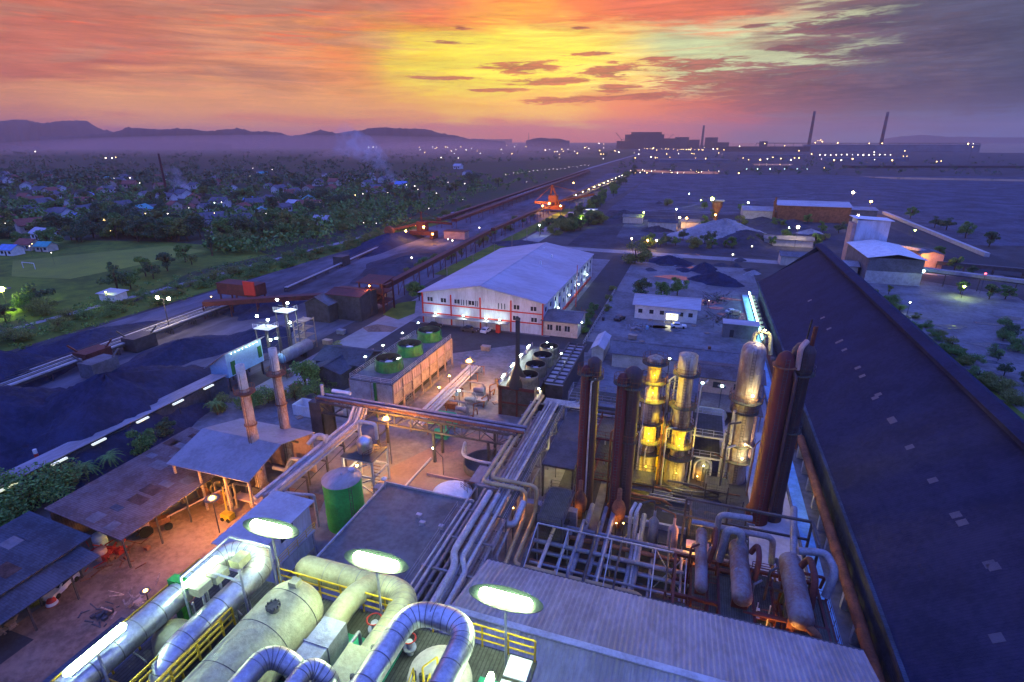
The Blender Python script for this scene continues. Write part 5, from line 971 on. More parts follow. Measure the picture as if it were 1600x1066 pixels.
tower_frame('grey frame behind the yellow columns', -3.5, 2.2, 80.5, 85, (5, 9.5, 13.5), 'pipe_grey'); tower_frame('long low pipe frame behind the red columns', -18, -9, 86, 90, (4, 7), 'pipe_grey')
t = T('horizontal_drum', 'pale horizontal drum on the frame left of the silvery column', 'drum', (5, 88, 0)); MB().lathe((0, 88, 6.6), [(.01, 1.4), (.8, 1.7), (1.15, 2.4), (1.15, 7.6), (.8, 8.3), (.01, 8.6)], 24, 'x').build('shell', 'cream', t)
for x in (3.2, 6.8): MB().box(x - .2, 87.2, 0, x + .2, 88.8, 5.7).build('saddle', 'pipe_grey', t)
t = T('reactor', 'round lit machine glowing pale green inside the frame beside the silvery column', 'machine', (5.2, 78.6, 0)); MB().lathe((5.2, 78.4, 0), [(.9, 0), (.9, 1.2), (1.3, 1.5), (1.35, 3.0), (.9, 3.8), (.02, 4.1)], 24).build('shell', 'cream', t); b = MB(); b.tube([(4.0, 77.6, .3), (4.0, 77.6, 3.4), (5.2, 77.4, 4.3), (6.4, 77.6, 3.4), (6.4, 77.6, .3)], .16, 8, .8); b.build('bent_pipe', 'pipe_pale', t)
bulb_lamp((5.2, 76.2, 3.6), 'small pale lamp in front of the round lit machine', 'warm', .11, 0); bulb_lamp((4.6, 77.2, 1.0), 'small orange lamp below the round lit machine', 'sodium_small', .09, 0)
for i, (px, py, z) in enumerate(((1000 + 98, 599, 9), (1128, 604, 8), (1046, 561, 17))): bulb_lamp(P(px, py, z), ('white lamp by the pinkish building, left of two', 'white lamp by the pinkish building, right of two', 'white lamp high between the yellow columns')[i], 'mercury_small', .26 if i < 2 else .2, 0)
for k in range(7): pipe('mid-height pipe crossing behind the tall columns', [(-18 + .3 * k, 84.8 + .5 * k, 3.2 + .7 * (k % 3)), (8.5, 84.8 + .5 * k, 3.2 + .7 * (k % 3))], .16 + .03 * (k % 3), 'pipe_grey' if k % 2 else 'pipe_pale', 'pipes crossing behind the columns')
for k in range(6): x = -8.4 + k * 1.0; pipe('upright thin pipe behind the red and yellow columns', [(x, 73.8 + .3 * (k % 2), 0), (x, 73.8 + .3 * (k % 2), 6 + (k * 37 % 5)), (x + .6, 76.5, 6.6 + (k * 37 % 5))], .1, 'pipe_pale', 'upright pipes behind the columns', seg=8)
tag(MB().box(-9.4, 60.2, .04, -8.2, 85, .3).build('walkway', 'concrete', loc=(-8.8, 70, 0)), 'pale straight walkway between the two pairs of red columns', 'walkway')
tag(MB().box(-5.5, 64.0, .04, 11, 64.4, .9).build('low_wall', 'pipe_pale', loc=(3, 64.2, 0)), 'low pale wall in front of the yellow columns', 'wall')
# ================================================================== pipe field between columns and the corrugated roof
t = T('pipe_support_frame', 'thin grey goalpost frames standing over the pipe field', 'frame', (-6, 50, 0)); b = MB(); z = 6.2
for x in (-14.2, -10.4, -5.2, -.2, 3.2): b.bar((x, 52.6, 0), (x, 52.6, z), .16); b.bar((x, 46.2, 0), (x, 46.2, 4.4), .14); b.bar((x, 46.2, 4.3), (x, 52.6, z), .1)
b.bar((-14.2, 52.6, z), (3.2, 52.6, z), .16); b.bar((-14.2, 46.2, 4.4), (3.2, 46.2, 4.4), .14)
b.bar((-.2, 52.6, .3), (3.2, 52.6, z), .1); b.bar((3.2, 52.6, .3), (-.2, 52.6, z), .1); b.build('frame', 'galv', t)
rnd = random.Random(21)
for k in range(17): y = 42.6 + k * .92; z = 1.2 + .75 * (k % 4); pipe('pipe lying crosswise in the pipe field above the corrugated roof', [(-14.8 + rnd.random(), y, z), (9 + 3 * rnd.random(), y, z)], rnd.choice((.16, .22, .28)), rnd.choice(('pipe_grey', 'pipe_grey', 'pipe_pale', 'rust')), 'crosswise pipes of the pipe field')
for k, x in enumerate((-9.2, -7.3, -6.2, -3.0, -2.2)): pipe('pipe running from the column feet down into the pipe field', [(x, 63, 2.6), (x, 50.4, 2.9), (x - .4, 47.5, 2.4)], .26 if k % 2 else .34, 'pipe_grey', 'lengthwise pipes of the pipe field')
tag(MB().box(-15.2, 41.6, 0, 14, 43.0, 2.6).build('channel_wall', 'rust', loc=(0, 42, 0)), 'rusty long trough wall hidden along the edge of the corrugated roof', 'wall')
pipe('pinkish curved pipe lying along the corrugated roof edge', [(-12, 44.3, 3.4), (-5.6, 44.0, 3.4), (-3.4, 43.4, 3.2), (-3.0, 43.2, .5)], .24, 'plaster_pink', bend=1.2)
for x, y, m_, lab in ((-.8, 58.8, 'pipe_grey', 'slim upright grey cylinder behind the goalpost frames, left one of two'), (1.6, 58.0, 'plaster_pink', 'slim upright pinkish cylinder behind the goalpost frames, right one of two')):
    q = T('upright_cylinder', lab, 'cylinder', (x, y, 0)); MB().lathe((x, y, 0), [(.2, 0), (.2, 1.8), (.62, 2.1), (.62, 5.2), (.3, 5.7), (.16, 5.9), (.16, 6.8), (.02, 6.9)], 18).build('shell', m_, q)
pipe('thin dark gooseneck pipe over the two slim cylinders', [(-2.6, 58.6, 0), (-2.6, 58.6, 7.6), (-1.0, 58.9, 8.2), (-.8, 58.8, 6.8)], .12, 'steel_dark', bend=.5); pipe('thin rusty crossover pipe joining the two slim cylinders', [(-.8, 58.8, 6.9), (-.8, 58.8, 7.4), (1.6, 58.0, 7.4), (1.6, 58.0, 6.8)], .1, 'rust', bend=.3)
for x in (-3.6, -3.0): pipe('tall pale pipe standing left of the slim cylinders', [(x, 57.0, 0), (x, 57.0, 7.2), (x + .4, 58.4, 7.6)], .22, 'pipe_pale', 'tall pale pipes by the slim cylinders')
# red skid with the three insulated drums
t = T('red_skid', 'dark red steel rack carrying the three insulated drums', 'rack', (8, 46, 0)); b = MB()
for z in (3.2, 6.6):
    for y in (42.6, 46.0, 52.0): b.bar((1.8, y, z), (16.2, y, z), .3, .34)
    for x in (2, 6.4, 9.6, 13, 16): b.bar((x, 42.6, z), (x, 52, z), .26, .3)
for x in (2, 6.4, 9.6, 13, 16):
    for y in (42.6, 46, 52): b.bar((x, y, 0), (x, y, 6.6), .26)
b.build('frame', 'steel_red', t); b = MB(); b.rail((2, 42.6, 6.8), (16, 42.6, 6.8), 1.0, 2, .04); b.rail((9.8, 52, 6.8), (16, 52, 6.8), 1.0, 2, .04); b.build('railing', 'steel_red', t)
b = MB(); b.box(6.5, 42.8, 6.78, 9.4, 49.8, 6.84); b.box(13.1, 42.8, 6.78, 15.9, 45.8, 6.84); b.build('floor', 'deck', t)
def drum(label, x, ya, yb, z, r):
    q = T('insulated_drum', label, 'drum', (x, (ya + yb) / 2, z)); MB().lathe((x, 0, z), [(.01, ya - r * .35), (r * .6, ya - r * .25), (r * .92, ya), (r, ya + r * .3), (r, yb - r * .3), (r * .92, yb), (r * .6, yb + r * .25), (.01, yb + r * .35)], 24, 'y').build('shell', 'drum_grey', q)
    b = MB(); y = ya + r
    while y < yb - r * .5: b.lathe((x, 0, z), [(r * 1.005, y), (r * 1.02, y + .04), (r * 1.005, y + .08)], 24, 'y'); y += .9
    b.build('band', 'drum_grey', q)
    for y in (ya + 1, yb - 1): MB().box(x - r * .8, y - .15, 6.8, x + r * .8, y + .15, z - r * .6).build('saddle', 'steel_red', q)
    return q
drum('slim insulated drum on the red rack, left one of three', 4.5, 45.6, 54.4, 8.4, .62); drum('middle insulated drum on the red rack with an orange lit end', 8.2, 45.0, 52.8, 8.8, .95); drum('thick insulated drum on the red rack, right one of three with a rusty end', 13.2, 44.0, 52.2, 8.8, 1.1)
for lab, pts, r, m_ in (('red goose-neck pipe on the slim insulated drum', [(5.3, 49.7, 8.4), (5.6, 49.7, 10.8), (5.7, 52.3, 11.0), (5.7, 53.5, 8)], .24, 'steel_red'), ('fat grey pipe looping from the middle insulated drum to the left', [(8.3, 52.1, 9.2), (8.3, 52.3, 11.0), (6.8, 52.3, 11.0), (6.5, 51.7, 7.2)], .42, 'pipe_grey'),
                       ('red pipe with an elbow on the flank of the middle insulated drum', [(9.3, 51.3, 9.4), (9.8, 51.1, 10.8), (9.8, 49.1, 10.6), (9.6, 48.5, 8.4)], .28, 'steel_red'), ('fat red pipe with an elbow along the thick insulated drum', [(13.9, 50.5, 9.6), (14.5, 50.5, 11.0), (14.6, 47.7, 10.7), (14.5, 46.9, 8.0)], .32, 'steel_red'),
                       ('fat grey pipe hooking down at the far right of the red rack', [(13.7, 52.1, 10.2), (16.5, 52.7, 10.2), (16.9, 50.3, 10.0), (16.3, 49.5, 7.4)], .40, 'pipe_grey'), ('long fat bluish pipe crossing above the insulated drums', [(3.4, 55.6, 8.6), (12.0, 55.6, 8.6), (12.4, 55.8, 5)], .34, 'pipe_grey'), ('upright fat pipe at the far left of the insulated drums', [(6.2, 55.5, 0), (6.2, 55.5, 10.4), (9.6, 55.8, 10.4)], .36, 'pipe_grey'), ('pale sloping pipe beside the huge twin columns', [(14.6, 60.5, 9.6), (13.6, 52.6, 9.0), (13.6, 52.6, 6)], .36, 'pipe_grey'), ('rusty end pipe below the thick insulated drum', [(13.6, 44.0, 8.4), (14.6, 43.6, 8.0), (14.6, 43.6, 3)], .42, 'rust'), ('bluish upright pipe in front of the middle drum', [(8.2, 42.2, 2), (8.2, 42.2, 6.8)], .3, 'pipe_grey')): pipe(lab, pts, r, m_, bend=.8)
t = T('portal_frame', 'dark portal frame of beams behind the insulated drums', 'frame', (10, 54, 0)); b = MB()
for x in (2.6, 7.2, 15.8): b.bar((x, 57, 0), (x, 57, 10.6), .24)
b.bar((2.6, 57, 10.6), (15.8, 57, 10.6), .26); b.bar((2.6, 57, 8.2), (15.8, 57, 8.2), .22); b.bar((15.8, 57, 10.6), (15.8, 53.0, 10.6), .24); b.bar((15.8, 53, 0), (15.8, 53, 10.6), .24); b.bar((2.6, 57, 0), (7.2, 57, 8), .12); b.build('frame', 'steel_dark', t)
t = T('ladder_tower', 'ladder tower with pale rungs between the middle and the thick drum', 'ladder', (10.6, 45, 0)); b = MB()
for x in (9.9, 11.0):
    for y in (43.8, 46.4): b.bar((x, y, 0), (x, y, 7.6), .1)
for k in range(15): z = .5 + k * .48; b.bar((9.9, 43.8, z), (11.0, 43.8, z), .09); b.bar((9.9, 43.8 + (k % 5) * .5, z), (9.9, 44.1 + (k % 5) * .5, z), .3, .05)
b.build('frame', 'pipe_pale', t)
bulb_lamp((10.6, 51.6, 4.2), 'dim yellowish lamp deep between the middle and the thick drum', 'lime', .13, 0); bulb_lamp((4.4, 56.2, 4.8), 'orange lamp in a housing behind the slim drum', 'sodium_small', .22, 0); bulb_lamp((6.2, 43.9, 5.2), 'small red-orange lamp under the red rack near the slim drum', 'sodium_small', .2, 0); bulb_lamp((12.0, 43.4, 5.6), 'small red-orange lamp under the red rack near the thick drum', 'sodium_small', .2, 0); bulb_lamp((8.8, 57.6, 7.0), 'tiny white lamp on the portal frame', 'warm', .06, 0)
t = T('orange_hopper', 'small orange lit tray behind the slim insulated drum', 'tray', (4.4, 57, 0)); MB().box(3.2, 56.6, 4.0, 5.8, 57.8, 4.3).build('tray', 'plaster_pink', t); MB().bar((4.5, 57.2, 0), (4.5, 57.2, 4), .25).build('leg', 'steel_red', t)

rq = random.Random(404)
for k in range(26):
    x = rq.choice((-9.2, -7.9, -4.2, -1.2, -.6, 3.0, 3.6, 7.8, 8.4, 11.8)) + rq.uniform(-.3, .3); y = rq.uniform(73, 79.2) if -5 < x else rq.uniform(66.5, 76); h = rq.uniform(5, 17)
    pipe('thin riser pipe among the tall columns', [(x, y, 0), (x, y, h), (x + rq.uniform(-1.6, 1.6), y + rq.uniform(.4, 1.6), h + rq.uniform(-.3, .6))], rq.uniform(.07, .16), rq.choice(('pipe_grey', 'steel_dark', 'pipe_pale', 'rust')), 'riser pipes among the columns', seg=6)
for k in range(22):
    y = rq.uniform(64.8, 74); z = rq.uniform(.4, 3.4); x0 = rq.uniform(-9, 6); pipe('low pipe crossing the floor in front of the columns', [(x0, y, z), (x0 + rq.uniform(3, 7), y, z), (x0 + 7.2, y + 1.2, z * .5)], rq.uniform(.1, .22), rq.choice(('pipe_grey', 'steel_dark', 'rust')), 'low pipes before the columns', seg=7)
for k in range(18):
    x = -14.6 + k * 1.75 + rq.uniform(-.3, .3); z = rq.uniform(2.2, 5.4); pipe('short lengthwise pipe looping over the pipe field', [(x, rq.uniform(44, 47), z - 1.6), (x, rq.uniform(47, 49), z), (x, rq.uniform(53, 60), z), (x, 61, .4)], rq.uniform(.1, .24), rq.choice(('pipe_grey', 'steel_dark', 'pipe_pale')), 'loops over the pipe field', seg=7)
tower_frame('dark access frame in front of the left yellow column', -5.2, -1.6, 70, 73.4, (2.6,), 'steel_dark'); tower_frame('dark access frame before the silvery column', 5.6, 8.6, 71.6, 75.2, (2.6,), 'steel_dark'); tower_frame('dark frame filling the gap behind the insulated drums', 3.4, 9.6, 59.4, 63.2, (3.4, 6.4), 'steel_dark'); tower_frame('dark frame over the pipe field before the leftmost columns', -14.6, -11.4, 53.4, 60.8, (3.2, 5.8), 'steel_dark'); tower_frame('rusty frame between the leftmost column pairs', -10.2, -7.2, 68, 74, (3.4, 6.8, 10.2), 'steel_red'); tower_frame('dark frame beside the goalpost frames over the pipe field', 3.8, 6.6, 46.5, 52.5, (2.4, 4.8), 'steel_red')
for k in range(9):
    x = -13 + rq.uniform(0, 26); y = rq.uniform(42.5, 62); t = T('pump_set', 'small dark pump with a short pipe in the pipe field', 'pump', (x, y, 0), 'pumps in the pipe field'); b = MB(); b.box(x - .6, y - .4, 0, x + .6, y + .4, .35); b.cyl((x - .6, y, .8), (x + .5, y, .8), .36, seg=12); b.tube([(x + .4, y, .9), (x + .4, y, 2.2), (x + 1.6, y, 2.2)], .12, 6); b.build('pump_body', 'steel_dark', t)
for k in range(6):
    x, y = (-12.6, 62.5 + k * .1) if k == 0 else (rq.uniform(-8, 9), rq.uniform(86, 95)); t = T('drum', 'small upright drum behind the tall columns', 'drum', (x, y, 0), 'small drums behind the columns'); MB().lathe((x, y, 0), [(.9, 0), (.9, 3.2), (.6, 3.7), (.02, 3.9)], 16).build('shell', 'pipe_pale' if k % 2 else 'rust', t)

for k in range(44):
    px, py = (rq.uniform(420, 640), rq.uniform(520, 660)) if k < 16 else (rq.uniform(700, 800), rq.uniform(545, 640)) if k < 28 else (rq.uniform(930, 1180), rq.uniform(490, 560)); c = P(px, py); kind = k % 3; rz = rq.uniform(0, 3); ca, sa = math.cos(rz), math.sin(rz); b = MB()
    if kind == 0:
        for j in range(5): b.bar((c.x - ca * .6 - sa * (j - 2) * .25, c.y - sa * .6 + ca * (j - 2) * .25, .2 + .0), (c.x + ca * .6 - sa * (j - 2) * .25, c.y + sa * .6 + ca * (j - 2) * .25, .2), .16, .05)
        for j in (-1, 1): b.bar((c.x + ca * .5 * j - sa * .55, c.y + sa * .5 * j + ca * .55, .09), (c.x + ca * .5 * j + sa * .55, c.y + sa * .5 * j - ca * .55, .09), .12, .16)
        tag(b.build('pallet', 'timber', loc=(c.x, c.y, 0)), 'wooden pallet left on the open yard', 'pallet', 'pallets on the yard')
    elif kind == 1:
        b.lathe((c.x, c.y, 0), [(.01, 1.0), (.4, 1.0), (.42, .95), (.4, .66), (.42, .64), (.4, .62), (.4, .34), (.42, .32), (.4, .3), (.4, 0)], 12); tag(b.build('barrel', rq.choice(('blue_or_lit_sheet', 'rust', 'steel_dark')), loc=(c.x, c.y, 0)), 'steel barrel standing on the open yard', 'barrel', 'barrels on the yard')
    else:
        b.box(c.x - 1.1, c.y - .7, .15, c.x + 1.1, c.y + .7, 1.2); b.box(c.x - 1.15, c.y - .75, 1.2, c.x + 1.15, c.y + .75, 1.3); b.box(c.x - .9, c.y - .6, 0, c.x - .7, c.y + .6, .15); b.box(c.x + .7, c.y - .6, 0, c.x + .9, c.y + .6, .15); tag(b.build('crate', rq.choice(('pipe_grey', 'rust', 'timber')), loc=(c.x, c.y, 0)), 'lidded crate standing on the open yard', 'crate', 'crates on the yard')
for (px, py, rz, m_, lab) in ((1145, 490, .4, 'white', 'pale car parked beside the machinery jumble right of the office'), (968, 500, 1.2, 'steel_dark', 'dark car parked left of the white office'), (1060, 512, .1, 'white', 'white car parked in front of the white office'), (560, 470, .9, 'rust', 'rusty car on the road before the red crusher tower')): c = P(px, py); car(c.x, c.y, rz, lab, m_)

bulb_lamp((-18.4, 55.6, 5.2), 'small orange lamp tucked under the yellowish pipe bends', 'sodium_small', .13, 0); bulb_lamp((8.2, 43.2, 5.0), 'small red-orange lamp under the red rack near the middle drum', 'sodium_small', .18, 0)

for k, (px, py, z) in enumerate(((655, 640, 2.4), (686, 606, 2.4), (702, 588, 2.4))): bulb_lamp(P(px, py, z), 'orange lamp low under the wall of the green fan tower', 'sodium_small', .2, 0, None, 'orange lamps under the fan tower wall')
for k in range(34):
    x = rq.uniform(1.5, 16); y = rq.uniform(42, 57); z = rq.uniform(2.2, 7.6); L_ = rq.uniform(2, 5); ax = k % 3; q_ = [(x, y, z), (x + L_, y, z), (x + L_, y + .6, z - 2)] if ax == 0 else [(x, y, z), (x, y + L_, z), (x, y + L_, z - 2)] if ax == 1 else [(x, y, 0), (x, y, z + 2.4), (x + .8, y + .8, z + 2.4)]
    if ax != 2 and z > 6.9: continue
    pipe('pipe woven through the red rack around the insulated drums', q_, rq.uniform(.09, .2), rq.choice(('steel_red', 'steel_red', 'steel_dark', 'pipe_grey', 'rust')), 'pipes in the red rack', seg=7)
tower_frame('rusty platform between the slim and the middle drum', 5.4, 7.0, 43.4, 50, (3.0, 5.4), 'steel_red'); tower_frame('rusty platform between the middle and the thick drum', 9.6, 11.8, 47, 53, (2.6, 5.2), 'steel_red'); tower_frame('rusty platform right of the thick drum', 14.9, 16.6, 43, 50, (3.2, 6.4), 'steel_red'); tower_frame('rusty platform at the left end of the red rack', 1.2, 3.4, 42.2, 46, (2.8, 5.6), 'steel_red')
# ================================================================== warehouse
wx0, wx1, wy0, wy1 = -72, -36.2, 135, 204
t = gable('large pale warehouse with red columns and bands across its front', 'warehouse', wx0, wx1, wy0, wy1, 9.2, 12.4, 'y', 'white_sheet', 'roof_ware', 1.0, name='warehouse')
b = MB()
for z in (2.9, 5.7): b.box(wx0 - .06, wy0 - .12, z, wx1 + .06, wy0 - .01, z + .35)
for x in (wx0, wx0 + 8.9, wx0 + 17.8, wx0 + 26.8, wx1): b.box(x - .2, wy0 - .2, 0, x + .2, wy0 - .02, 9.0)
b.build('red_frame', 'red', t)
for x, z in ((-69.6, 7.2), (-65.4, 7.2), (-61.2, 7.2), (-56.8, 7.2), (-43.6, 7.2), (-38.8, 7.2), (-43.8, 4.1), (-38.6, 4.1)):
    q = MB().box(x - .8, wy0 - .05, z - .6, x + .8, wy0 + .02, z + .6).build('window', 'glass', t); bb = MB(); bb.box(x - .86, wy0 - .1, z - .7, x + .86, wy0 - .01, z - .6); bb.box(x - .05, wy0 - .08, z - .6, x + .05, wy0 - .01, z + .6); bb.build('frame', 'white', q)
for x in (-60.6, -59.9, -59.2, -58.3, -57.6, -55.6, -55.1, -48.8, -47.9, -47.0): MB().box(x - .12, wy0 - .06, 6.3, x + .12, wy0 - .01, 7.9).build('vent_slot', 'roof_slate', t)
for i, y in enumerate([wy0 + 3 + k * 5.4 for k in range(13)]):
    MB().box(wx1 - .02, y - .7, 5.9, wx1 + .05, y + .7, 7.1).build('window', 'glass', t); MB().box(wx1 - .02, y - .7, 2.6, wx1 + .05, y + .7, 3.8).build('window', 'glass', t)
    MB().box(wx1, y + 2.4, 0, wx1 + .25, y + 2.7, 9.0).build('pilaster', 'white', t)
MB().box(wx1 + .02, wy0 + 1, 0, wx1 + .5, wy1 - 1, .8).build('plinth', 'red', t)
b = MB(); b.box(wx0 - .02, wy0 - 2.6, 2.7, wx1 - 9.2, wy0 - .2, 2.82); b.build('canopy', 'roof_sheet', t)
for i, (px, py) in enumerate(((850, 391), (806, 414), (862, 402), (845, 412))): c = P(px, py, 11.5); MB().box(c.x - .3, c.y - .3, 11.2, c.x + .3, c.y + .3, 12.4).build('roof_vent', 'white', t)
for i, x in enumerate((-67.4, -58.8, -52.0, -48.0)): bulb_lamp((x, wy0 - 1.4, 3.6), 'bright lamp under the front canopy of the warehouse', 'lamp_white', .22, 0, None, 'lamps along the warehouse front')
for i, (px, py) in enumerate(((922, 422), (914, 432), (906, 443), (898, 453))): y = P(px, py, 3.6).y; bulb_lamp((wx1 + .9, wy0 + 14 + i * 14.5, 3.8), 'white lamp low on the side wall of the warehouse', 'lamp_white', .24, 0, None, 'lamps on the warehouse side wall')
car(-67.0, 131.8, R(5), 'dark car parked at the left end of the warehouse front', 'black'); car(-56.2, 131.6, R(-4), 'dark van parked in the middle of the warehouse front', 'steel_dark', 4.8, 1.9)
car(-51.5, 132.6, R(80), 'pale car parked right of the dark van at the warehouse', 'white')
t = T('fire_cabinet', 'red cabinet on the ground before the warehouse', 'cabinet', (-48, 132, 0)); MB().box(-48.7, 132.2, .3, -47.5, 133.1, 2.6).build('cabinet_body', 'red', t); MB().lathe((-48.1, 132.65, 0), [(.5, .3), (.1, 0), (.01, 0)], 10).build('foot', 'red', t)
t = gable('small pale annex with three dark windows at the warehouse corner', 'building', -36.0, -26.6, 135.2, 145.4, 4.4, 5.6, 'x', 'plaster', 'roof_long', .7, name='annex')
for x in (-34.2, -31.8, -29.4):
    q = MB().box(x - .7, 135.13, 1.7, x + .7, 135.22, 3.2).build('window', 'glass', t); MB().box(x - .04, 135.08, 1.7, x + .04, 135.13, 3.2).build('mullion', 'white', q)
bulb_lamp((-25.8, 136.5, 4.2), 'greenish lamp on the right wall of the small annex', 'mercury_small', .2, 0); bulb_lamp(P(855, 536, 4.0), 'white lamp standing on the road in front of the small annex', 'lamp_white', .24, 0)
t = tag(MB().cyl((-33.2, 164, 0), (-33.2, 164, 13.5), .16, .1, 8).build('flag_pole', 'red', loc=(-33.2, 164, 0)), 'thin red and white pole beside the warehouse lane', 'pole')
b = MB(); b.rail((-24, 130, 0), (-24, 186, 0), 1.3, 3, .06, 1); tag(b.build('fence', 'pipe_pale', loc=(-24, 150, 0)), 'low pale fence along the warehouse lane', 'fence')
t = tag(MB().box(-29.8, 142.0, .2, -28.4, 143.0, 2.0).build('red_tank', 'red', loc=(-29, 152, 0)), 'small red box left at the end of the warehouse lane', 'box')
# ------------------------------------------------------------------ other buildings in the plant
t = gable('long white office with a pale metal roof and a lit doorway', 'building', -14.2, 3.4, 158.4, 166, 4.6, 6.4, 'x', 'white', 'roof_ware', .8, name='office_building')
for x in (-12.6, -9.4, -6.4, 1.6, -1.0): q = MB().box(x - .6, 158.33, 1.8, x + .6, 158.42, 3.0).build('window', 'glass', t); MB().box(x - .65, 158.28, 1.68, x + .65, 158.36, 1.8).build('sill', 'white', q)
MB().box(-5.0, 158.3, .6, -1.9, 158.42, 2.6).build('doorway', 'window_lit', t); MB().box(-5.6, 156.2, 3.0, -1.2, 158.3, 3.15).build('porch_roof', 'roof_ware', t); MB().bar((-5.4, 156.4, 0), (-5.4, 156.4, 3), .14).bar((-1.4, 156.4, 0), (-1.4, 156.4, 3), .14).build('porch_post', 'white', t)
bulb_lamp((-3.4, 156.6, 2.5), 'yellowish lamp in the porch of the white office', 'window_lit', .3, 0)
gable('long dark grey roofed shed across the middle, behind the columns', 'shed', -15, 14.5, 119.2, 127.6, 3.6, 5.0, 'x', 'plaster', 'roof_long', .6, name='long_shed'); gable('small narrow shed with an arched grey roof left of the long shed', 'shed', -20.2, -17.4, 121.4, 131.5, 3.2, 4.0, 'y', 'plaster', 'roof_ware', .3, name='small_shed')
t = gable('pinkish lit building behind the frame left of the silvery column', 'building', 4.4, 15.6, 104.0, 112, 6.6, 7.6, 'x', 'plaster_pink', 'roof_old', .5, name='pink_building')
for x in (7.4, 11.2, 13.6): MB().box(x - .7, 103.92, 4.6, x + .7, 104.02, 5.8).build('window', 'glass', t)
MB().box(4.2, 96.5, 3.2, 15.4, 103.9, 3.4).build('front_canopy', 'roof_old', t)
for x in (4.6, 15): MB().bar((x, 96.8, 0), (x, 96.8, 3.2), .2).build('canopy_post', 'timber', t)
k = T('container_cabin', 'blue-grey box cabin behind the silvery column near the lit channel', 'cabin', (14.5, 150, 0)); MB().box(10.2, 149, 0, 19.0, 153, 3.8).build('wall', 'roof_long', k); MB().box(10, 148.8, 3.8, 19.2, 153.2, 3.95).build('roof', 'roof_ware', k)
MB().box(12, 148.93, .2, 13, 149.03, 2.2).build('door', 'glass', k)
junk(1000, 515, 'heap of pallets and scrap by the small arched shed', 'scrap_heap', 40, 'pipe_grey', 1.8, 'scrap', 31); junk(1125, 500, 'jumble of parked machinery and scrap right of the white office', 'scrap_heap', 46, 'steel_dark', 2.6, 'scrap', 32); junk(920, 490, 'dark odds and ends beside the hedge near the annex', 'scrap_heap', 24, 'rust', 1.6, 'scrap', 33); junk(1120, 470, 'scrap beams stacked behind the white office', 'scrap_heap', 40, 'steel_dark', 3.0, 'scrap', 34)
t = tag(MB().box(-13.5, 169.5, 0, 2.8, 172.4, 3.0).build('open_shelter', 'roof_long', loc=(-5, 171, 0)), 'low dark shelter right behind the white office', 'shelter')
# ================================================================== big coal shed on the right
cs = T('coal_storage_shed', 'huge dark gabled coal storage shed filling the right side', 'shed', (38.4, 110, 0)); ex0, ex1, ez, rx, rz, ya, yb_ = 21.9, 54.9, 6.0, 38.4, 17.6, 12, 192
b = MB(); b.slab([(ex0, yb_, ez), (ex0, ya, ez), (rx, ya, rz), (rx, yb_ + 0, rz)], .15); b.slab([(ex1, ya, ez), (ex1, yb_ + 18, ez), (rx, yb_ + 9, rz), (rx, ya, rz)], .15); b.build('roof', 'roof_coal_shed', cs)
b = MB(); b.box(ex0 + .6, ya, 0, ex0 + .8, yb_ - .5, 5.9); b.box(ex1 - .8, ya, 0, ex1 - .6, yb_ + 15, 5.9); b.add([(ex0 + .6, yb_ - .3, 0), (ex1 - .6, yb_ + 15, 0), (ex1 - .6, yb_ + 15, 5.9), (rx, yb_ + 6.6, 17.3), (ex0 + .6, yb_ - .3, 5.9)], [(0, 1, 2, 3, 4), (4, 3, 2, 1, 0)]); b.build('wall', 'roof_slate', cs)
b = MB(); b.box(rx - 1.1, ya, rz + .1, rx + 1.1, yb_ + 2, rz + .9); b.slab([(rx - 1.4, ya, rz + .95), (rx, ya, rz + 1.6), (rx, yb_ + 2, rz + 1.6), (rx - 1.4, yb_ + 2, rz + .95)], .1); b.slab([(rx, ya, rz + 1.6), (rx + 1.4, ya, rz + .95), (rx + 1.4, yb_ + 2, rz + .95), (rx, yb_ + 2, rz + 1.6)], .1); b.build('ridge_monitor', 'roof_coal_shed', cs)
s_ = (rz - ez) / (rx - ex0)
for (px, py) in ((1285, 497), (1295, 514), (1309, 535), (1313, 533), (1319, 547), (1367, 622), (1372, 617), (1395, 659), (1392, 655), (1421, 699), (1457, 751), (1493, 805), (1503, 817), (1552, 886), (1546, 882), (1557, 997), (1265, 470), (1340, 575), (1347, 588)):
    c = shed_plane(px, py, ex0, ez, s_); bb = MB(); bb.slab([(c.x - .4, c.y - .5, c.z - .4 * s_ + .06), (c.x + .4, c.y - .5, c.z + .4 * s_ + .06), (c.x + .4, c.y + .45, c.z + .4 * s_ + .06), (c.x - .4, c.y + .45, c.z - .4 * s_ + .06)], .03); bb.build('skylight', 'skylight', cs)
b = MB(); b.bar((ex0 - .2, ya, ez - .15), (ex0 - .2, yb_, ez - .15), .4, .5); b.build('gutter', 'roof_slate', cs)
pipe('thick rusty pinkish pipe running along the foot of the coal shed', [(20.9, 22, 2.6), (20.9, 92, 2.6)], .62, 'rust', seg=16, flanges=6)
t = T('pipe_stand', 'row of small concrete stubs carrying the rusty pipe along the coal shed', 'supports', (20.9, 60, 0)); 
for k in range(15): y = 24 + k * 4.7; MB().box(20.4, y - .3, 0, 21.4, y + .3, 2.1).build('stub', 'pipe_pale', t)
t = T('kerb_wall', 'low brown retaining wall with stubby posts beside the coal shed beyond the twin columns', 'wall', (20.8, 120, 0)); MB().box(20.2, 92.5, 0, 20.7, 190, 2.0).build('wall', 'rust', t)
for k in range(24): y = 94 + k * 4; MB().box(20.1, y - .35, 2.0, 20.8, y + .35, 2.7).build('stub_post', 'timber', t)
o = MB().box(17.8, 22, .0, 19.6, 196, .12).build('drain_channel', 'channel_lit_blue'); o['kind'] = 'structure'
b = MB(); b.box(17.55, 22, 0, 17.8, 196, .5); tag(b.build('kerb', 'concrete', loc=(17.7, 100, 0)), 'long concrete kerb on the plant side of the blue channel', 'kerb')
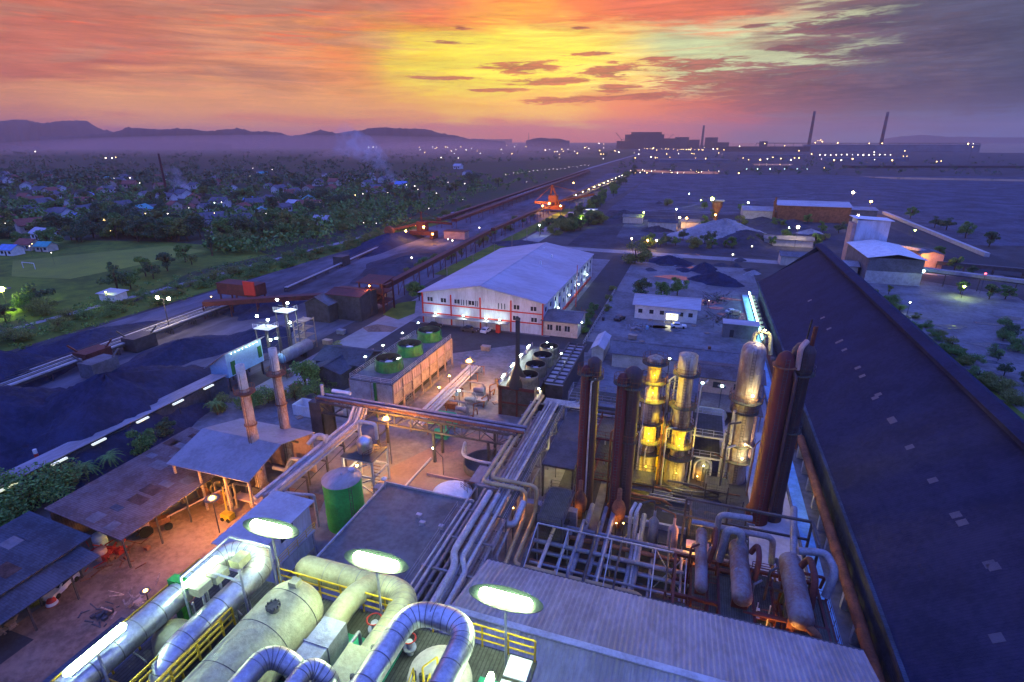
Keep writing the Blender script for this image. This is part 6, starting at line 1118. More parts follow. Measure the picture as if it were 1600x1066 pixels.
for i in range(11):
    y = 147 + i * 4.4; tt = T('tube_lamp', 'cyan white tube lamp glowing along the channel at the coal shed far corner', 'lamp', (19.9, y, 0), 'cyan tubes along the channel'); MB().cyl((19.7, y - 2.0, 1.9), (19.7, y + 2.0, 1.9), .22, seg=8).build('tube', 'cyan_tube', tt); MB().bar((19.9, y, 0), (19.9, y, 1.8), .1).build('post', 'steel_dark', tt)
# ================================================================== transfer building right
t = T('transfer_building', 'white gabled transfer building with a dark front beyond the coal shed', 'building', (70, 236, 0)); x0, x1, y0, y1 = 62, 79.5, 229, 262
b = MB(); b.box(x0, y0, 0, x1, y1, 9.4); b.build('wall', 'roof_long', t); MB().box(x0 - .1, y0 - .12, 0, x1 + .1, y0 - .02, 4.6).build('front_plinth', 'galv', t)
MB().slab([(x0 - .8, y0 - .8, 9.5), ((x0 + x1) / 2, y0 - .8, 11.2), ((x0 + x1) / 2, y1, 11.2), (x0 - .8, y1, 9.5)], .15).slab([((x0 + x1) / 2, y0 - .8, 11.2), (x1 + .8, y0 - .8, 9.5), (x1 + .8, y1, 9.5), ((x0 + x1) / 2, y1, 11.2)], .15).build('roof', 'white', t)
t = T('conveyor_tower', 'tall white conveyor tower with a sloping top behind the transfer building', 'tower', (63, 262, 0)); MB().box(64, 263, 0, 76, 272, 18.6).build('wall', 'white_sheet', t); MB().slab([(62.8, 262, 19.4), (77, 262, 18.8), (77, 273, 18.8), (62.8, 273, 19.4)], .2).build('roof', 'white', t); MB().box(62.6, 263.5, 0, 64, 271, 17).build('leg_casing', 'plaster_pink', t)
bulb_lamp((60.6, 238, 3.2), 'red-orange lamp at the left side of the white transfer building', 'sodium_small', .34, 0); bulb_lamp((80.8, 232, 5.0), 'bluish white lamp at the right end of the white transfer building', 'cyan_tube', .5, 0)
t = gable('small brown hut with an orange lamp right of the transfer building', 'hut', 89, 97, 262, 272, 6.2, 7.2, 'y', 'plaster_pink', 'roof_long', .4, name='hut'); bulb_lamp(P(1440, 404, 5.0), 'big orange lamp on the small brown hut', 'sodium_small', .5, 0)
def conveyor(label, p, q, w=2.2, m='roof_ware', hb=2.0, leg=10, legm='steel_dark', name='conveyor', cover=True):
    p, q = Vector(p), Vector(q); t = T(name, label, 'conveyor', (p.x, p.y, 0)); b = MB(); d = (q - p); n = max(1, int(d.length / leg)); side = V(-d.y, d.x, 0).normalized() * w / 2
    b.bar(p, q, w, .3) if not cover else b.bar(p, q, w, hb)
    b.build('gallery' if cover else 'belt', m, t); b = MB()
    for s in (side, -side):
        b.bar(p + s - V(0, 0, .5), q + s - V(0, 0, .5), .2, .4)
        if not cover: b.bar(p + s + V(0, 0, .6), q + s + V(0, 0, .6), .1)
    for k in range(n * 2 + 1): a = p.lerp(q, k / (n * 2)); b.bar(a + side - V(0, 0, .6), a - side - V(0, 0, .6), .14)
    b.build('truss', legm, t); b = MB()
    for k in range(n + 1):
        a = p.lerp(q, k / n)
        for s in (side, -side): b.bar((a.x + s.x, a.y + s.y, 0), (a.x + s.x, a.y + s.y, a.z - .5), .22)
        b.bar((a.x + side.x, a.y + side.y, .2), (a.x - side.x, a.y - side.y, a.z - .7), .12)
    b.build('trestle', legm, t); return t
conveyor('pale covered conveyor running out to the right edge from the transfer building', (79, 236, 5), (150, 205, 5), 2.4, 'roof_sheet', 1.6, 9); conveyor('short pale conveyor linking the transfer building to the brown hut', (78, 262, 9), (92, 268, 6.4), 2.2, 'roof_ware', 1.4)
conveyor('dark ground conveyor running off to the right behind the trees', (95, 262, 3), (210, 236, 3), 2.2, 'steel_dark', 1.4, 9)
b = MB(); b.box(126, 300, 0, 128, 460, 1.8); tag(b.build('boundary_wall', 'pipe_pale', loc=(127, 380, 0)), 'long pale wall along the diagonal road on the right', 'wall')
b = MB(); b.box(132, 215, 0, 134, 262, 1.8); tag(b.build('boundary_wall', 'rust', loc=(133, 240, 0)), 'shorter brown wall farther down the diagonal road', 'wall')
# far scrap yard buildings
t = gable('long wide shed with a blue-white roof and brown front beyond the scrap yard', 'shed', 50, 92, 398, 424, 10, 12, 'x', 'rust', 'roof_ware', .8, name='far_shed'); gable('low grey roofed shed next to the brown fronted shed', 'shed', 30, 49, 402, 430, 5.5, 7, 'x', 'plaster', 'roof_sheet', .8, name='far_shed'); gable('lower lean shed at the right end of the brown fronted shed', 'shed', 93, 108, 404, 424, 8, 9, 'x', 'roof_long', 'roof_sheet', .8, name='far_shed')
tag(MB().cyl((48, 397, 0), (48, 397, 15), .8, .6, 10).build('stub_stack', 'rust', loc=(48, 397, 0)), 'short brown stack at the corner of the brown fronted shed', 'stack')
for (x0, y0, w_, d_, h_, lab, m_) in ((-26, 330, 16, 10, 5, 'grey roofed shelter in the sandy clearing', 'roof_slate'), (-44, 356, 12, 7, 4, 'long low shelter at the back of the sandy clearing', 'roof_long'), (-8, 345, 10, 6, 4, 'small shelter right of the clearing', 'roof_long'), (36, 252, 15, 8, 4, 'grey shed with a lit open front below the hedge road', 'roof_long'), (50, 236, 11, 8, 4.5, 'pale roofed shed just behind the coal shed gable', 'roof_sheet'), (34, 300, 22, 7, 3.5, 'long low roofs right of the dusty heap', 'roof_long')):
    gable(lab, 'shelter', x0, x0 + w_, y0, y0 + d_, h_, h_ + 1.2, 'x', 'plaster', m_, .6, name='shelter')
t = T('screening_tower', 'orange lit screening tower above the pale ash heap', 'tower', (10, 400, 0)); c = P(1119, 335, 4); MB().lathe((c.x, c.y, 0), [(1.2, 0), (1.2, 5), (3.2, 9), (3.2, 12), (.1, 13)], 12).build('hopper', 'rust', t); MB().box(c.x - 4, c.y - 3, 12.5, c.x + 4, c.y + 3, 13.2).build('deck', 'roof_sheet', t)
bulb_lamp(P(1113, 311, 16), 'yellow-green lamp glaring above the screening tower', 'lime', .95, 0); bulb_lamp(P(1118, 336, 5.5), 'amber lamp inside the screening tower', 'sodium_small', .5, 0)
def heap(px, py, r, h, m, label, sd, sy=1.0, z=0, squash=1.0, cat='heap', name='coal_heap', kind=None):
    c = P(px, py, 0) if not isinstance(px, Vector) else px; rnd = random.Random(sd); n, seg = 20, 64; vs = []; ph = [rnd.uniform(0, 6.28) for _ in range(8)]
    for i in range(n + 1):
        f_ = i / n
        for k in range(seg):
            a = 2 * math.pi * k / seg; rr = r * f_ * (1 + .16 * math.sin(2 * a + ph[0]) + .11 * math.sin(3 * a + ph[1]) + .07 * math.sin(5 * a + ph[2]) + .04 * math.sin(9 * a + ph[3]))
            zz = h * (1 - f_ ** 1.15) * (1 + .10 * math.sin(3 * a + ph[4]) * f_ + .05 * math.sin(7 * a + 9 * f_ + ph[5])) + (rnd.uniform(-1, 1) * .04 * h if 0 < i < n else 0) + (.05 * h * math.sin(17 * a + 5 * math.sin(3 * a + ph[6])) * f_ * (1 - f_) * 3)
            vs.append((c.x + rr * math.cos(a), c.y + rr * math.sin(a) * sy, max(zz, -.05) if i < n else -.05))
    b = MB(); b.add(vs, [(i * seg + k, (i + 1) * seg + k, (i + 1) * seg + (k + 1) % seg, i * seg + (k + 1) % seg) for i in range(n) for k in range(seg)], True)
    return tag(b.build(name, m, loc=(c.x, c.y, 0)), label, cat)
heap(1130, 372, 24, 10, 'ash', 'pale grey cone of ash under the screening tower', 1, .8); heap(1165, 378, 20, 6, 'slag', 'dark heap right of the pale ash cone', 2); heap(975, 340, 14, 5, 'slag', 'dark slag heap in the scrap yard left of the lit clearing', 3); heap(1028, 360, 9, 4, 'slag', 'small dark slag heap beside the grey roofed shelter', 4); heap(1120, 440, 10, 3.6, 'coal', 'low dark heap beyond the white office, larger one', 5, .7); heap(1100, 423, 6, 3.4, 'coal', 'small dark heap beyond the white office', 6); heap(1045, 410, 9, 3, 'coal', 'flat dark heap between the bushes behind the warehouse', 7, .8); heap(815, 383, 14, 2.4, 'slag', 'flat dark heap behind the warehouse roof', 8, .6); heap(1215, 352, 16, 4, 'slag', 'dark heap in front of the brown fronted shed', 9)
# ================================================================== left: coal yard, conveyors
heap(V(-101, 64, 0), 0, 18, 9.0, 'coal', 'large smooth coal heap nearest the road, in front of the belt lines', 11, 1.25); heap(V(-116, 47, 0), 0, 19, 10.5, 'coal', 'large coal heap at the left edge below the belt lines', 12, 1.2); heap(V(-147, 62, 0), 0, 17, 9.5, 'coal', 'coal heap at the left edge behind the belt lines', 13, 1.3); heap(V(-146, 92, 0), 0, 11, 3.4, 'coal', 'long low coal heap behind the belt lines', 14, 2.0)
heap(V(-118, 94, 0), 0, 10, 3.4, 'coal', 'rough low coal heap in front of the belt lines', 15, 1.5); heap(V(-107, 108, 0), 0, 9, 3.0, 'coal', 'rough dark heap beside the lamp towers', 16, 1.3); heap(V(-150, 250, 0), 0, 13, 4, 'coal', 'dark bank of coal along the grass verge', 17, 3.0); heap(V(-126, 132, 0), 0, 9, 2.6, 'coal', 'low coal heap under the red cross conveyor', 18, 1.6); heap(V(-118, 205, 0), 0, 14, 2.6, 'slag', 'long low spread of dark material between the two yard belts', 19, 2.2)
for i, dx in enumerate((0, 1.9, 4.0)):
    conveyor(('belt line of the coal yard nearest the road, first of three', 'middle belt line of the coal yard', 'belt line of the coal yard behind the other two')[2 - i], (-129.5 - dx, 40, 2.4), (-134 - dx, 128, 2.4), 1.0, 'pipe_pale', 1, 8, 'steel_dark', 'belt_conveyor', False)
for i, (px, py, lab, m_) in enumerate(((146, 556, 'dark red belt station with raised arms on the belt lines', 'steel_red'), (218, 533, 'dark box station between belt sections', 'steel_dark'), (155, 572, 'bluish cover box beside the dark red belt station', 'roof_long'))):
    c = P(px, py, 2); q = T('belt_station', lab, 'station', (c.x, c.y, 0)); MB().box(c.x - 2.2, c.y - 3, .2, c.x + 2.2, c.y + 3, 3.6).build('housing', m_, q)
    for s in (-1, 1): MB().bar((c.x + s * 1.6, c.y + s * 2, 3.4), (c.x + s * 2.8, c.y + s * 3.2, 5.4), .35).build('arm', m_, q)
def mast(x, y, h, label, heads, m='twin_white', r=.2, plat=False, base=0):
    t = T('lamp_mast', label, 'lamp', (x, y, base)); MB().cyl((x, y, base), (x, y, h), .16, .1, 8).build('pole', 'steel_dark', t); MB().bar((x + min(a for a, _, _ in heads), y, h - .2), (x + max(a for a, _, _ in heads), y, h - .2), .12).build('crossarm', 'steel_dark', t)
    for a, c_, z in heads: MB().ball((x + a, y + c_, h + z), r, 10).build('bulb', m, t)
    return t
c = P(267, 522, 0); mast(c.x, c.y, 10.0, 'twin headed white floodlight mast over the coal yard belts', [(-1.9, 0, .2), (2.1, 0, .2)], 'twin_white', .42)
for (px, py, h, lab) in ((427, 578, 11.6, 'platform mast with three glaring lamps, the one nearer the white stilt house'), (458, 560, 13.4, 'platform mast with three glaring lamps, the taller one behind')):
    c = P(px, py, 0); t = mast(c.x, c.y, h, lab, [(-2.1, 0, 1.2), (0.4, .4, .5), (.9, -.4, -4.0)], 'lamp_white', .30); q = MB(); q.box(c.x - 2.2, c.y - 1.6, h - 1.3, c.x + 2.0, c.y + 1.6, h - 1.15); q.rail((c.x - 2.2, c.y - 1.6, h - 1.15), (c.x + 2, c.y - 1.6, h - 1.15), 1, 1.2); q.rail((c.x + 2, c.y - 1.6, h - 1.15), (c.x + 2, c.y + 1.6, h - 1.15), 1, 1.2); q.build('platform', 'white', t)
    q = MB()
    for sx_ in (-1.8, 1.6):
        for sy2 in (-1.4, 1.4): q.bar((c.x + sx_, c.y + sy2, 0), (c.x + sx_, c.y + sy2, h - 1.3), .18)
    for z in (2.5, 5.5, 8.5): q.bar((c.x - 1.8, c.y - 1.4, z), (c.x + 1.6, c.y - 1.4, z + 1), .1); q.bar((c.x + 1.6, c.y - 1.4, z), (c.x + 1.6, c.y + 1.4, z + 1), .1)
    q.build('lattice', 'steel_dark', t)
bulb_lamp(P(476, 499, 6), 'white lamp on the brown stair tower behind the lamp masts', 'lamp_white', .24, 0); c = P(480, 545, 0)
q = T('stair_tower', 'brown stair tower behind the lamp masts', 'tower', (c.x, c.y, 0)); b = MB()
for sx_ in (-1.5, 1.5):
    for sy2 in (-2, 2): b.bar((c.x + sx_, c.y + sy2, 0), (c.x + sx_, c.y + sy2, 8), .2)
for k in range(4): b.box(c.x - 1.5, c.y - 2, 1.6 + k * 2, c.x + 1.5, c.y + 2, 1.75 + k * 2); b.bar((c.x - 1.5, c.y - 2, k * 2), (c.x + 1.5, c.y - 2, k * 2 + 1.7), .2)
b.build('stair', 'timber', q)
c = P(452, 556, 2.2); q = T('horizontal_tank', 'greenish horizontal tank with a cyan end between the lamp masts', 'tank', c); MB().lathe((c.x, 0, 2.6), [(.01, c.y - 2.6), (1.4, c.y - 2.4), (1.5, c.y), (1.5, c.y + 7), (.01, c.y + 7.4)], 20, 'y')  .build('shell', 'pipe_grey', q); MB().lathe((c.x, 0, 2.6), [(.01, c.y - 2.75), (1.2, c.y - 2.7), (1.2, c.y - 2.55)], 20, 'y').build('end_disc', 'blue_or_lit_sheet', q)
for dy in (0, 5): MB().box(c.x - 1, c.y + dy - .2, 0, c.x + 1, c.y + dy + .2, 1.3).build('saddle', 'steel_dark', q)
# covered gallery beside the road, white house on stilts
t = T('road_gallery', 'long low pale-roofed gallery along the road with yellowish lamps at its side', 'gallery', (-89, 50, 0)); MB().slab([(-92.6, 22, 4.0), (-88.2, 22, 4.5), (-88.2, 79, 4.5), (-92.6, 79, 4.0)], .15).build('roof', 'roof_sheet', t); MB().box(-92.2, 22, 0, -88.6, 79, 3.9).build('wall', 'roof_slate', t)
for i, (px, py) in enumerate(((330, 606), (283, 630), (229, 658), (98, 723), (11, 761), (160, 692))):
    y = P(px, py, 4).y; q = T('tube_lamp', 'pale yellow lamp in the row along the road gallery', 'lamp', (-87.8, y, 0), 'pale yellow lamps along the road gallery'); MB().box(-88.0, y - 1.1, 3.95, -87.6, y + 1.1, 4.2).build('diffuser', 'pale_tube', q); MB().bar((-87.8, y, 0), (-87.8, y, 3.9), .12).build('post', 'steel_dark', q)
hp = P(358, 591, 3.2); t = T('stilt_house', 'pale blue lit house on stilts with a dark edged shed roof', 'house', (hp.x - 4, hp.y + 7, 0)); x1, y0 = hp.x, hp.y; x0 = P(332, 586, 3.2).x; y1 = P(409, 563, 3.2).y
b = MB(); b.add([(x0, y0, 3.2), (x1, y0, 3.2), (x1, y1, 3.2), (x0, y1, 3.2), (x0, y0, 5.3), (x1, y0, 8.5), (x1, y1, 8.5), (x0, y1, 5.3)], [(3, 2, 1, 0), (4, 5, 6, 7), (0, 1, 5, 4), (1, 2, 6, 5), (2, 3, 7, 6), (3, 0, 4, 7)]); b.build('wall', 'blue_or_lit_sheet', t)  # white walls coloured blue for the teal light on them
MB().slab([(x0 - .9, y0 - .8, 5.0), (x1 + .5, y0 - .8, 8.95), (x1 + .5, y1 + .8, 8.95), (x0 - .9, y1 + .8, 5.0)], .16).build('roof', 'roof_sheet', t)
for y in (y0 + .4, (y0 + y1) / 2, y1 - .4):
    for x in (x0 + .3, x1 - .3): MB().bar((x, y, 0), (x, y, 3.2), .3).build('stilt', 'steel_dark', t)
MB().box(x1 - .02, y0 + 1.0, 3.4, x1 + .06, y0 + 2.2, 6.4).build('door', 'green', t); MB().box(x1 - .02, y1 - 1.4, 4.4, x1 + .06, y1 - .3, 7).build('door', 'green', t)
for k in range(8): y = y0 + 1.4 + k * (y1 - y0 - 3) / 7; q = MB().ball((x1 + .35, y, 8.25), .055, 6).build('eave_bulb', 'lamp_white', t)
bulb_lamp((x1 + 5.5, y0 + 9, 9.5), 'white lamp lighting the wall of the stilt house', 'mercury_small', .26, 0, (1.2, 0))
c = P(66, 738, 0); q = T('striped_marker', 'red and white striped marker post beside the road gallery', 'marker', (c.x, c.y, 0))
for k in range(6): MB().cyl((c.x, c.y, k * .7), (c.x, c.y, k * .7 + .7), .28, seg=10).build('band', 'red' if k % 2 == 0 else 'white', q)
# red transfer tower, cross conveyor, crusher buildings
c = P(385, 478, 0); t = T('transfer_tower', 'dark red hopper house on legs over the coal yard belt', 'tower', (c.x, c.y, 0)); b = MB(); b.box(c.x - 8, c.y - 2.6, 4, c.x + 6.6, c.y + 2.6, 7.6); b.build('house', 'steel_red', t); MB().box(c.x + 3, c.y - 3, 4.6, c.x + 7.2, c.y - 2.62, 9.0).build('front_panel', 'red', t)
for x in (-7.4, -1, 6): 
    for y in (-2.2, 2.2): MB().bar((c.x + x, c.y + y, 0), (c.x + x, c.y + y, 4), .35).build('leg', 'steel_red', t)
conveyor('dark red covered conveyor crossing the coal yard towards the crusher house', tuple(P(318, 474, 4.5)), tuple(P(520, 461, 4.5)), 2.6, 'steel_red', 1.3, 7, 'steel_red')
conveyor('pale narrow yard belt running from the hopper house back to the orange machine', (-133, 150, 1.6), (-146, 244, 1.6), 1.2, 'pipe_pale', 1, 9, 'steel_dark', 'belt_conveyor', False); c = P(534, 409, 1.5); q = T('belt_station', 'dark box station halfway along the pale yard belt', 'station', c); MB().box(c.x - 2.4, c.y - 2.6, .2, c.x + 2.4, c.y + 2.6, 4).build('housing', 'steel_dark', q)
conveyor('long dark red trestle conveyor running away beside the warehouse', tuple(P(598, 449, 6.0)), (-99.6, 262, 6.0), 2.2, 'steel_red', 1.5, 12, 'steel_red'); conveyor('far dark red trestle conveyor continuing the long red one to the horizon', (-99.6, 268, 6.0), (-101, 690, 6.0), 2.2, 'steel_red', 1.5, 16, 'steel_red')
for k, (x, y0_, y1_, lab) in enumerate(((-146, 300, 900, 'far dark red belt gallery, left one of two parallel lines'), (-136, 300, 860, 'far dark red belt gallery, right one of two parallel lines'))): conveyor(lab, (x, y0_, 5), (x - 26, y1_, 5), 3, 'steel_red', 1.6, 24, 'steel_red')
def house_at(px, py, w_, d_, h_, label, wall, roofm, hr=1.4, axis='x', name='crusher_house', cat='building', ov=.5):
    c = P(px, py, 0); return gable(label, cat, c.x - w_ / 2, c.x + w_ / 2, c.y, c.y + d_, h_, h_ + hr, axis, wall, roofm, ov, name=name)
house_at(498, 503, 8, 8, 5.5, 'small dark house with a purplish pitched roof left of the crusher tower', 'steel_dark', 'roof_long', 2, 'y'); t = house_at(540, 500, 11, 9, 7.5, 'dark crusher house with a long dark red roof', 'steel_dark', 'steel_red', .8); c = P(583, 488, 0)
t = T('crusher_tower', 'dark red crusher tower of open frames at the foot of the red trestle conveyor', 'tower', (c.x, c.y, 0)); b = MB()
for x in (-4, 0, 4):
    for y in (0, 6): b.bar((c.x + x, c.y + y, 0), (c.x + x, c.y + y, 9), .4)
for z in (3, 6, 9):
    b.box(c.x - 4.2, c.y - .2, z, c.x + 4.2, c.y + 6.2, z + .25)
b.bar((c.x - 4, c.y, 0), (c.x, c.y, 3), .25); b.bar((c.x, c.y, 3), (c.x + 4, c.y, 6), .25); b.bar((c.x - 4, c.y, 6), (c.x, c.y, 9), .25); b.box(c.x - 3.6, c.y + .3, 3.3, c.x + 1, c.y + 5.6, 5.8); b.build('frame', 'steel_red', t); MB().slab([(c.x - 4.6, c.y - .8, 9.4), (c.x + 4.6, c.y - .8, 9.4), (c.x + 4.6, c.y + 6.8, 10.2), (c.x - 4.6, c.y + 6.8, 10.2)], .2).build('roof', 'steel_red', t)
bulb_lamp(P(553, 476, 3), 'white lamp at the foot of the crusher house', 'lamp_white', .3, 0); bulb_lamp(P(562, 479, 2.4), 'yellow lamp beside the white one at the crusher house', 'sodium_small', .24, 0); bulb_lamp(P(577, 447, 9.6), 'orange lamp on the head of the red trestle conveyor', 'sodium_small', .22, 0); c = P(601, 466, 1)
t = gable('small orange lit hut under the red trestle conveyor', 'hut', c.x - 2, c.x + 2, c.y - 1.6, c.y + 2, 3.2, 4, 'y', 'timber', 'plaster_pink', .3, name='hut'); bulb_lamp((c.x - 2.5, c.y - 5, 3.2), 'orange lamp in front of the small hut under the trestle', 'sodium_small', .2, 0)
for (px, py, z, m_, lab, r_) in ((330, 464, 2, 'far_amber', 'tiny yellow lamp on the cross conveyor, left', .2), (389, 467, 2, 'far_amber', 'tiny yellow lamp on the cross conveyor, under the hopper house', .2), (643, 403, 3, 'far_white', 'tiny white lamp on the long red trestle', .35), (707, 376, 4, 'far_white', 'tiny white lamp below the far red trestle', .35), (749, 356, 4, 'far_white', 'tiny white lamp left of the lit hedge', .35), (700, 374, 2, 'far_white', 'tiny white lamp on the haul road', .3)): bulb_lamp(P(px, py, z), lab, m_, r_, 0)
# orange machines
c = P(660, 372, 0); t = T('reclaimer', 'dark red reclaimer machine lit orange at the end of the yard belt', 'machine', (c.x, c.y, 0)); b = MB(); b.box(c.x - 6, c.y - 3, 2, c.x + 8, c.y + 3, 4); b.box(c.x - 2, c.y - 2, 4, c.x + 3, c.y + 2, 9); b.bar((c.x, c.y, 8), (c.x - 14, c.y - 10, 5), 1.2); b.bar((c.x, c.y, 9), (c.x + 12, c.y + 12, 6.5), 1.2); b.bar((c.x, c.y, 14), (c.x - 12, c.y - 9, 5.6), .2); b.bar((c.x, c.y, 14), (c.x + 11, c.y + 11, 7), .2); b.bar((c.x, c.y, 9), (c.x, c.y, 14), .6)
for a in (-5, 7): b.box(c.x + a - .8, c.y - 3.4, 0, c.x + a + .8, c.y + 3.4, 2)
b.build('machine_body', 'steel_red', t); MB().cyl((c.x - 14, c.y - 11, 4.6), (c.x - 14, c.y - 9, 4.6), 2.6, seg=16).build('bucket_wheel', 'rust', t); t2 = T('hut', 'low orange lit building beside the reclaimer', 'hut', (c.x + 16, c.y + 4, 0)); MB().box(c.x + 12, c.y + 2, 0, c.x + 24, c.y + 8, 4).build('wall', 'plaster_pink', t2); MB().box(c.x + 11.6, c.y + 1.6, 4, c.x + 24.4, c.y + 8.4, 4.2).build('roof', 'steel_red', t2)
for (px, py, z, lab, r_) in ((634, 361, 6, 'orange lamp on the reclaimer, left of a pair', .45), (662, 355, 8, 'orange lamp on the reclaimer, right of a pair', .5), (676, 366, 5, 'low orange lamp at the orange lit building', .42), (648, 352, 5, 'orange lamp behind the reclaimer', .4)): bulb_lamp(P(px, py, z), lab, 'sodium_small', r_, 0)
c = P(866, 331, 0); t = T('stacker', 'orange stacker machine with a tall mast in the far stock yard', 'machine', (c.x, c.y, 0)); b = MB(); b.box(c.x - 7, c.y - 4, 2, c.x + 7, c.y + 4, 5); b.bar((c.x - 4, c.y, 4), (c.x - 2, c.y, 19), 1.2); b.bar((c.x + 4, c.y, 4), (c.x - 2, c.y, 19), 1); b.bar((c.x, c.y, 7), (c.x + 24, c.y + 26, 11), 1.4); b.bar((c.x, c.y, 7), (c.x - 13, c.y - 8, 7), 1.6); b.bar((c.x - 2, c.y, 18.6), (c.x + 22, c.y + 24, 11), .3); b.bar((c.x - 2, c.y, 18.6), (c.x - 13, c.y - 8, 7.6), .3); b.box(c.x - 4, c.y - 3, 5, c.x + 2, c.y + 3, 12); b.build('machine_body', 'orange_paint', t)
for (px, py, z, r_, lab) in ((858, 318, 9, .6, 'orange lamp on the mast of the stacker'), (876, 322, 6, .55, 'orange lamp at the foot of the stacker, right'), (848, 322, 5, .5, 'orange lamp at the foot of the stacker, left')): bulb_lamp(P(px, py, z), lab, 'sodium_small', r_, 0)
conveyor('yellow lit yard belt running from the stacker into the distance', (-101.5, 455, 2.5), (-97, 820, 2.5), 2.4, 'pipe_yellow', 1.2, 20)
for k in range(12): y = 470 + k * 29; bulb_lamp((-99.0, y, 5.6), 'small yellow lamp in the row beside the far yard belt', 'warm', .28, 0, None, 'yellow lamps along the far yard belt')
for i, (px, py, w_, lab) in enumerate(((918, 328, 14, 'bright white roofed lit shelter behind the hedge, largest'), (906, 334, 8, 'bright white roofed lit shelter behind the hedge, smaller one'), (896, 334, 7, 'narrow lit strip shelter behind the hedge'))):
    c = P(px, py, 3); q = T('lit_shelter', lab, 'shelter', (c.x, c.y, 0)); MB().box(c.x - w_ / 2, c.y - 2, 3.4, c.x + w_ / 2, c.y + 3, 3.6).build('roof', 'white', q); MB().box(c.x - w_ / 2 + .4, c.y - 1.6, 3.2, c.x + w_ / 2 - .4, c.y - 1.2, 3.38).build('tube_light', 'window_lit', q)
    for a in (-w_ / 2 + .5, w_ / 2 - .5): MB().bar((c.x + a, c.y - 1.8, 0), (c.x + a, c.y - 1.8, 3.4), .2).build('post', 'galv', q)
bulb_lamp(P(908, 341, 5.5), 'yellowish lamp lighting the hedge beside the white shelters', 'lime', .35, 0)
# small hut on the verge path with a lamp
c = P(180, 474, 0); t = T('verge_hut', 'pale blue hut on legs at the end of the verge path with a yellow lamp', 'hut', (c.x, c.y, 0)); MB().box(c.x - 3.6, c.y - 2, 1.4, c.x + 3.6, c.y + 2, 3.6).build('wall', 'white', t); MB().slab([(c.x - 4.2, c.y - 2.6, 3.6), (c.x + 4.2, c.y - 2.6, 3.6), (c.x + 4.2, c.y + 2.6, 4.2), (c.x - 4.2, c.y + 2.6, 4.2)], .15).build('roof', 'roof_ware', t)
for a in (-3, 0, 3): MB().bar((c.x + a, c.y - 1.8, 0), (c.x + a, c.y - 1.8, 1.4), .25).build('leg', 'white', t)
bulb_lamp((c.x + 1.2, c.y - 2.8, 4.6), 'small yellow lamp at the hut on the verge path', 'lime', .2, 0)
bulb_lamp(P(2, 452, 7), 'glaring green-yellow lamp at the left edge over the meadow', 'lime', .8, 0); mg = T('goal', 'white football goal on the playing field', 'goal', P(46, 417, 0)); c = P(46, 420, 0); MB().tube([(c.x - 3.6, c.y, 0), (c.x - 3.6, c.y, 2.5), (c.x + 3.6, c.y, 2.5), (c.x + 3.6, c.y, 0)], .12, 8, .05).build('frame', 'white', mg)
# ================================================================== far plants on the horizon
def far_stack(px, pyb, pyt, r, label, bands=True, m0='far_steel'):
    c = P(px, pyb, 0); hd = V(c.x, c.y, 0); lo, hi = 5, 400
    dep = -c.x * sy_ + c.y * cy_; v = (pyt - 533) / F; u_ = (px - 800) / F
    h = H - dep * (sp_ + v * cp_) / (cp_ - v * sp_)
    t = T('banded_stack', label, 'stack', (c.x, c.y, 0)); n = 9
    for k in range(n):
        a, b_ = k / n, (k + 1) / n; MB().lathe((c.x, c.y, 0), [(r * (1.25 - .35 * a), h * a), (r * (1.25 - .35 * b_), h * b_)] + ([(r * .6, h)] if k == n - 1 else []), 14).build('band', ('stack_red' if k % 2 else 'far_steel') if bands else m0, t)
    return t
far_stack(1262, 236, 174, 6.0, 'tall red and white power station stack by the sea, left one of two'); far_stack(1374, 236, 175, 6.4, 'tall red and white power station stack by the sea, right one of two'); far_stack(1096, 231, 196, 6.5, 'dark thick stack beside the far steelworks', False); far_stack(262, 308, 240, .9, 'lone thin dark red stack rising from the town', False, 'steel_red')
far_stack(826, 226, 208, 2.5, 'thin dark stack on the skyline left of the steelworks', False)
def far_block(px0, px1, pyb, pyt, depth, label, m='far_steel', name='far_hall', cat='building'):
    a, b_ = P(px0, pyb, 0), P(px1, pyb, 0); dep = -a.x * sy_ + a.y * cy_; v = (pyt - 533) / F; h = H - dep * (sp_ + v * cp_) / (cp_ - v * sp_)
    d = (b_ - a); d.z = 0; nrm = V(-d.y, d.x, 0).normalized() * depth; q = [a, b_, b_ + nrm, a + nrm]
    t = T(name, label, cat, (a.x, a.y, 0)); MB().prism([(p.x, p.y) for p in q], 0, h).build('hall', m, t); MB().prism([(p.x, p.y) for p in (a - nrm * .02, b_ - nrm * .02, b_ + nrm * 1.02, a + nrm * 1.02)], h, h + max(1.0, h * .04)).build('roof', 'far_roof' if m != 'far_steel' else 'far_steel', t); return t, h, a, b_
far_block(984, 1036, 233, 211, 160, 'dark blocky steelworks hall on the skyline, its biggest block')
q_, h_, a_, b_ = far_block(988, 1032, 232.5, 207.5, 60, 'upper storey of the steelworks hall, standing above its biggest block'); far_block(1036, 1062, 233, 217, 140, 'lower steelworks hall joined right of the biggest block'); far_block(1060, 1075, 232, 215, 90, 'square steelworks tower block right of the halls'); far_block(1076, 1092, 232, 219, 90, 'low steelworks block left of the dark thick stack'); far_block(1108, 1120, 232, 215.5, 90, 'square tower block right of the dark thick stack'); far_block(1118, 1138, 233, 223, 120, 'low long block at the right end of the steelworks'); far_block(968, 986, 233, 221, 100, 'sloped low hall left of the steelworks'); far_block(1190, 1198, 234, 221.5, 40, 'small square block standing by the shore')
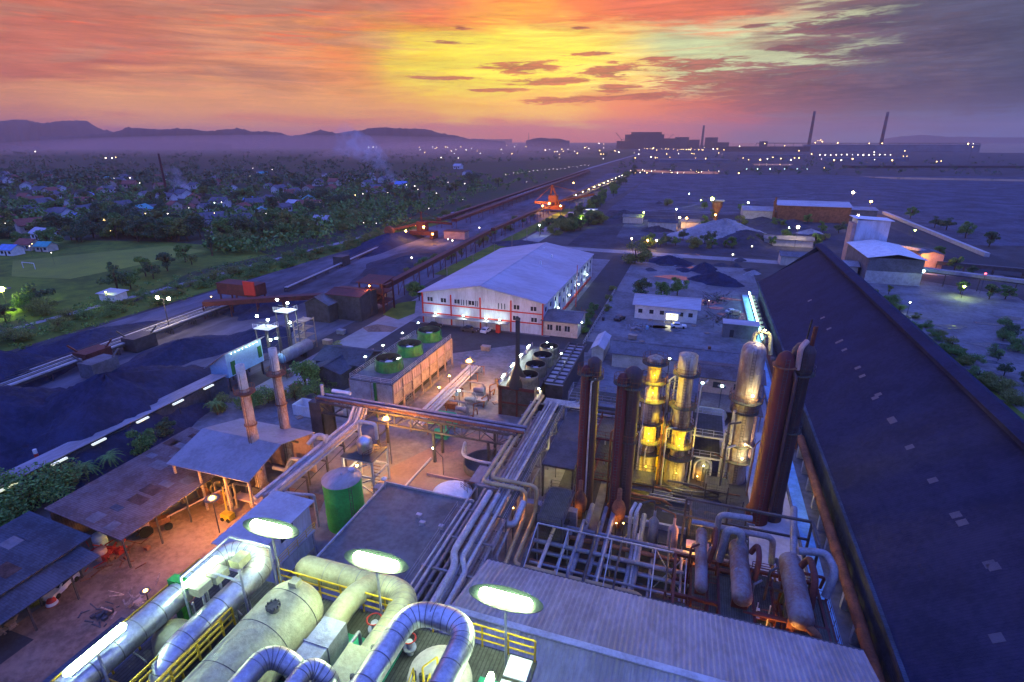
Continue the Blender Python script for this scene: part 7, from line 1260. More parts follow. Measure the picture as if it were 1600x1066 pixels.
far_block(1005, 1110, 238, 233.5, 60, 'very long low lit hall in front of the steelworks', 'far_roof'); far_block(1266, 1530, 237, 226.5, 70, 'very long grey storage shed on the shore behind the two tall stacks', 'far_roof', 'shore_shed', 'shed'); far_block(1130, 1265, 237, 229.5, 60, 'long dark bluish shed on the shore left of the two stacks', 'far_steel', 'shore_shed', 'shed'); far_block(640, 690, 226, 222, 50, 'low hall among the far town lights below the hills'); far_block(760, 800, 224, 218, 60, 'far hall on the skyline right of the hills')
far_block(1290, 1420, 252, 248, 40, 'long low warehouse behind the row of shore lamps', 'far_roof'); far_block(1160, 1260, 246, 243, 40, 'long low roof among the shore lamps', 'far_roof'); far_block(1030, 1140, 254, 250, 40, 'low dim warehouse below the steelworks', 'far_roof'); far_block(1330, 1600, 263, 260, 30, 'low embankment wall beyond the pond', 'far_steel', 'embankment', 'wall')
t = T('shore_gantry', 'long thin conveyor gantry on top of the shore shed by the stacks', 'gantry', P(1266, 236, 0)); b = MB(); a = P(1180, 236, 0); c = P(1528, 237, 0); b.bar((a.x, a.y, 34), (c.x, c.y, 34), 3, 2.5)
for k in range(24): q = a.lerp(c, k / 23); b.bar((q.x, q.y, 0), (q.x, q.y, 33), 1.2)
b.build('gantry', 'far_steel', t)
t = T('harbour_crane', 'far crane with a slanting jib left of the steelworks', 'crane', P(970, 231, 0)); c = P(970, 231, 0); b = MB(); b.bar(c, c + V(0, 0, 52), 4); b.bar(c + V(0, 0, 50), c + V(-38, -8, 92), 2.2); b.bar(c + V(0, 0, 50), c + V(30, 6, 44), 2.2); b.bar(c + V(-38, -8, 92), c + V(30, 6, 44), .8); b.build('lattice', 'far_steel', t)
t = T('harbour_crane', 'smaller far crane above the steelworks hall', 'crane', P(1042, 231, 0)); c = P(1044, 231, 0); b = MB(); b.bar(c, c + V(0, 0, 60), 3); b.bar(c + V(0, 0, 58), c + V(26, 5, 84), 1.6); b.build('lattice', 'far_steel', t)
# ================================================================== vegetation
def leaf_cloud(rnd, blobs, n, s, flat=.0):
    vs, fs = [], []
    for i in range(n):
        c, r = rnd.choice(blobs); d = V(rnd.gauss(0, 1), rnd.gauss(0, 1), rnd.gauss(0, 1)).normalized() * (r * rnd.random() ** .42); d.z *= .8
        p = c + d; a = V(rnd.gauss(0, 1), rnd.gauss(0, 1), rnd.gauss(0, .7)).normalized(); b_ = a.cross(V(rnd.gauss(0, 1), rnd.gauss(0, 1), rnd.gauss(0, 1))).normalized(); k = s * rnd.uniform(.55, 1.3); o = len(vs)
        vs += [p - a * k, p + b_ * k * .55, p + a * k, p - b_ * k * .55]; fs.append((o, o + 1, o + 2, o + 3))
    return vs, fs
def tree_proto(sd, kind):
    rnd = random.Random(sd); tb = MB(); blobs = []
    if kind == 'round': h, w, nb = 1.0, .42, 13
    elif kind == 'tall': h, w, nb = 1.0, .22, 12
    elif kind == 'bush': h, w, nb = 1.0, .75, 14
    else: h, w, nb = 1.0, .34, 9
    th = .3 if kind != 'bush' else .08
    tb.tube([(0, 0, -.02), (rnd.uniform(-.02, .02), rnd.uniform(-.02, .02), th), (rnd.uniform(-.05, .05), rnd.uniform(-.05, .05), .72)], .028, 7); lim = []
    for k in range(nb):
        a = rnd.uniform(0, 6.28); z = rnd.uniform(.32 if kind != 'bush' else .18, .88); prof_ = math.sin(min(1, (z - .1) / .9) * math.pi) ** .6 if kind != 'tall' else (1.02 - z)
        rr = w * prof_ * rnd.uniform(.3, 1.0); c = V(rr * math.cos(a), rr * math.sin(a), z); br = w * rnd.uniform(.26, .5) * (1 if kind != 'tall' else .9); blobs.append((c, br))
        tb.cyl((0, 0, th + .2 * rnd.random()), c, .014, .004, 5, False)
    cr = MB(); n, s = {'round': (2200, .036), 'tall': (1300, .034), 'bush': (3600, .036), 'loose': (1000, .04)}[kind]
    vs, fs = leaf_cloud(rnd, blobs, n, s); cr.add(vs, fs); return tb, cr
def make_tree(name, kind, sd, leafm):
    tb, cr = tree_proto(sd, kind); r = bpy.data.objects.new(name, None); col.objects.link(r); LOC[r.name] = V(0, 0, 0); tb.build('trunk', 'bark', r); cr.build('crown', leafm, r); r['category'] = 'tree'; return r
PRO = {}
for nm, kind, sds, lm in (('broadleaf_tree', 'round', (1, 2, 3), 'leaf'), ('dark_tree', 'round', (4, 5), 'leaf_dark'), ('slender_tree', 'tall', (6, 7), 'leaf_dark'), ('bush', 'bush', (8, 9), 'leaf_olive'), ('thin_tree', 'loose', (10, 11), 'leaf_olive'), ('shrub', 'bush', (12, 13), 'leaf'), ('olive_tree', 'round', (14, 15), 'leaf_olive'), ('spreading_tree', 'bush', (16, 17), 'leaf_dark')):
    PRO[nm] = [[make_tree(nm, kind, s, lm), False] for s in sds]
rt_ = random.Random(77)
def plant(nm, x, y, h, label, group=None, z=0, wide=1.0):
    pr = rt_.choice(PRO[nm]); rz = rt_.uniform(0, 6.28); sc = (h * wide * rt_.uniform(.85, 1.15), h * wide * rt_.uniform(.85, 1.15), h)
    if not pr[1]: r = pr[0]; pr[1] = True; r.location = (x, y, z); r.rotation_euler.z = rz; r.scale = sc; r['label'] = label
    else: r = dup(pr[0], (x, y, z), label, None, rz, sc)
    if group: r['group'] = group
    elif 'group' in r: del r['group']
    if nm in ('bush', 'shrub'): r['category'] = 'bush'
    return r
def PG(px, py, nm, h, label, group=None, wide=1.0): c = P(px, py, 0); return plant(nm, c.x, c.y, h, label, group, 0, wide)
# plants one can tell apart
PG(50, 800, 'shrub', 6.2, 'big dense leafy bush above the dark blue lean-to roof, larger one', None, 1.3); PG(12, 812, 'shrub', 5.6, 'dense leafy bush at the left edge above the lean-to roof', None, 1.2); PG(85, 770, 'bush', 4.6, 'leafy bush beside the red and white striped marker', None, 1.2); PG(20, 775, 'shrub', 5.0, 'leafy bush by the road gallery at the left edge', None, 1.2)
PG(225, 712, 'broadleaf_tree', 5.2, 'round leafy tree between the road gallery and the purplish roof'); PG(262, 690, 'dark_tree', 4.4, 'fainter dark tree right of the round leafy tree by the gallery'); PG(395, 640, 'shrub', 4.4, 'dark bush behind the nearer chimney', None, 1.2); PG(350, 640, 'bush', 3.0, 'low bush under the stilt house'); PG(420, 630, 'bush', 3.6, 'yellowish bush between the two chimneys', None, 1.1)
PG(478, 612, 'broadleaf_tree', 7.6, 'full leafy tree right of the farther chimney'); PG(497, 622, 'shrub', 3.6, 'bush at the foot of the full leafy tree'); PG(462, 625, 'bush', 3.2, 'olive bush left of the full leafy tree'); PG(525, 600, 'shrub', 3.0, 'small round bush before the dark shed roofs'); PG(525, 545, 'bush', 1.8, 'low olive bush on the patch behind the lamp towers', None, 1.8); PG(440, 596, 'dark_tree', 4.2, 'dark tree below the lamp towers')
PG(655, 470, 'broadleaf_tree', 6.5, 'tree at the left front corner of the warehouse'); PG(645, 455, 'shrub', 3.6, 'bush by the road left of the warehouse', None, 1.3)
PG(1000, 470, 'dark_tree', 7.5, 'dark tree behind the left end of the white office'); PG(1032, 466, 'broadleaf_tree', 6.2, 'leafy tree behind the white office, left of two'); PG(1058, 462, 'broadleaf_tree', 6.6, 'leafy tree behind the white office, right of two'); PG(992, 412, 'bush', 9.0, 'wide dark bushy tree beyond the warehouse lane', None, .9); PG(1310, 365, 'dark_tree', 0.1 + 7, 'dark tree left of the tall conveyor tower')
for k, (px, py) in enumerate(((952, 470), (948, 486), (956, 455))): PG(px, py, 'bush', 2.0, 'hedge bush along the warehouse lane fence', 'hedge bushes along the lane')
for k in range(4): PG(912 + k * 5, 520 - k * 12, 'shrub', 2.4, 'hedge shrub beside the small annex', 'hedge shrubs by the annex')
for k, (px, py, h, nm) in enumerate(((1422, 342, 8, 'broadleaf_tree'), (1460, 356, 7, 'dark_tree'), (1478, 360, 8, 'dark_tree'), (1508, 372, 9, 'broadleaf_tree'), (1545, 386, 8, 'dark_tree'))): PG(px, py, nm, h, ('leafy tree at the top of the diagonal road', 'smallest dark tree of the row beyond the diagonal road', 'second dark tree of the row beyond the diagonal road', 'biggest tree of the row beyond the diagonal road', 'last tree of the row beyond the diagonal road')[k], None, 1.1)
for k, (px, py, h, nm) in enumerate(((1465, 405, 6, 'broadleaf_tree'), (1490, 425, 6.5, 'broadleaf_tree'), (1515, 435, 5, 'dark_tree'), (1500, 460, 5, 'dark_tree'), (1545, 468, 5.5, 'dark_tree'), (1570, 468, 5, 'broadleaf_tree'))): PG(px, py, nm, h, 'tree in the clump right of the transfer building', 'trees right of the transfer building')
for k, (px, py) in enumerate(((1368, 463), (1388, 460))): PG(px, py, 'thin_tree', 3.4, 'thin small tree in front of the transfer building', 'thin trees before the transfer building')
rv = random.Random(5)
for k in range(26): t_ = k / 26; PG(1385 + 215 * t_ + rv.uniform(-6, 6), 470 + 175 * t_ + rv.uniform(-8, 8), rv.choice(('shrub', 'bush')), rv.uniform(1.6, 3.0), 'bush in the hedge strip along the far side of the coal shed', 'hedge along the coal shed', 1.2)
for k in range(12): PG(1560 + rv.uniform(-10, 40), 560 + rv.uniform(-50, 60), rv.choice(('shrub', 'dark_tree')), rv.uniform(2, 4), 'bush on the yard right of the coal shed', 'bushes right of the coal shed')
for k, (px, py, h, nm) in enumerate(((60, 480, 8.5, 'dark_tree'), (185, 456, 9.5, 'dark_tree'), (178, 440, 8, 'slender_tree'), (205, 452, 7, 'broadleaf_tree'), (228, 432, 8, 'broadleaf_tree'), (262, 424, 8, 'dark_tree'), (240, 436, 7, 'dark_tree'), (290, 410, 8, 'broadleaf_tree'), (300, 414, 6, 'thin_tree'), (45, 486, 6, 'shrub'), (72, 490, 5, 'bush'), (10, 505, 6, 'dark_tree'))):
    PG(px, py, nm, h, ('big dark tree on the meadow near the green-yellow lamp', 'biggest dark tree of the row before the playing field', 'pointed tree in the row before the playing field', 'leafy tree next to the biggest dark tree of the field row', 'leafy tree in the middle of the field row', 'dark tree toward the right of the field row', 'dark tree in the middle of the field row', 'leafy tree at the right end of the field row', 'thin olive tree at the right end of the field row', 'shrub at the foot of the big meadow tree', 'olive bush right of the big meadow tree', 'dark tree at the left edge of the meadow')[k], None, 1.1)
for k, (px, py, h) in enumerate(((332, 400, 12), (412, 378, 14), (404, 390, 6))): PG(px, py, 'slender_tree', h, ('tall narrow dark tree right of the playing field', 'tallest narrow dark tree beside the verge', 'short narrow tree on the verge')[k])
# palms
def palm(px, py, h, label, sd):
    c = P(px, py, 0); t = T('palm_tree', label, 'tree', (c.x, c.y, 0)); rnd = random.Random(sd); top = c + V(rnd.uniform(-.3, .3), rnd.uniform(-.3, .3), h); MB().tube([c, c.lerp(top, .5) + V(.15, 0, 0), top], .13, 8).build('trunk', 'bark', t); b = MB()
    for k in range(15):
        a = k * 2.4; l = rnd.uniform(1.6, 2.3); dx, dy = math.cos(a), math.sin(a); lift = rnd.uniform(.1, .9); pts = [top + V(dx * l * f_, dy * l * f_, lift * l * f_ - l * .95 * f_ * f_) for f_ in (0, .25, .5, .75, 1)]
        for i in range(4):
            p, q = pts[i], pts[i + 1]; sd_ = V(-dy, dx, 0)
            for m_ in range(3):
                r = p.lerp(q, (m_ + .5) / 3); w_ = .55 * (1 - (i + m_ / 3) / 4.6)
                for s in (-1, 1): tip = r + sd_ * s * w_ + V(dx, dy, -.5) * .3; e = (q - p) * .17; b.add([r - e, r + e, tip], [(0, 1, 2)])
    b.build('crown', 'leaf', t)
palm(140, 752, 2.8, 'small palm on the pale ground left of the purplish roof, left one', 1); palm(172, 738, 3.0, 'small palm close above the purplish roof, right one', 2); palm(340, 648, 2.6, 'dark young palm near the nearer chimney top', 3)
for k, (px, py, m_, lab) in enumerate(((70, 936, 'bush', 'yellowish bush under the front edge of the canopy beside the white car'), (50, 950, 'bush', 'olive bush under the canopy left of the striped marker'), (18, 962, 'bush', 'yellowish bush under the canopy at the left edge'))): PG(px, py, m_, 1.7, lab)
# hedge and trees of the lit road beyond the warehouse
for k in range(34): px = 842 + rv.uniform(0, 95); PG(px, 366 - (px - 842) * .18 + rv.uniform(-8, 6), rv.choice(('broadleaf_tree', 'dark_tree', 'bush')), rv.uniform(5, 8), 'tree in the thick hedge beyond the warehouse', 'hedge trees beyond the warehouse')
for k in range(36): t_ = k / 36; PG(905 + 95 * t_ + rv.uniform(-10, 10), 345 - 78 * t_ + rv.uniform(-4, 4), rv.choice(('broadleaf_tree', 'dark_tree')), rv.uniform(6, 10), 'tree in the belt along the far stock yard', 'tree belt along the far stock yard')
for k in range(30): px = 1000 + rv.uniform(0, 290); PG(px, 381 + rv.uniform(-6, 8), rv.choice(('broadleaf_tree', 'dark_tree', 'bush')), rv.uniform(3.5, 7), 'tree along the cross road behind the warehouse', 'trees along the cross road')
for k in range(14): PG(1000 + rv.uniform(0, 320), 330 + rv.uniform(-8, 34), rv.choice(('broadleaf_tree', 'bush')), rv.uniform(4, 7), 'scattered tree in the scrap yard', 'scattered trees in the scrap yard')
for k in range(22): t_ = k / 22; PG(640 + 200 * t_ + rv.uniform(-8, 8), 430 - 95 * t_ + rv.uniform(-4, 4), rv.choice(('bush', 'shrub')), rv.uniform(2, 4), 'bush along the foot of the long red trestle', 'bushes along the red trestle')
# verge hedge
for k in range(95): t_ = k / 95; x = -171 + rv.uniform(-4, 9) + 8 * t_; y = 62 + 340 * t_; plant(rv.choice(('shrub', 'bush')), x, y + rv.uniform(-3, 3), rv.uniform(2.0, 4.2), 'low bush on the green verge beside the coal yard', 'bushes on the coal yard verge', 0, 1.3)
# town trees: individuals, and the mass beyond as one
nt_ = 0
while nt_ < 230:
    px, py = rv.uniform(-10, 830), rv.uniform(282, 420)
    lim = 395 if px < 90 else 378 if px < 330 else 392 - (px - 330) * .22
    if py > lim or (px > 560 and py > 340 - (px - 560) * .22): continue
    d_ = (py - 282) / 110
    PG(px, py, rv.choice(('broadleaf_tree', 'dark_tree', 'olive_tree', 'thin_tree', 'spreading_tree', 'slender_tree')), rv.choice((4.5, 6, 7, 8, 10, 12)), 'tree among the houses of the town', 'trees of the town', rv.uniform(1.0, 1.5)); nt_ += 1
for k in range(40): px = 85 + rv.uniform(0, 220); PG(px, 372 + rv.uniform(-14, 8) , 'dark_tree', rv.uniform(8, 12), 'tree in the dark clump behind the playing field', 'clump behind the playing field', 1.2)
for k in range(40): px = 340 + rv.uniform(0, 220); PG(px, 394 - (px - 340) * .16 + rv.uniform(-26, 2), rv.choice(('broadleaf_tree', 'bush', 'olive_tree')), rv.uniform(3, 8), 'tree in the green belt beside the coal yard verge', 'green belt beside the verge', 1.3)
def mass(name, n, fn, s, m, leaves):
    b = MB(); rnd = random.Random(len(name))
    for i in range(n):
        x, y, h = fn(rnd); blobs = [(V(x + rnd.uniform(-1, 1) * h * .5, y + rnd.uniform(-1, 1) * h * .5, h * rnd.uniform(.35, .75)), h * rnd.uniform(.28, .45)) for _ in range(4)]
        vs, fs = leaf_cloud(rnd, blobs, leaves, h * s); b.add(vs, fs)
    o = b.build(name, m); o['kind'] = 'stuff'; return o
def far_wood(rnd):
    while True:
        px, py = rnd.uniform(-60, 960), 232 + 62 * rnd.random() ** .8; c = P(px, py)
        if px > 700 and py > 262 - (px - 700) * .06: continue
        if c.y < 4200: return c.x, c.y, rnd.uniform(8, 14)
mass('distant_woodland', 620, far_wood, .16, 'leaf_dark', 34)
mass('town_greenery', 620, lambda rnd: (lambda c: (c.x, c.y, rnd.uniform(5, 9)))(P(rnd.uniform(-20, 640), rnd.uniform(275, 362))), .16, 'leaf', 34)
def belt(rnd):
    while True:
        px, py = rnd.uniform(330, 860), rnd.uniform(270, 400); c = P(px, py)
        if c.x < -184 and py > 392 - (px - 330) * .235 - 52: return c.x, c.y, rnd.uniform(3.5, 7.5)
mass('roadside_thicket', 520, belt, .16, 'leaf', 40)
mass('plain_scrub', 220, lambda rnd: (lambda c: (c.x, c.y, rnd.uniform(4, 9)))(P(rnd.uniform(960, 1640), rnd.uniform(246, 275))), .18, 'leaf_dark', 26)
mass('verge_grass_tufts', 700, lambda rnd: (-171 + rnd.uniform(-16, 14), rnd.uniform(60, 330), rnd.uniform(.8, 1.8)), .24, 'leaf', 16)
# ================================================================== town houses and lamps
HP = []
for wm, rm in (('plaster', 'tile_roof'), ('white', 'grey_roof'), ('white', 'blue_roof'), ('plaster', 'teal_roof'), ('white', 'roof_ware'), ('plaster_pink', 'tile_roof')):
    b = MB(); r = bpy.data.objects.new('town_house', None); col.objects.link(r); LOC[r.name] = V(0, 0, 0)
    b = MB(); b.add([(-4, -3, 0), (4, -3, 0), (4, 3, 0), (-4, 3, 0), (-4, -3, 3.2), (4, -3, 3.2), (4, 3, 3.2), (-4, 3, 3.2), (-4, 0, 5), (4, 0, 5)], [(0, 1, 5, 4), (2, 3, 7, 6), (1, 2, 6, 9, 5), (3, 0, 4, 8, 7)]); b.build('wall', wm, r)
    b = MB(); b.slab([(-4.6, -3.7, 2.9), (4.6, -3.7, 2.9), (4.6, 0, 5.15), (-4.6, 0, 5.15)], .15); b.slab([(4.6, 3.7, 2.9), (-4.6, 3.7, 2.9), (-4.6, 0, 5.15), (4.6, 0, 5.15)], .15); b.build('roof', rm, r)
    b = MB(); b.box(-2.8, -3.05, 1, -1.4, -2.98, 2.3); b.box(1.6, -3.05, 1, 3, -2.98, 2.3); b.build('window', 'glass', r); MB().box(-.5, -3.05, 0, .5, -2.98, 2.2).build('door', 'bark', r)
    r['category'] = 'house'; HP.append([r, False, {'tile_roof': 'red tiled', 'grey_roof': 'grey', 'blue_roof': 'blue', 'teal_roof': 'teal', 'roof_ware': 'pale'}[rm], wm])
def house(px, py, i, sc=1.0, rz=None, label=None):
    c = P(px, py); h = HP[i]; rz = rv.uniform(0, 3.14) if rz is None else rz; lab = label or 'small house with a %s roof and %s walls among the town trees' % (h[2], {'plaster': 'cream', 'white': 'white', 'plaster_pink': 'pinkish'}[h[3]])
    if not h[1]: h[1] = True; r = h[0]; r.location = (c.x, c.y, 0); r.rotation_euler.z = rz; r.scale = (sc,) * 3; r['label'] = lab
    else: r = dup(h[0], (c.x, c.y, 0), lab, None, rz, sc)
    if not label: r['group'] = 'small %s roofed houses of the town' % h[2]
    elif 'group' in r: del r['group']
    return r
for px, py, i, sc, lab in ((72, 338, 3, 2.0, 'teal roofed house, biggest of the teal roofs at the left'), (98, 340, 2, 2.2, 'wide bright blue roofed hall in the town'), (70, 374, 4, 2.2, 'long pale blue roofed house left of the dark clump'), (20, 398, 2, 1.7, 'bright blue roofed house at the left edge by the field'), (48, 390, 0, 1.9, 'red roofed house with a lit lamp by the field corner'), (74, 392, 3, 1.6, 'grey-green roofed house beside the red roofed one at the field'), (395, 320, 2, 2.4, 'violet blue roofed house near the town lamps'), (462, 326, 4, 2.4, 'bright pale roofed house with cyan lights in the town'), (505, 352, 4, 2.2, 'pale roofed house at the edge of the green belt'), (716, 264, 4, 3.2, 'big pale roofed hall among the far trees'), (628, 294, 2, 2.6, 'tiny bright blue roof right of the smoke'), (40, 312, 0, 2.0, 'long red roofed house at the far left'), (255, 360, 4, 1.8, 'white house half hidden behind the dark clump'), (268, 362, 1, 1.6, 'small white house right of the half hidden one')): house(px, py, i, sc * .55, rv.uniform(-.2, .2), lab)
nh = 0
while nh < 140:
    px, py = rv.uniform(-10, 820), rv.uniform(272, 385)
    lim = 372 if px < 90 else 350 if px < 330 else 365 - (px - 330) * .22
    if py > lim or (px > 560 and py > 330 - (px - 560) * .22): continue
    house(px, py, rv.choice((0, 1, 1, 0, 5, 0, 1, 2 if rv.random() < .3 else 1, 3 if rv.random() < .25 else 1)), rv.uniform(.9, 1.6)); nh += 1
LP = {}
for nm, m_ in (('white', 'far_white'), ('amber', 'far_amber'), ('green', 'far_green'), ('red', 'far_red')):
    b = MB(); b.use(1).cyl((0, 0, 0), (0, 0, 1), .035, seg=5).use(0).ball((0, 0, 1), .12, 8); LP[nm] = [b.v, b.f, b.sm, b.mi, m_, None]
LAMPS = {}
def far_lamp(px, py, kind, label, group, z=8.0, k=1.0):
    k = k * rv.choice((.55, .7, .85, 1.0, 1.25)); c = P(px, py, z); d = (c - V(0, 0, H)).length; r = max(.15, .00056 * d) * k; zq = max(1, min(40, round(z))); rq = max(.15, round(r * 8) / 8); key = (kind, zq, rq)
    if key not in LAMPS:
        b = MB(); b.use(1).cyl((0, 0, 0), (0, 0, zq), min(.12, rq * .25), seg=5).use(0).ball((0, 0, zq), rq, 8); o = b.build('street_lamp', [LP[kind][4], 'steel_dark'], loc=(0, 0, 0)); LAMPS[key] = o
    else: o = LAMPS[key].copy(); col.objects.link(o)
    o.location = (c.x, c.y, 0); tag(o, label, 'lamp', group); return o
for (px, py, k) in ((55, 237, 'white'), (165, 247, 'white'), (175, 247, 'white'), (181, 246, 'amber'), (178, 279, 'white'), (203, 278, 'white'), (218, 286, 'white'), (241, 281, 'white'), (276, 275, 'white'), (309, 274, 'white'), (395, 263, 'white'), (390, 276, 'white'), (57, 340, 'amber'), (81, 343, 'white'), (20, 344, 'white'), (5, 333, 'white'), (8, 349, 'white'), (227, 334, 'amber'), (262, 334, 'white'), (270, 346, 'white'), (295, 325, 'white'), (335, 317, 'green'), (346, 316, 'white'), (357, 312, 'white'), (349, 335, 'white'), (366, 335, 'white'), (310, 348, 'white'), (417, 335, 'white'), (416, 330, 'white'), (433, 331, 'white'), (173, 361, 'amber'), (50, 381, 'amber'), (46, 385, 'white'), (80, 395, 'white'), (425, 265, 'white'), (468, 276, 'white'), (555, 305, 'amber'), (567, 303, 'white'), (606, 301, 'white'), (474, 308, 'white'), (481, 311, 'white'), (500, 316, 'white'), (496, 318, 'white'), (527, 312, 'white'), (475, 322, 'white'), (416, 334, 'white'), (622, 290, 'white'), (635, 289, 'white'), (648, 291, 'white'), (653, 296, 'white'), (700, 285, 'white'), (726, 287, 'white'), (682, 302, 'white'), (568, 348, 'white'), (588, 349, 'white'), (670, 326, 'white'), (723, 312, 'white'), (823, 284, 'white')):
    far_lamp(px, py, k, '%s point lamp among the trees of the town' % {'white': 'white', 'amber': 'yellowish', 'green': 'greenish'}[k], '%s lamps of the town' % k, 5)
far_lamp(163, 344, 'amber', 'brightest orange lamp of the town, above the dark clump', None, 7, 2.4); far_lamp(335, 334, 'amber', 'bright yellow lamp at the right of the town', None, 7, 1.8); far_lamp(540, 227.5, 'amber', 'bright amber light on the foot of the hills', None, 10, 1.6)
for px in (576, 583, 588): far_lamp(px, 230, 'white', 'white light of the row of three below the hills', 'three lights below the hills', 10)
for k in range(70):
    t_ = rv.random(); px = 650 + 320 * t_; py = rv.gauss(228 + 8 * t_, 5 + 5 * t_)
    if py < 222.5: py = 223 + rv.random() * 8
    far_lamp(px, py, rv.choice(('white', 'amber', 'white', 'amber', 'white')), 'small light in the cluster of works and streets below the hills', 'lights below the hills', 8, rv.uniform(.7, 1.3))
for k in range(22): t_ = k / 21; far_lamp(790 + 130 * t_, 272 - 14 * t_ + rv.uniform(-1.5, 1.5), 'white', 'small light in the string along the road into the distance', 'string of lights along the far road', 6, .5)
for k in range(30): far_lamp(rv.uniform(985, 1135), rv.choice((231, 233, 240, 246)) + rv.uniform(-1, 2), rv.choice(('amber', 'amber', 'white')), 'light along the long halls of the steelworks', 'steelworks lights', 10, rv.uniform(.7, 1.1))
for k in range(26): px = rv.uniform(1005, 1100); far_lamp(px, 232.3 + (px - 1005) * .022, 'amber', 'amber light in the bright strip of the steelworks hall', 'amber strip of the steelworks hall', 12, .8)
for k in range(14): far_lamp(1281 + k * 8.5, 242 + .3 * math.sin(k), 'white', 'warm light in the dense straight row before the shore shed', 'straight row of lights before the shore shed', 9, 1.15)
for (X_, Y_) in ((40, 345), (70, 355), (135, 355), (175, 350), (205, 342), (250, 348), (305, 355), (325, 345), (350, 345), (475, 350), (545, 357), (585, 357), (648, 350), (770, 355), (868, 358), (1115, 365), (1140, 362), (420, 323), (350, 305), (768, 312), (938, 305), (930, 335), (950, 335), (455, 248), (470, 246), (480, 254), (565, 262), (740, 264), (812, 264), (1290, 266), (1318, 266), (1315, 283), (1310, 297), (270, 277), (158, 242), (160, 265), (225, 242), (20, 280), (15, 430), (440, 260), (490, 400)):
    px, py = 1150 + X_ / 3.556, 150 + Y_ / 3.556; z = 8 if Y_ > 290 else 38; far_lamp(px, max(py, 222.6) if z < 12 else py, 'amber' if (X_ * 7 + Y_) % 3 else 'white', 'bright lamp scattered over the harbour plain by the two stacks', 'harbour plain lamps', z, 1.15)
for X_ in (60, 120, 190, 270, 340, 395): far_lamp(1150 + X_ / 3.556, 150 + 406 / 3.556, 'green', 'greenish white lamp in the row over the far gravel yard', 'greenish row over the far gravel yard', 8, 1.1)
for k in range(22): far_lamp(985 + 140 * rv.random(), 268 + rv.uniform(-3, 2.5), rv.choice(('white', 'amber')), 'glowing bulb standing for light reflected along the canal behind the gravel yard', 'lights along the canal', 5, .8)  # lamp bulbs put in for reflections on the water
for (px, py, z, r_, m_, lab) in ((1333, 301, 13, 1.15, 'twin_white', 'biggest amber-white lamp at the edge of the gravel yard'), (1361, 315, 10, .95, 'sodium_small', 'amber lamp right of the biggest one on the gravel yard'), (1347, 326, 7, .5, 'lime', 'greenish small lamp below the two amber lamps'), (1341, 337, 8, .75, 'twin_white', 'white lamp at the end of the brown fronted shed'), (1366, 330, 6, .5, 'lime', 'greenish lamp by the start of the diagonal road'), (1247, 355, 10, .95, 'twin_white', 'glaring white lamp over the scrap yard'), (1233, 356, 6, .4, 'lamp_white', 'small white lamp left of the glaring scrap yard one'), (1169, 317, 8, .75, 'lamp_white', 'pinkish white lamp left of the low grey roofed shed'), (1062, 340, 7, .65, 'twin_white', 'white lamp in the sandy clearing, left of a pair'), (1073, 341, 7, .65, 'sodium_small', 'amber lamp in the sandy clearing, right of a pair'), (1006, 332, 7, .6, 'lime', 'yellowish lamp on the left of the sandy clearing'), (1057, 327, 8, .55, 'lamp_white', 'white lamp behind the grey roofed shelter'), (1077, 303, 9, .4, 'lamp_white', 'small white lamp high over the scrap yard'), (1430, 360, 8, .5, 'lime', 'yellow lamp on the long pale wall'), (1540, 428, 7, .5, 'far_red', 'red lamp by the dark ground conveyor'), (1507, 448, 4, .5, 'lime', 'yellowish lamp glowing between the trees at right'), (987, 373, 5, .45, 'twin_white', 'white lamp on the cross road, left of three'), (1012, 376, 5, .55, 'sodium_small', 'amber lamp on the cross road, middle of three'), (1026, 376, 5, .5, 'twin_white', 'yellow lamp on the cross road, right of three'), (1422, 473, 4, .3, 'lamp_white', 'small white lamp on the yard right of the coal shed'), (1145, 398, 4, .55, 'window_lit', 'pale lit patch lamp by the open fronted shed'), (1095, 313, 6, .4, 'lime', 'small lime lamp left of the screening tower lamp'), (1108, 470, 3, .2, 'far_white', 'faint lamp in the machinery jumble'), (896, 286, 8, .6, 'sodium_small', 'amber lamp over the far road'), (843, 352, 6, .5, 'lamp_white', 'white lamp in the hedge beyond the warehouse, left'), (1175, 385, 4, .5, 'window_lit', 'pale lit opening of the shed behind the coal shed')): bulb_lamp(P(px, py, z), lab, m_, r_ * .72, 0)
# ================================================================== marks on the open ground
rg = random.Random(12)
for k in range(16):
    px, py = rg.uniform(960, 1590), rg.uniform(292, 345); c = P(px, py); a0 = rg.uniform(-.5, .5); L_ = rg.uniform(30, 90); w_ = rg.uniform(1.2, 3.0); pts = [V(c.x + L_ * f_ * math.cos(a0 + .5 * f_), c.y + L_ * f_ * math.sin(a0 + .5 * f_), .075 + .001 * k) for f_ in (0, .2, .4, .6, .8, 1)]; b = MB()
    for i in range(5): d = (pts[i + 1] - pts[i]).normalized(); n_ = V(-d.y, d.x, 0) * w_ * .5; b.add([pts[i] - n_, pts[i + 1] - n_, pts[i + 1] + n_, pts[i] + n_], [(0, 1, 2, 3)])
    o = b.build('wheel_track', 'track'); o['kind'] = 'structure'
for k in range(26):
    px, py = (rg.uniform(985, 1180), rg.uniform(395, 520)) if k % 2 else (rg.uniform(1400, 1600), rg.uniform(470, 640)); c = P(px, py); n_ = 14; r_ = rg.uniform(1.0, 3.4); ph = rg.uniform(0, 6); b = MB(); b.add([(c.x + r_ * 2 * (1 + .3 * math.sin(3 * t_ + ph)) * math.cos(t_), c.y + r_ * (1 + .3 * math.sin(2 * t_ + ph)) * math.sin(t_), .09) for t_ in [i * 2 * math.pi / n_ for i in range(n_)]], [tuple(range(n_))]); o = b.build('puddle', 'puddle'); o['kind'] = 'structure'
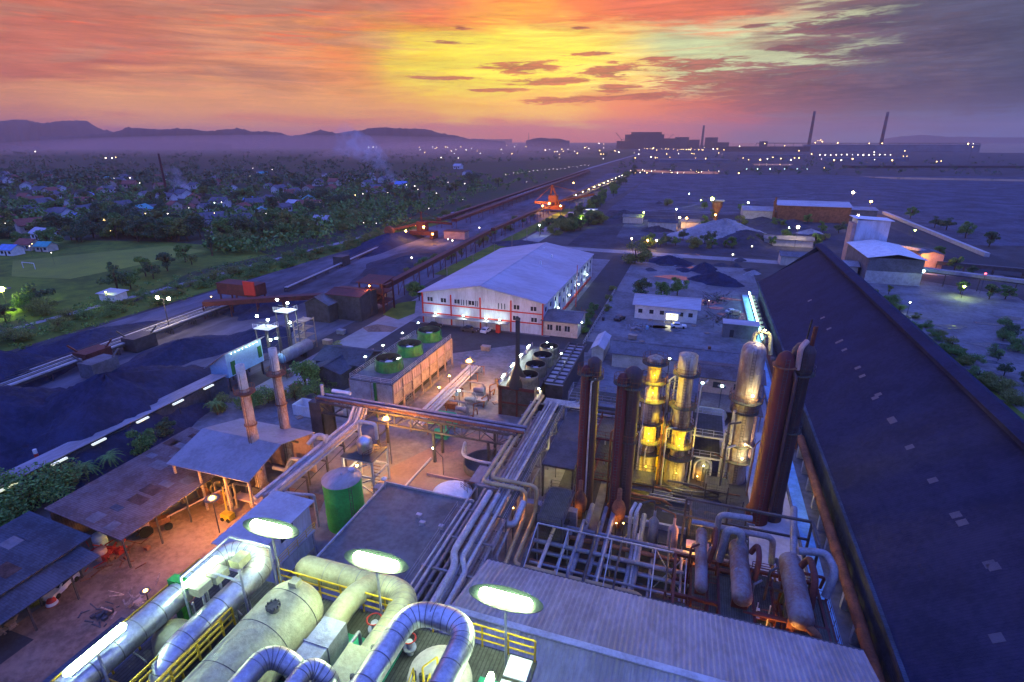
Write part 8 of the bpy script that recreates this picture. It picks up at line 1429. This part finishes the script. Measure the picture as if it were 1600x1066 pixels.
for k in range(14):
    px, py = rg.uniform(990, 1190), rg.uniform(395, 450); c = P(px, py); heap(c, 0, rg.uniform(1.5, 4), rg.uniform(.6, 1.6), rg.choice(('coal', 'slag', 'ash')), 'small dumped heap on the ground beyond the white office', 50 + k, 1)['group'] = 'small dumped heaps'
for k in range(12):
    c = P(rg.uniform(1000, 1300), rg.uniform(318, 372)); heap(c, 0, rg.uniform(3, 8), rg.uniform(1.2, 3), rg.choice(('slag', 'slag', 'ash')), 'dumped heap in the scrap yard', 80 + k, 1)['group'] = 'dumped heaps of the scrap yard'
for k in range(14): y = 170 + k * 24; tag(MB().cyl((-80.5, y, 0), (-80.5, y, 8.5), .12, seg=6).bar((-81.6, y, 8), (-79.4, y, 8), .12).build('utility_pole', 'timber', loc=(-80.5, y, 0)), 'wooden utility pole along the haul road', 'pole', 'utility poles on the haul road')
# ================================================================== smoke
def smoke(px, py, pts, label, dens):
    c = P(px, py, 0); b = MB()
    vs = []; rnd = random.Random(int(px))
    path = [c + V(*p[:3]) for p in pts]; rad = [p[3] for p in pts]; seg = 12; n = len(path)
    for i, p in enumerate(path):
        d = (path[min(i + 1, n - 1)] - path[max(i - 1, 0)]).normalized(); e1 = V(0, 1, 0); e1 = (e1 - d * e1.dot(d)).normalized(); e2 = d.cross(e1)
        for k in range(seg): a = 2 * math.pi * k / seg; rr = rad[i] * rnd.uniform(.8, 1.2); vs.append(p + e1 * (rr * math.cos(a)) + e2 * (rr * math.sin(a)))
    b.add(vs, [(i * seg + k, i * seg + (k + 1) % seg, (i + 1) * seg + (k + 1) % seg, (i + 1) * seg + k) for i in range(n - 1) for k in range(seg)] + [tuple(range(seg))[::-1], tuple(range((n - 1) * seg, n * seg))])
    o = b.build('smoke', 'white', loc=c); tag(o, label, 'smoke'); m = bpy.data.materials.new('smoke_air'); m.use_nodes = True; nn = m.node_tree; nn.nodes.remove(nn.nodes['Principled BSDF']); g2 = NT(nn); pv = g2.n('ShaderNodeVolumePrincipled'); pv.inputs['Color'].default_value = (.9, .85, .86, 1)
    ge = g2.n('ShaderNodeNewGeometry'); ns = g2.noise(ge.outputs['Position'], .09, 4, .6); g2.l(g2.m('MULTIPLY', g2.ss(ns, .42, .7), dens), pv.inputs['Density']); g2.l(pv.outputs[0], nn.nodes['Material Output'].inputs['Volume']); o.data.materials.clear(); o.data.materials.append(m)
smoke(620, 290, [(0, 0, 1, 3), (-6, 3, 8, 6), (-16, 8, 16, 8), (-28, 14, 26, 11), (-44, 22, 36, 15), (-70, 34, 44, 18), (-100, 48, 50, 20)], 'pale smoke plume drifting left from a fire in the trees', .032); smoke(290, 305, [(0, 0, 1, 4), (-5, 2, 6, 7), (-14, 6, 13, 9), (-26, 10, 20, 10)], 'pale smoke at the foot of the lone town stack', .035)
for lst in PRO.values():
    for r, used in lst:
        if not used:
            for c in list(r.children): bpy.data.objects.remove(c)
            bpy.data.objects.remove(r)
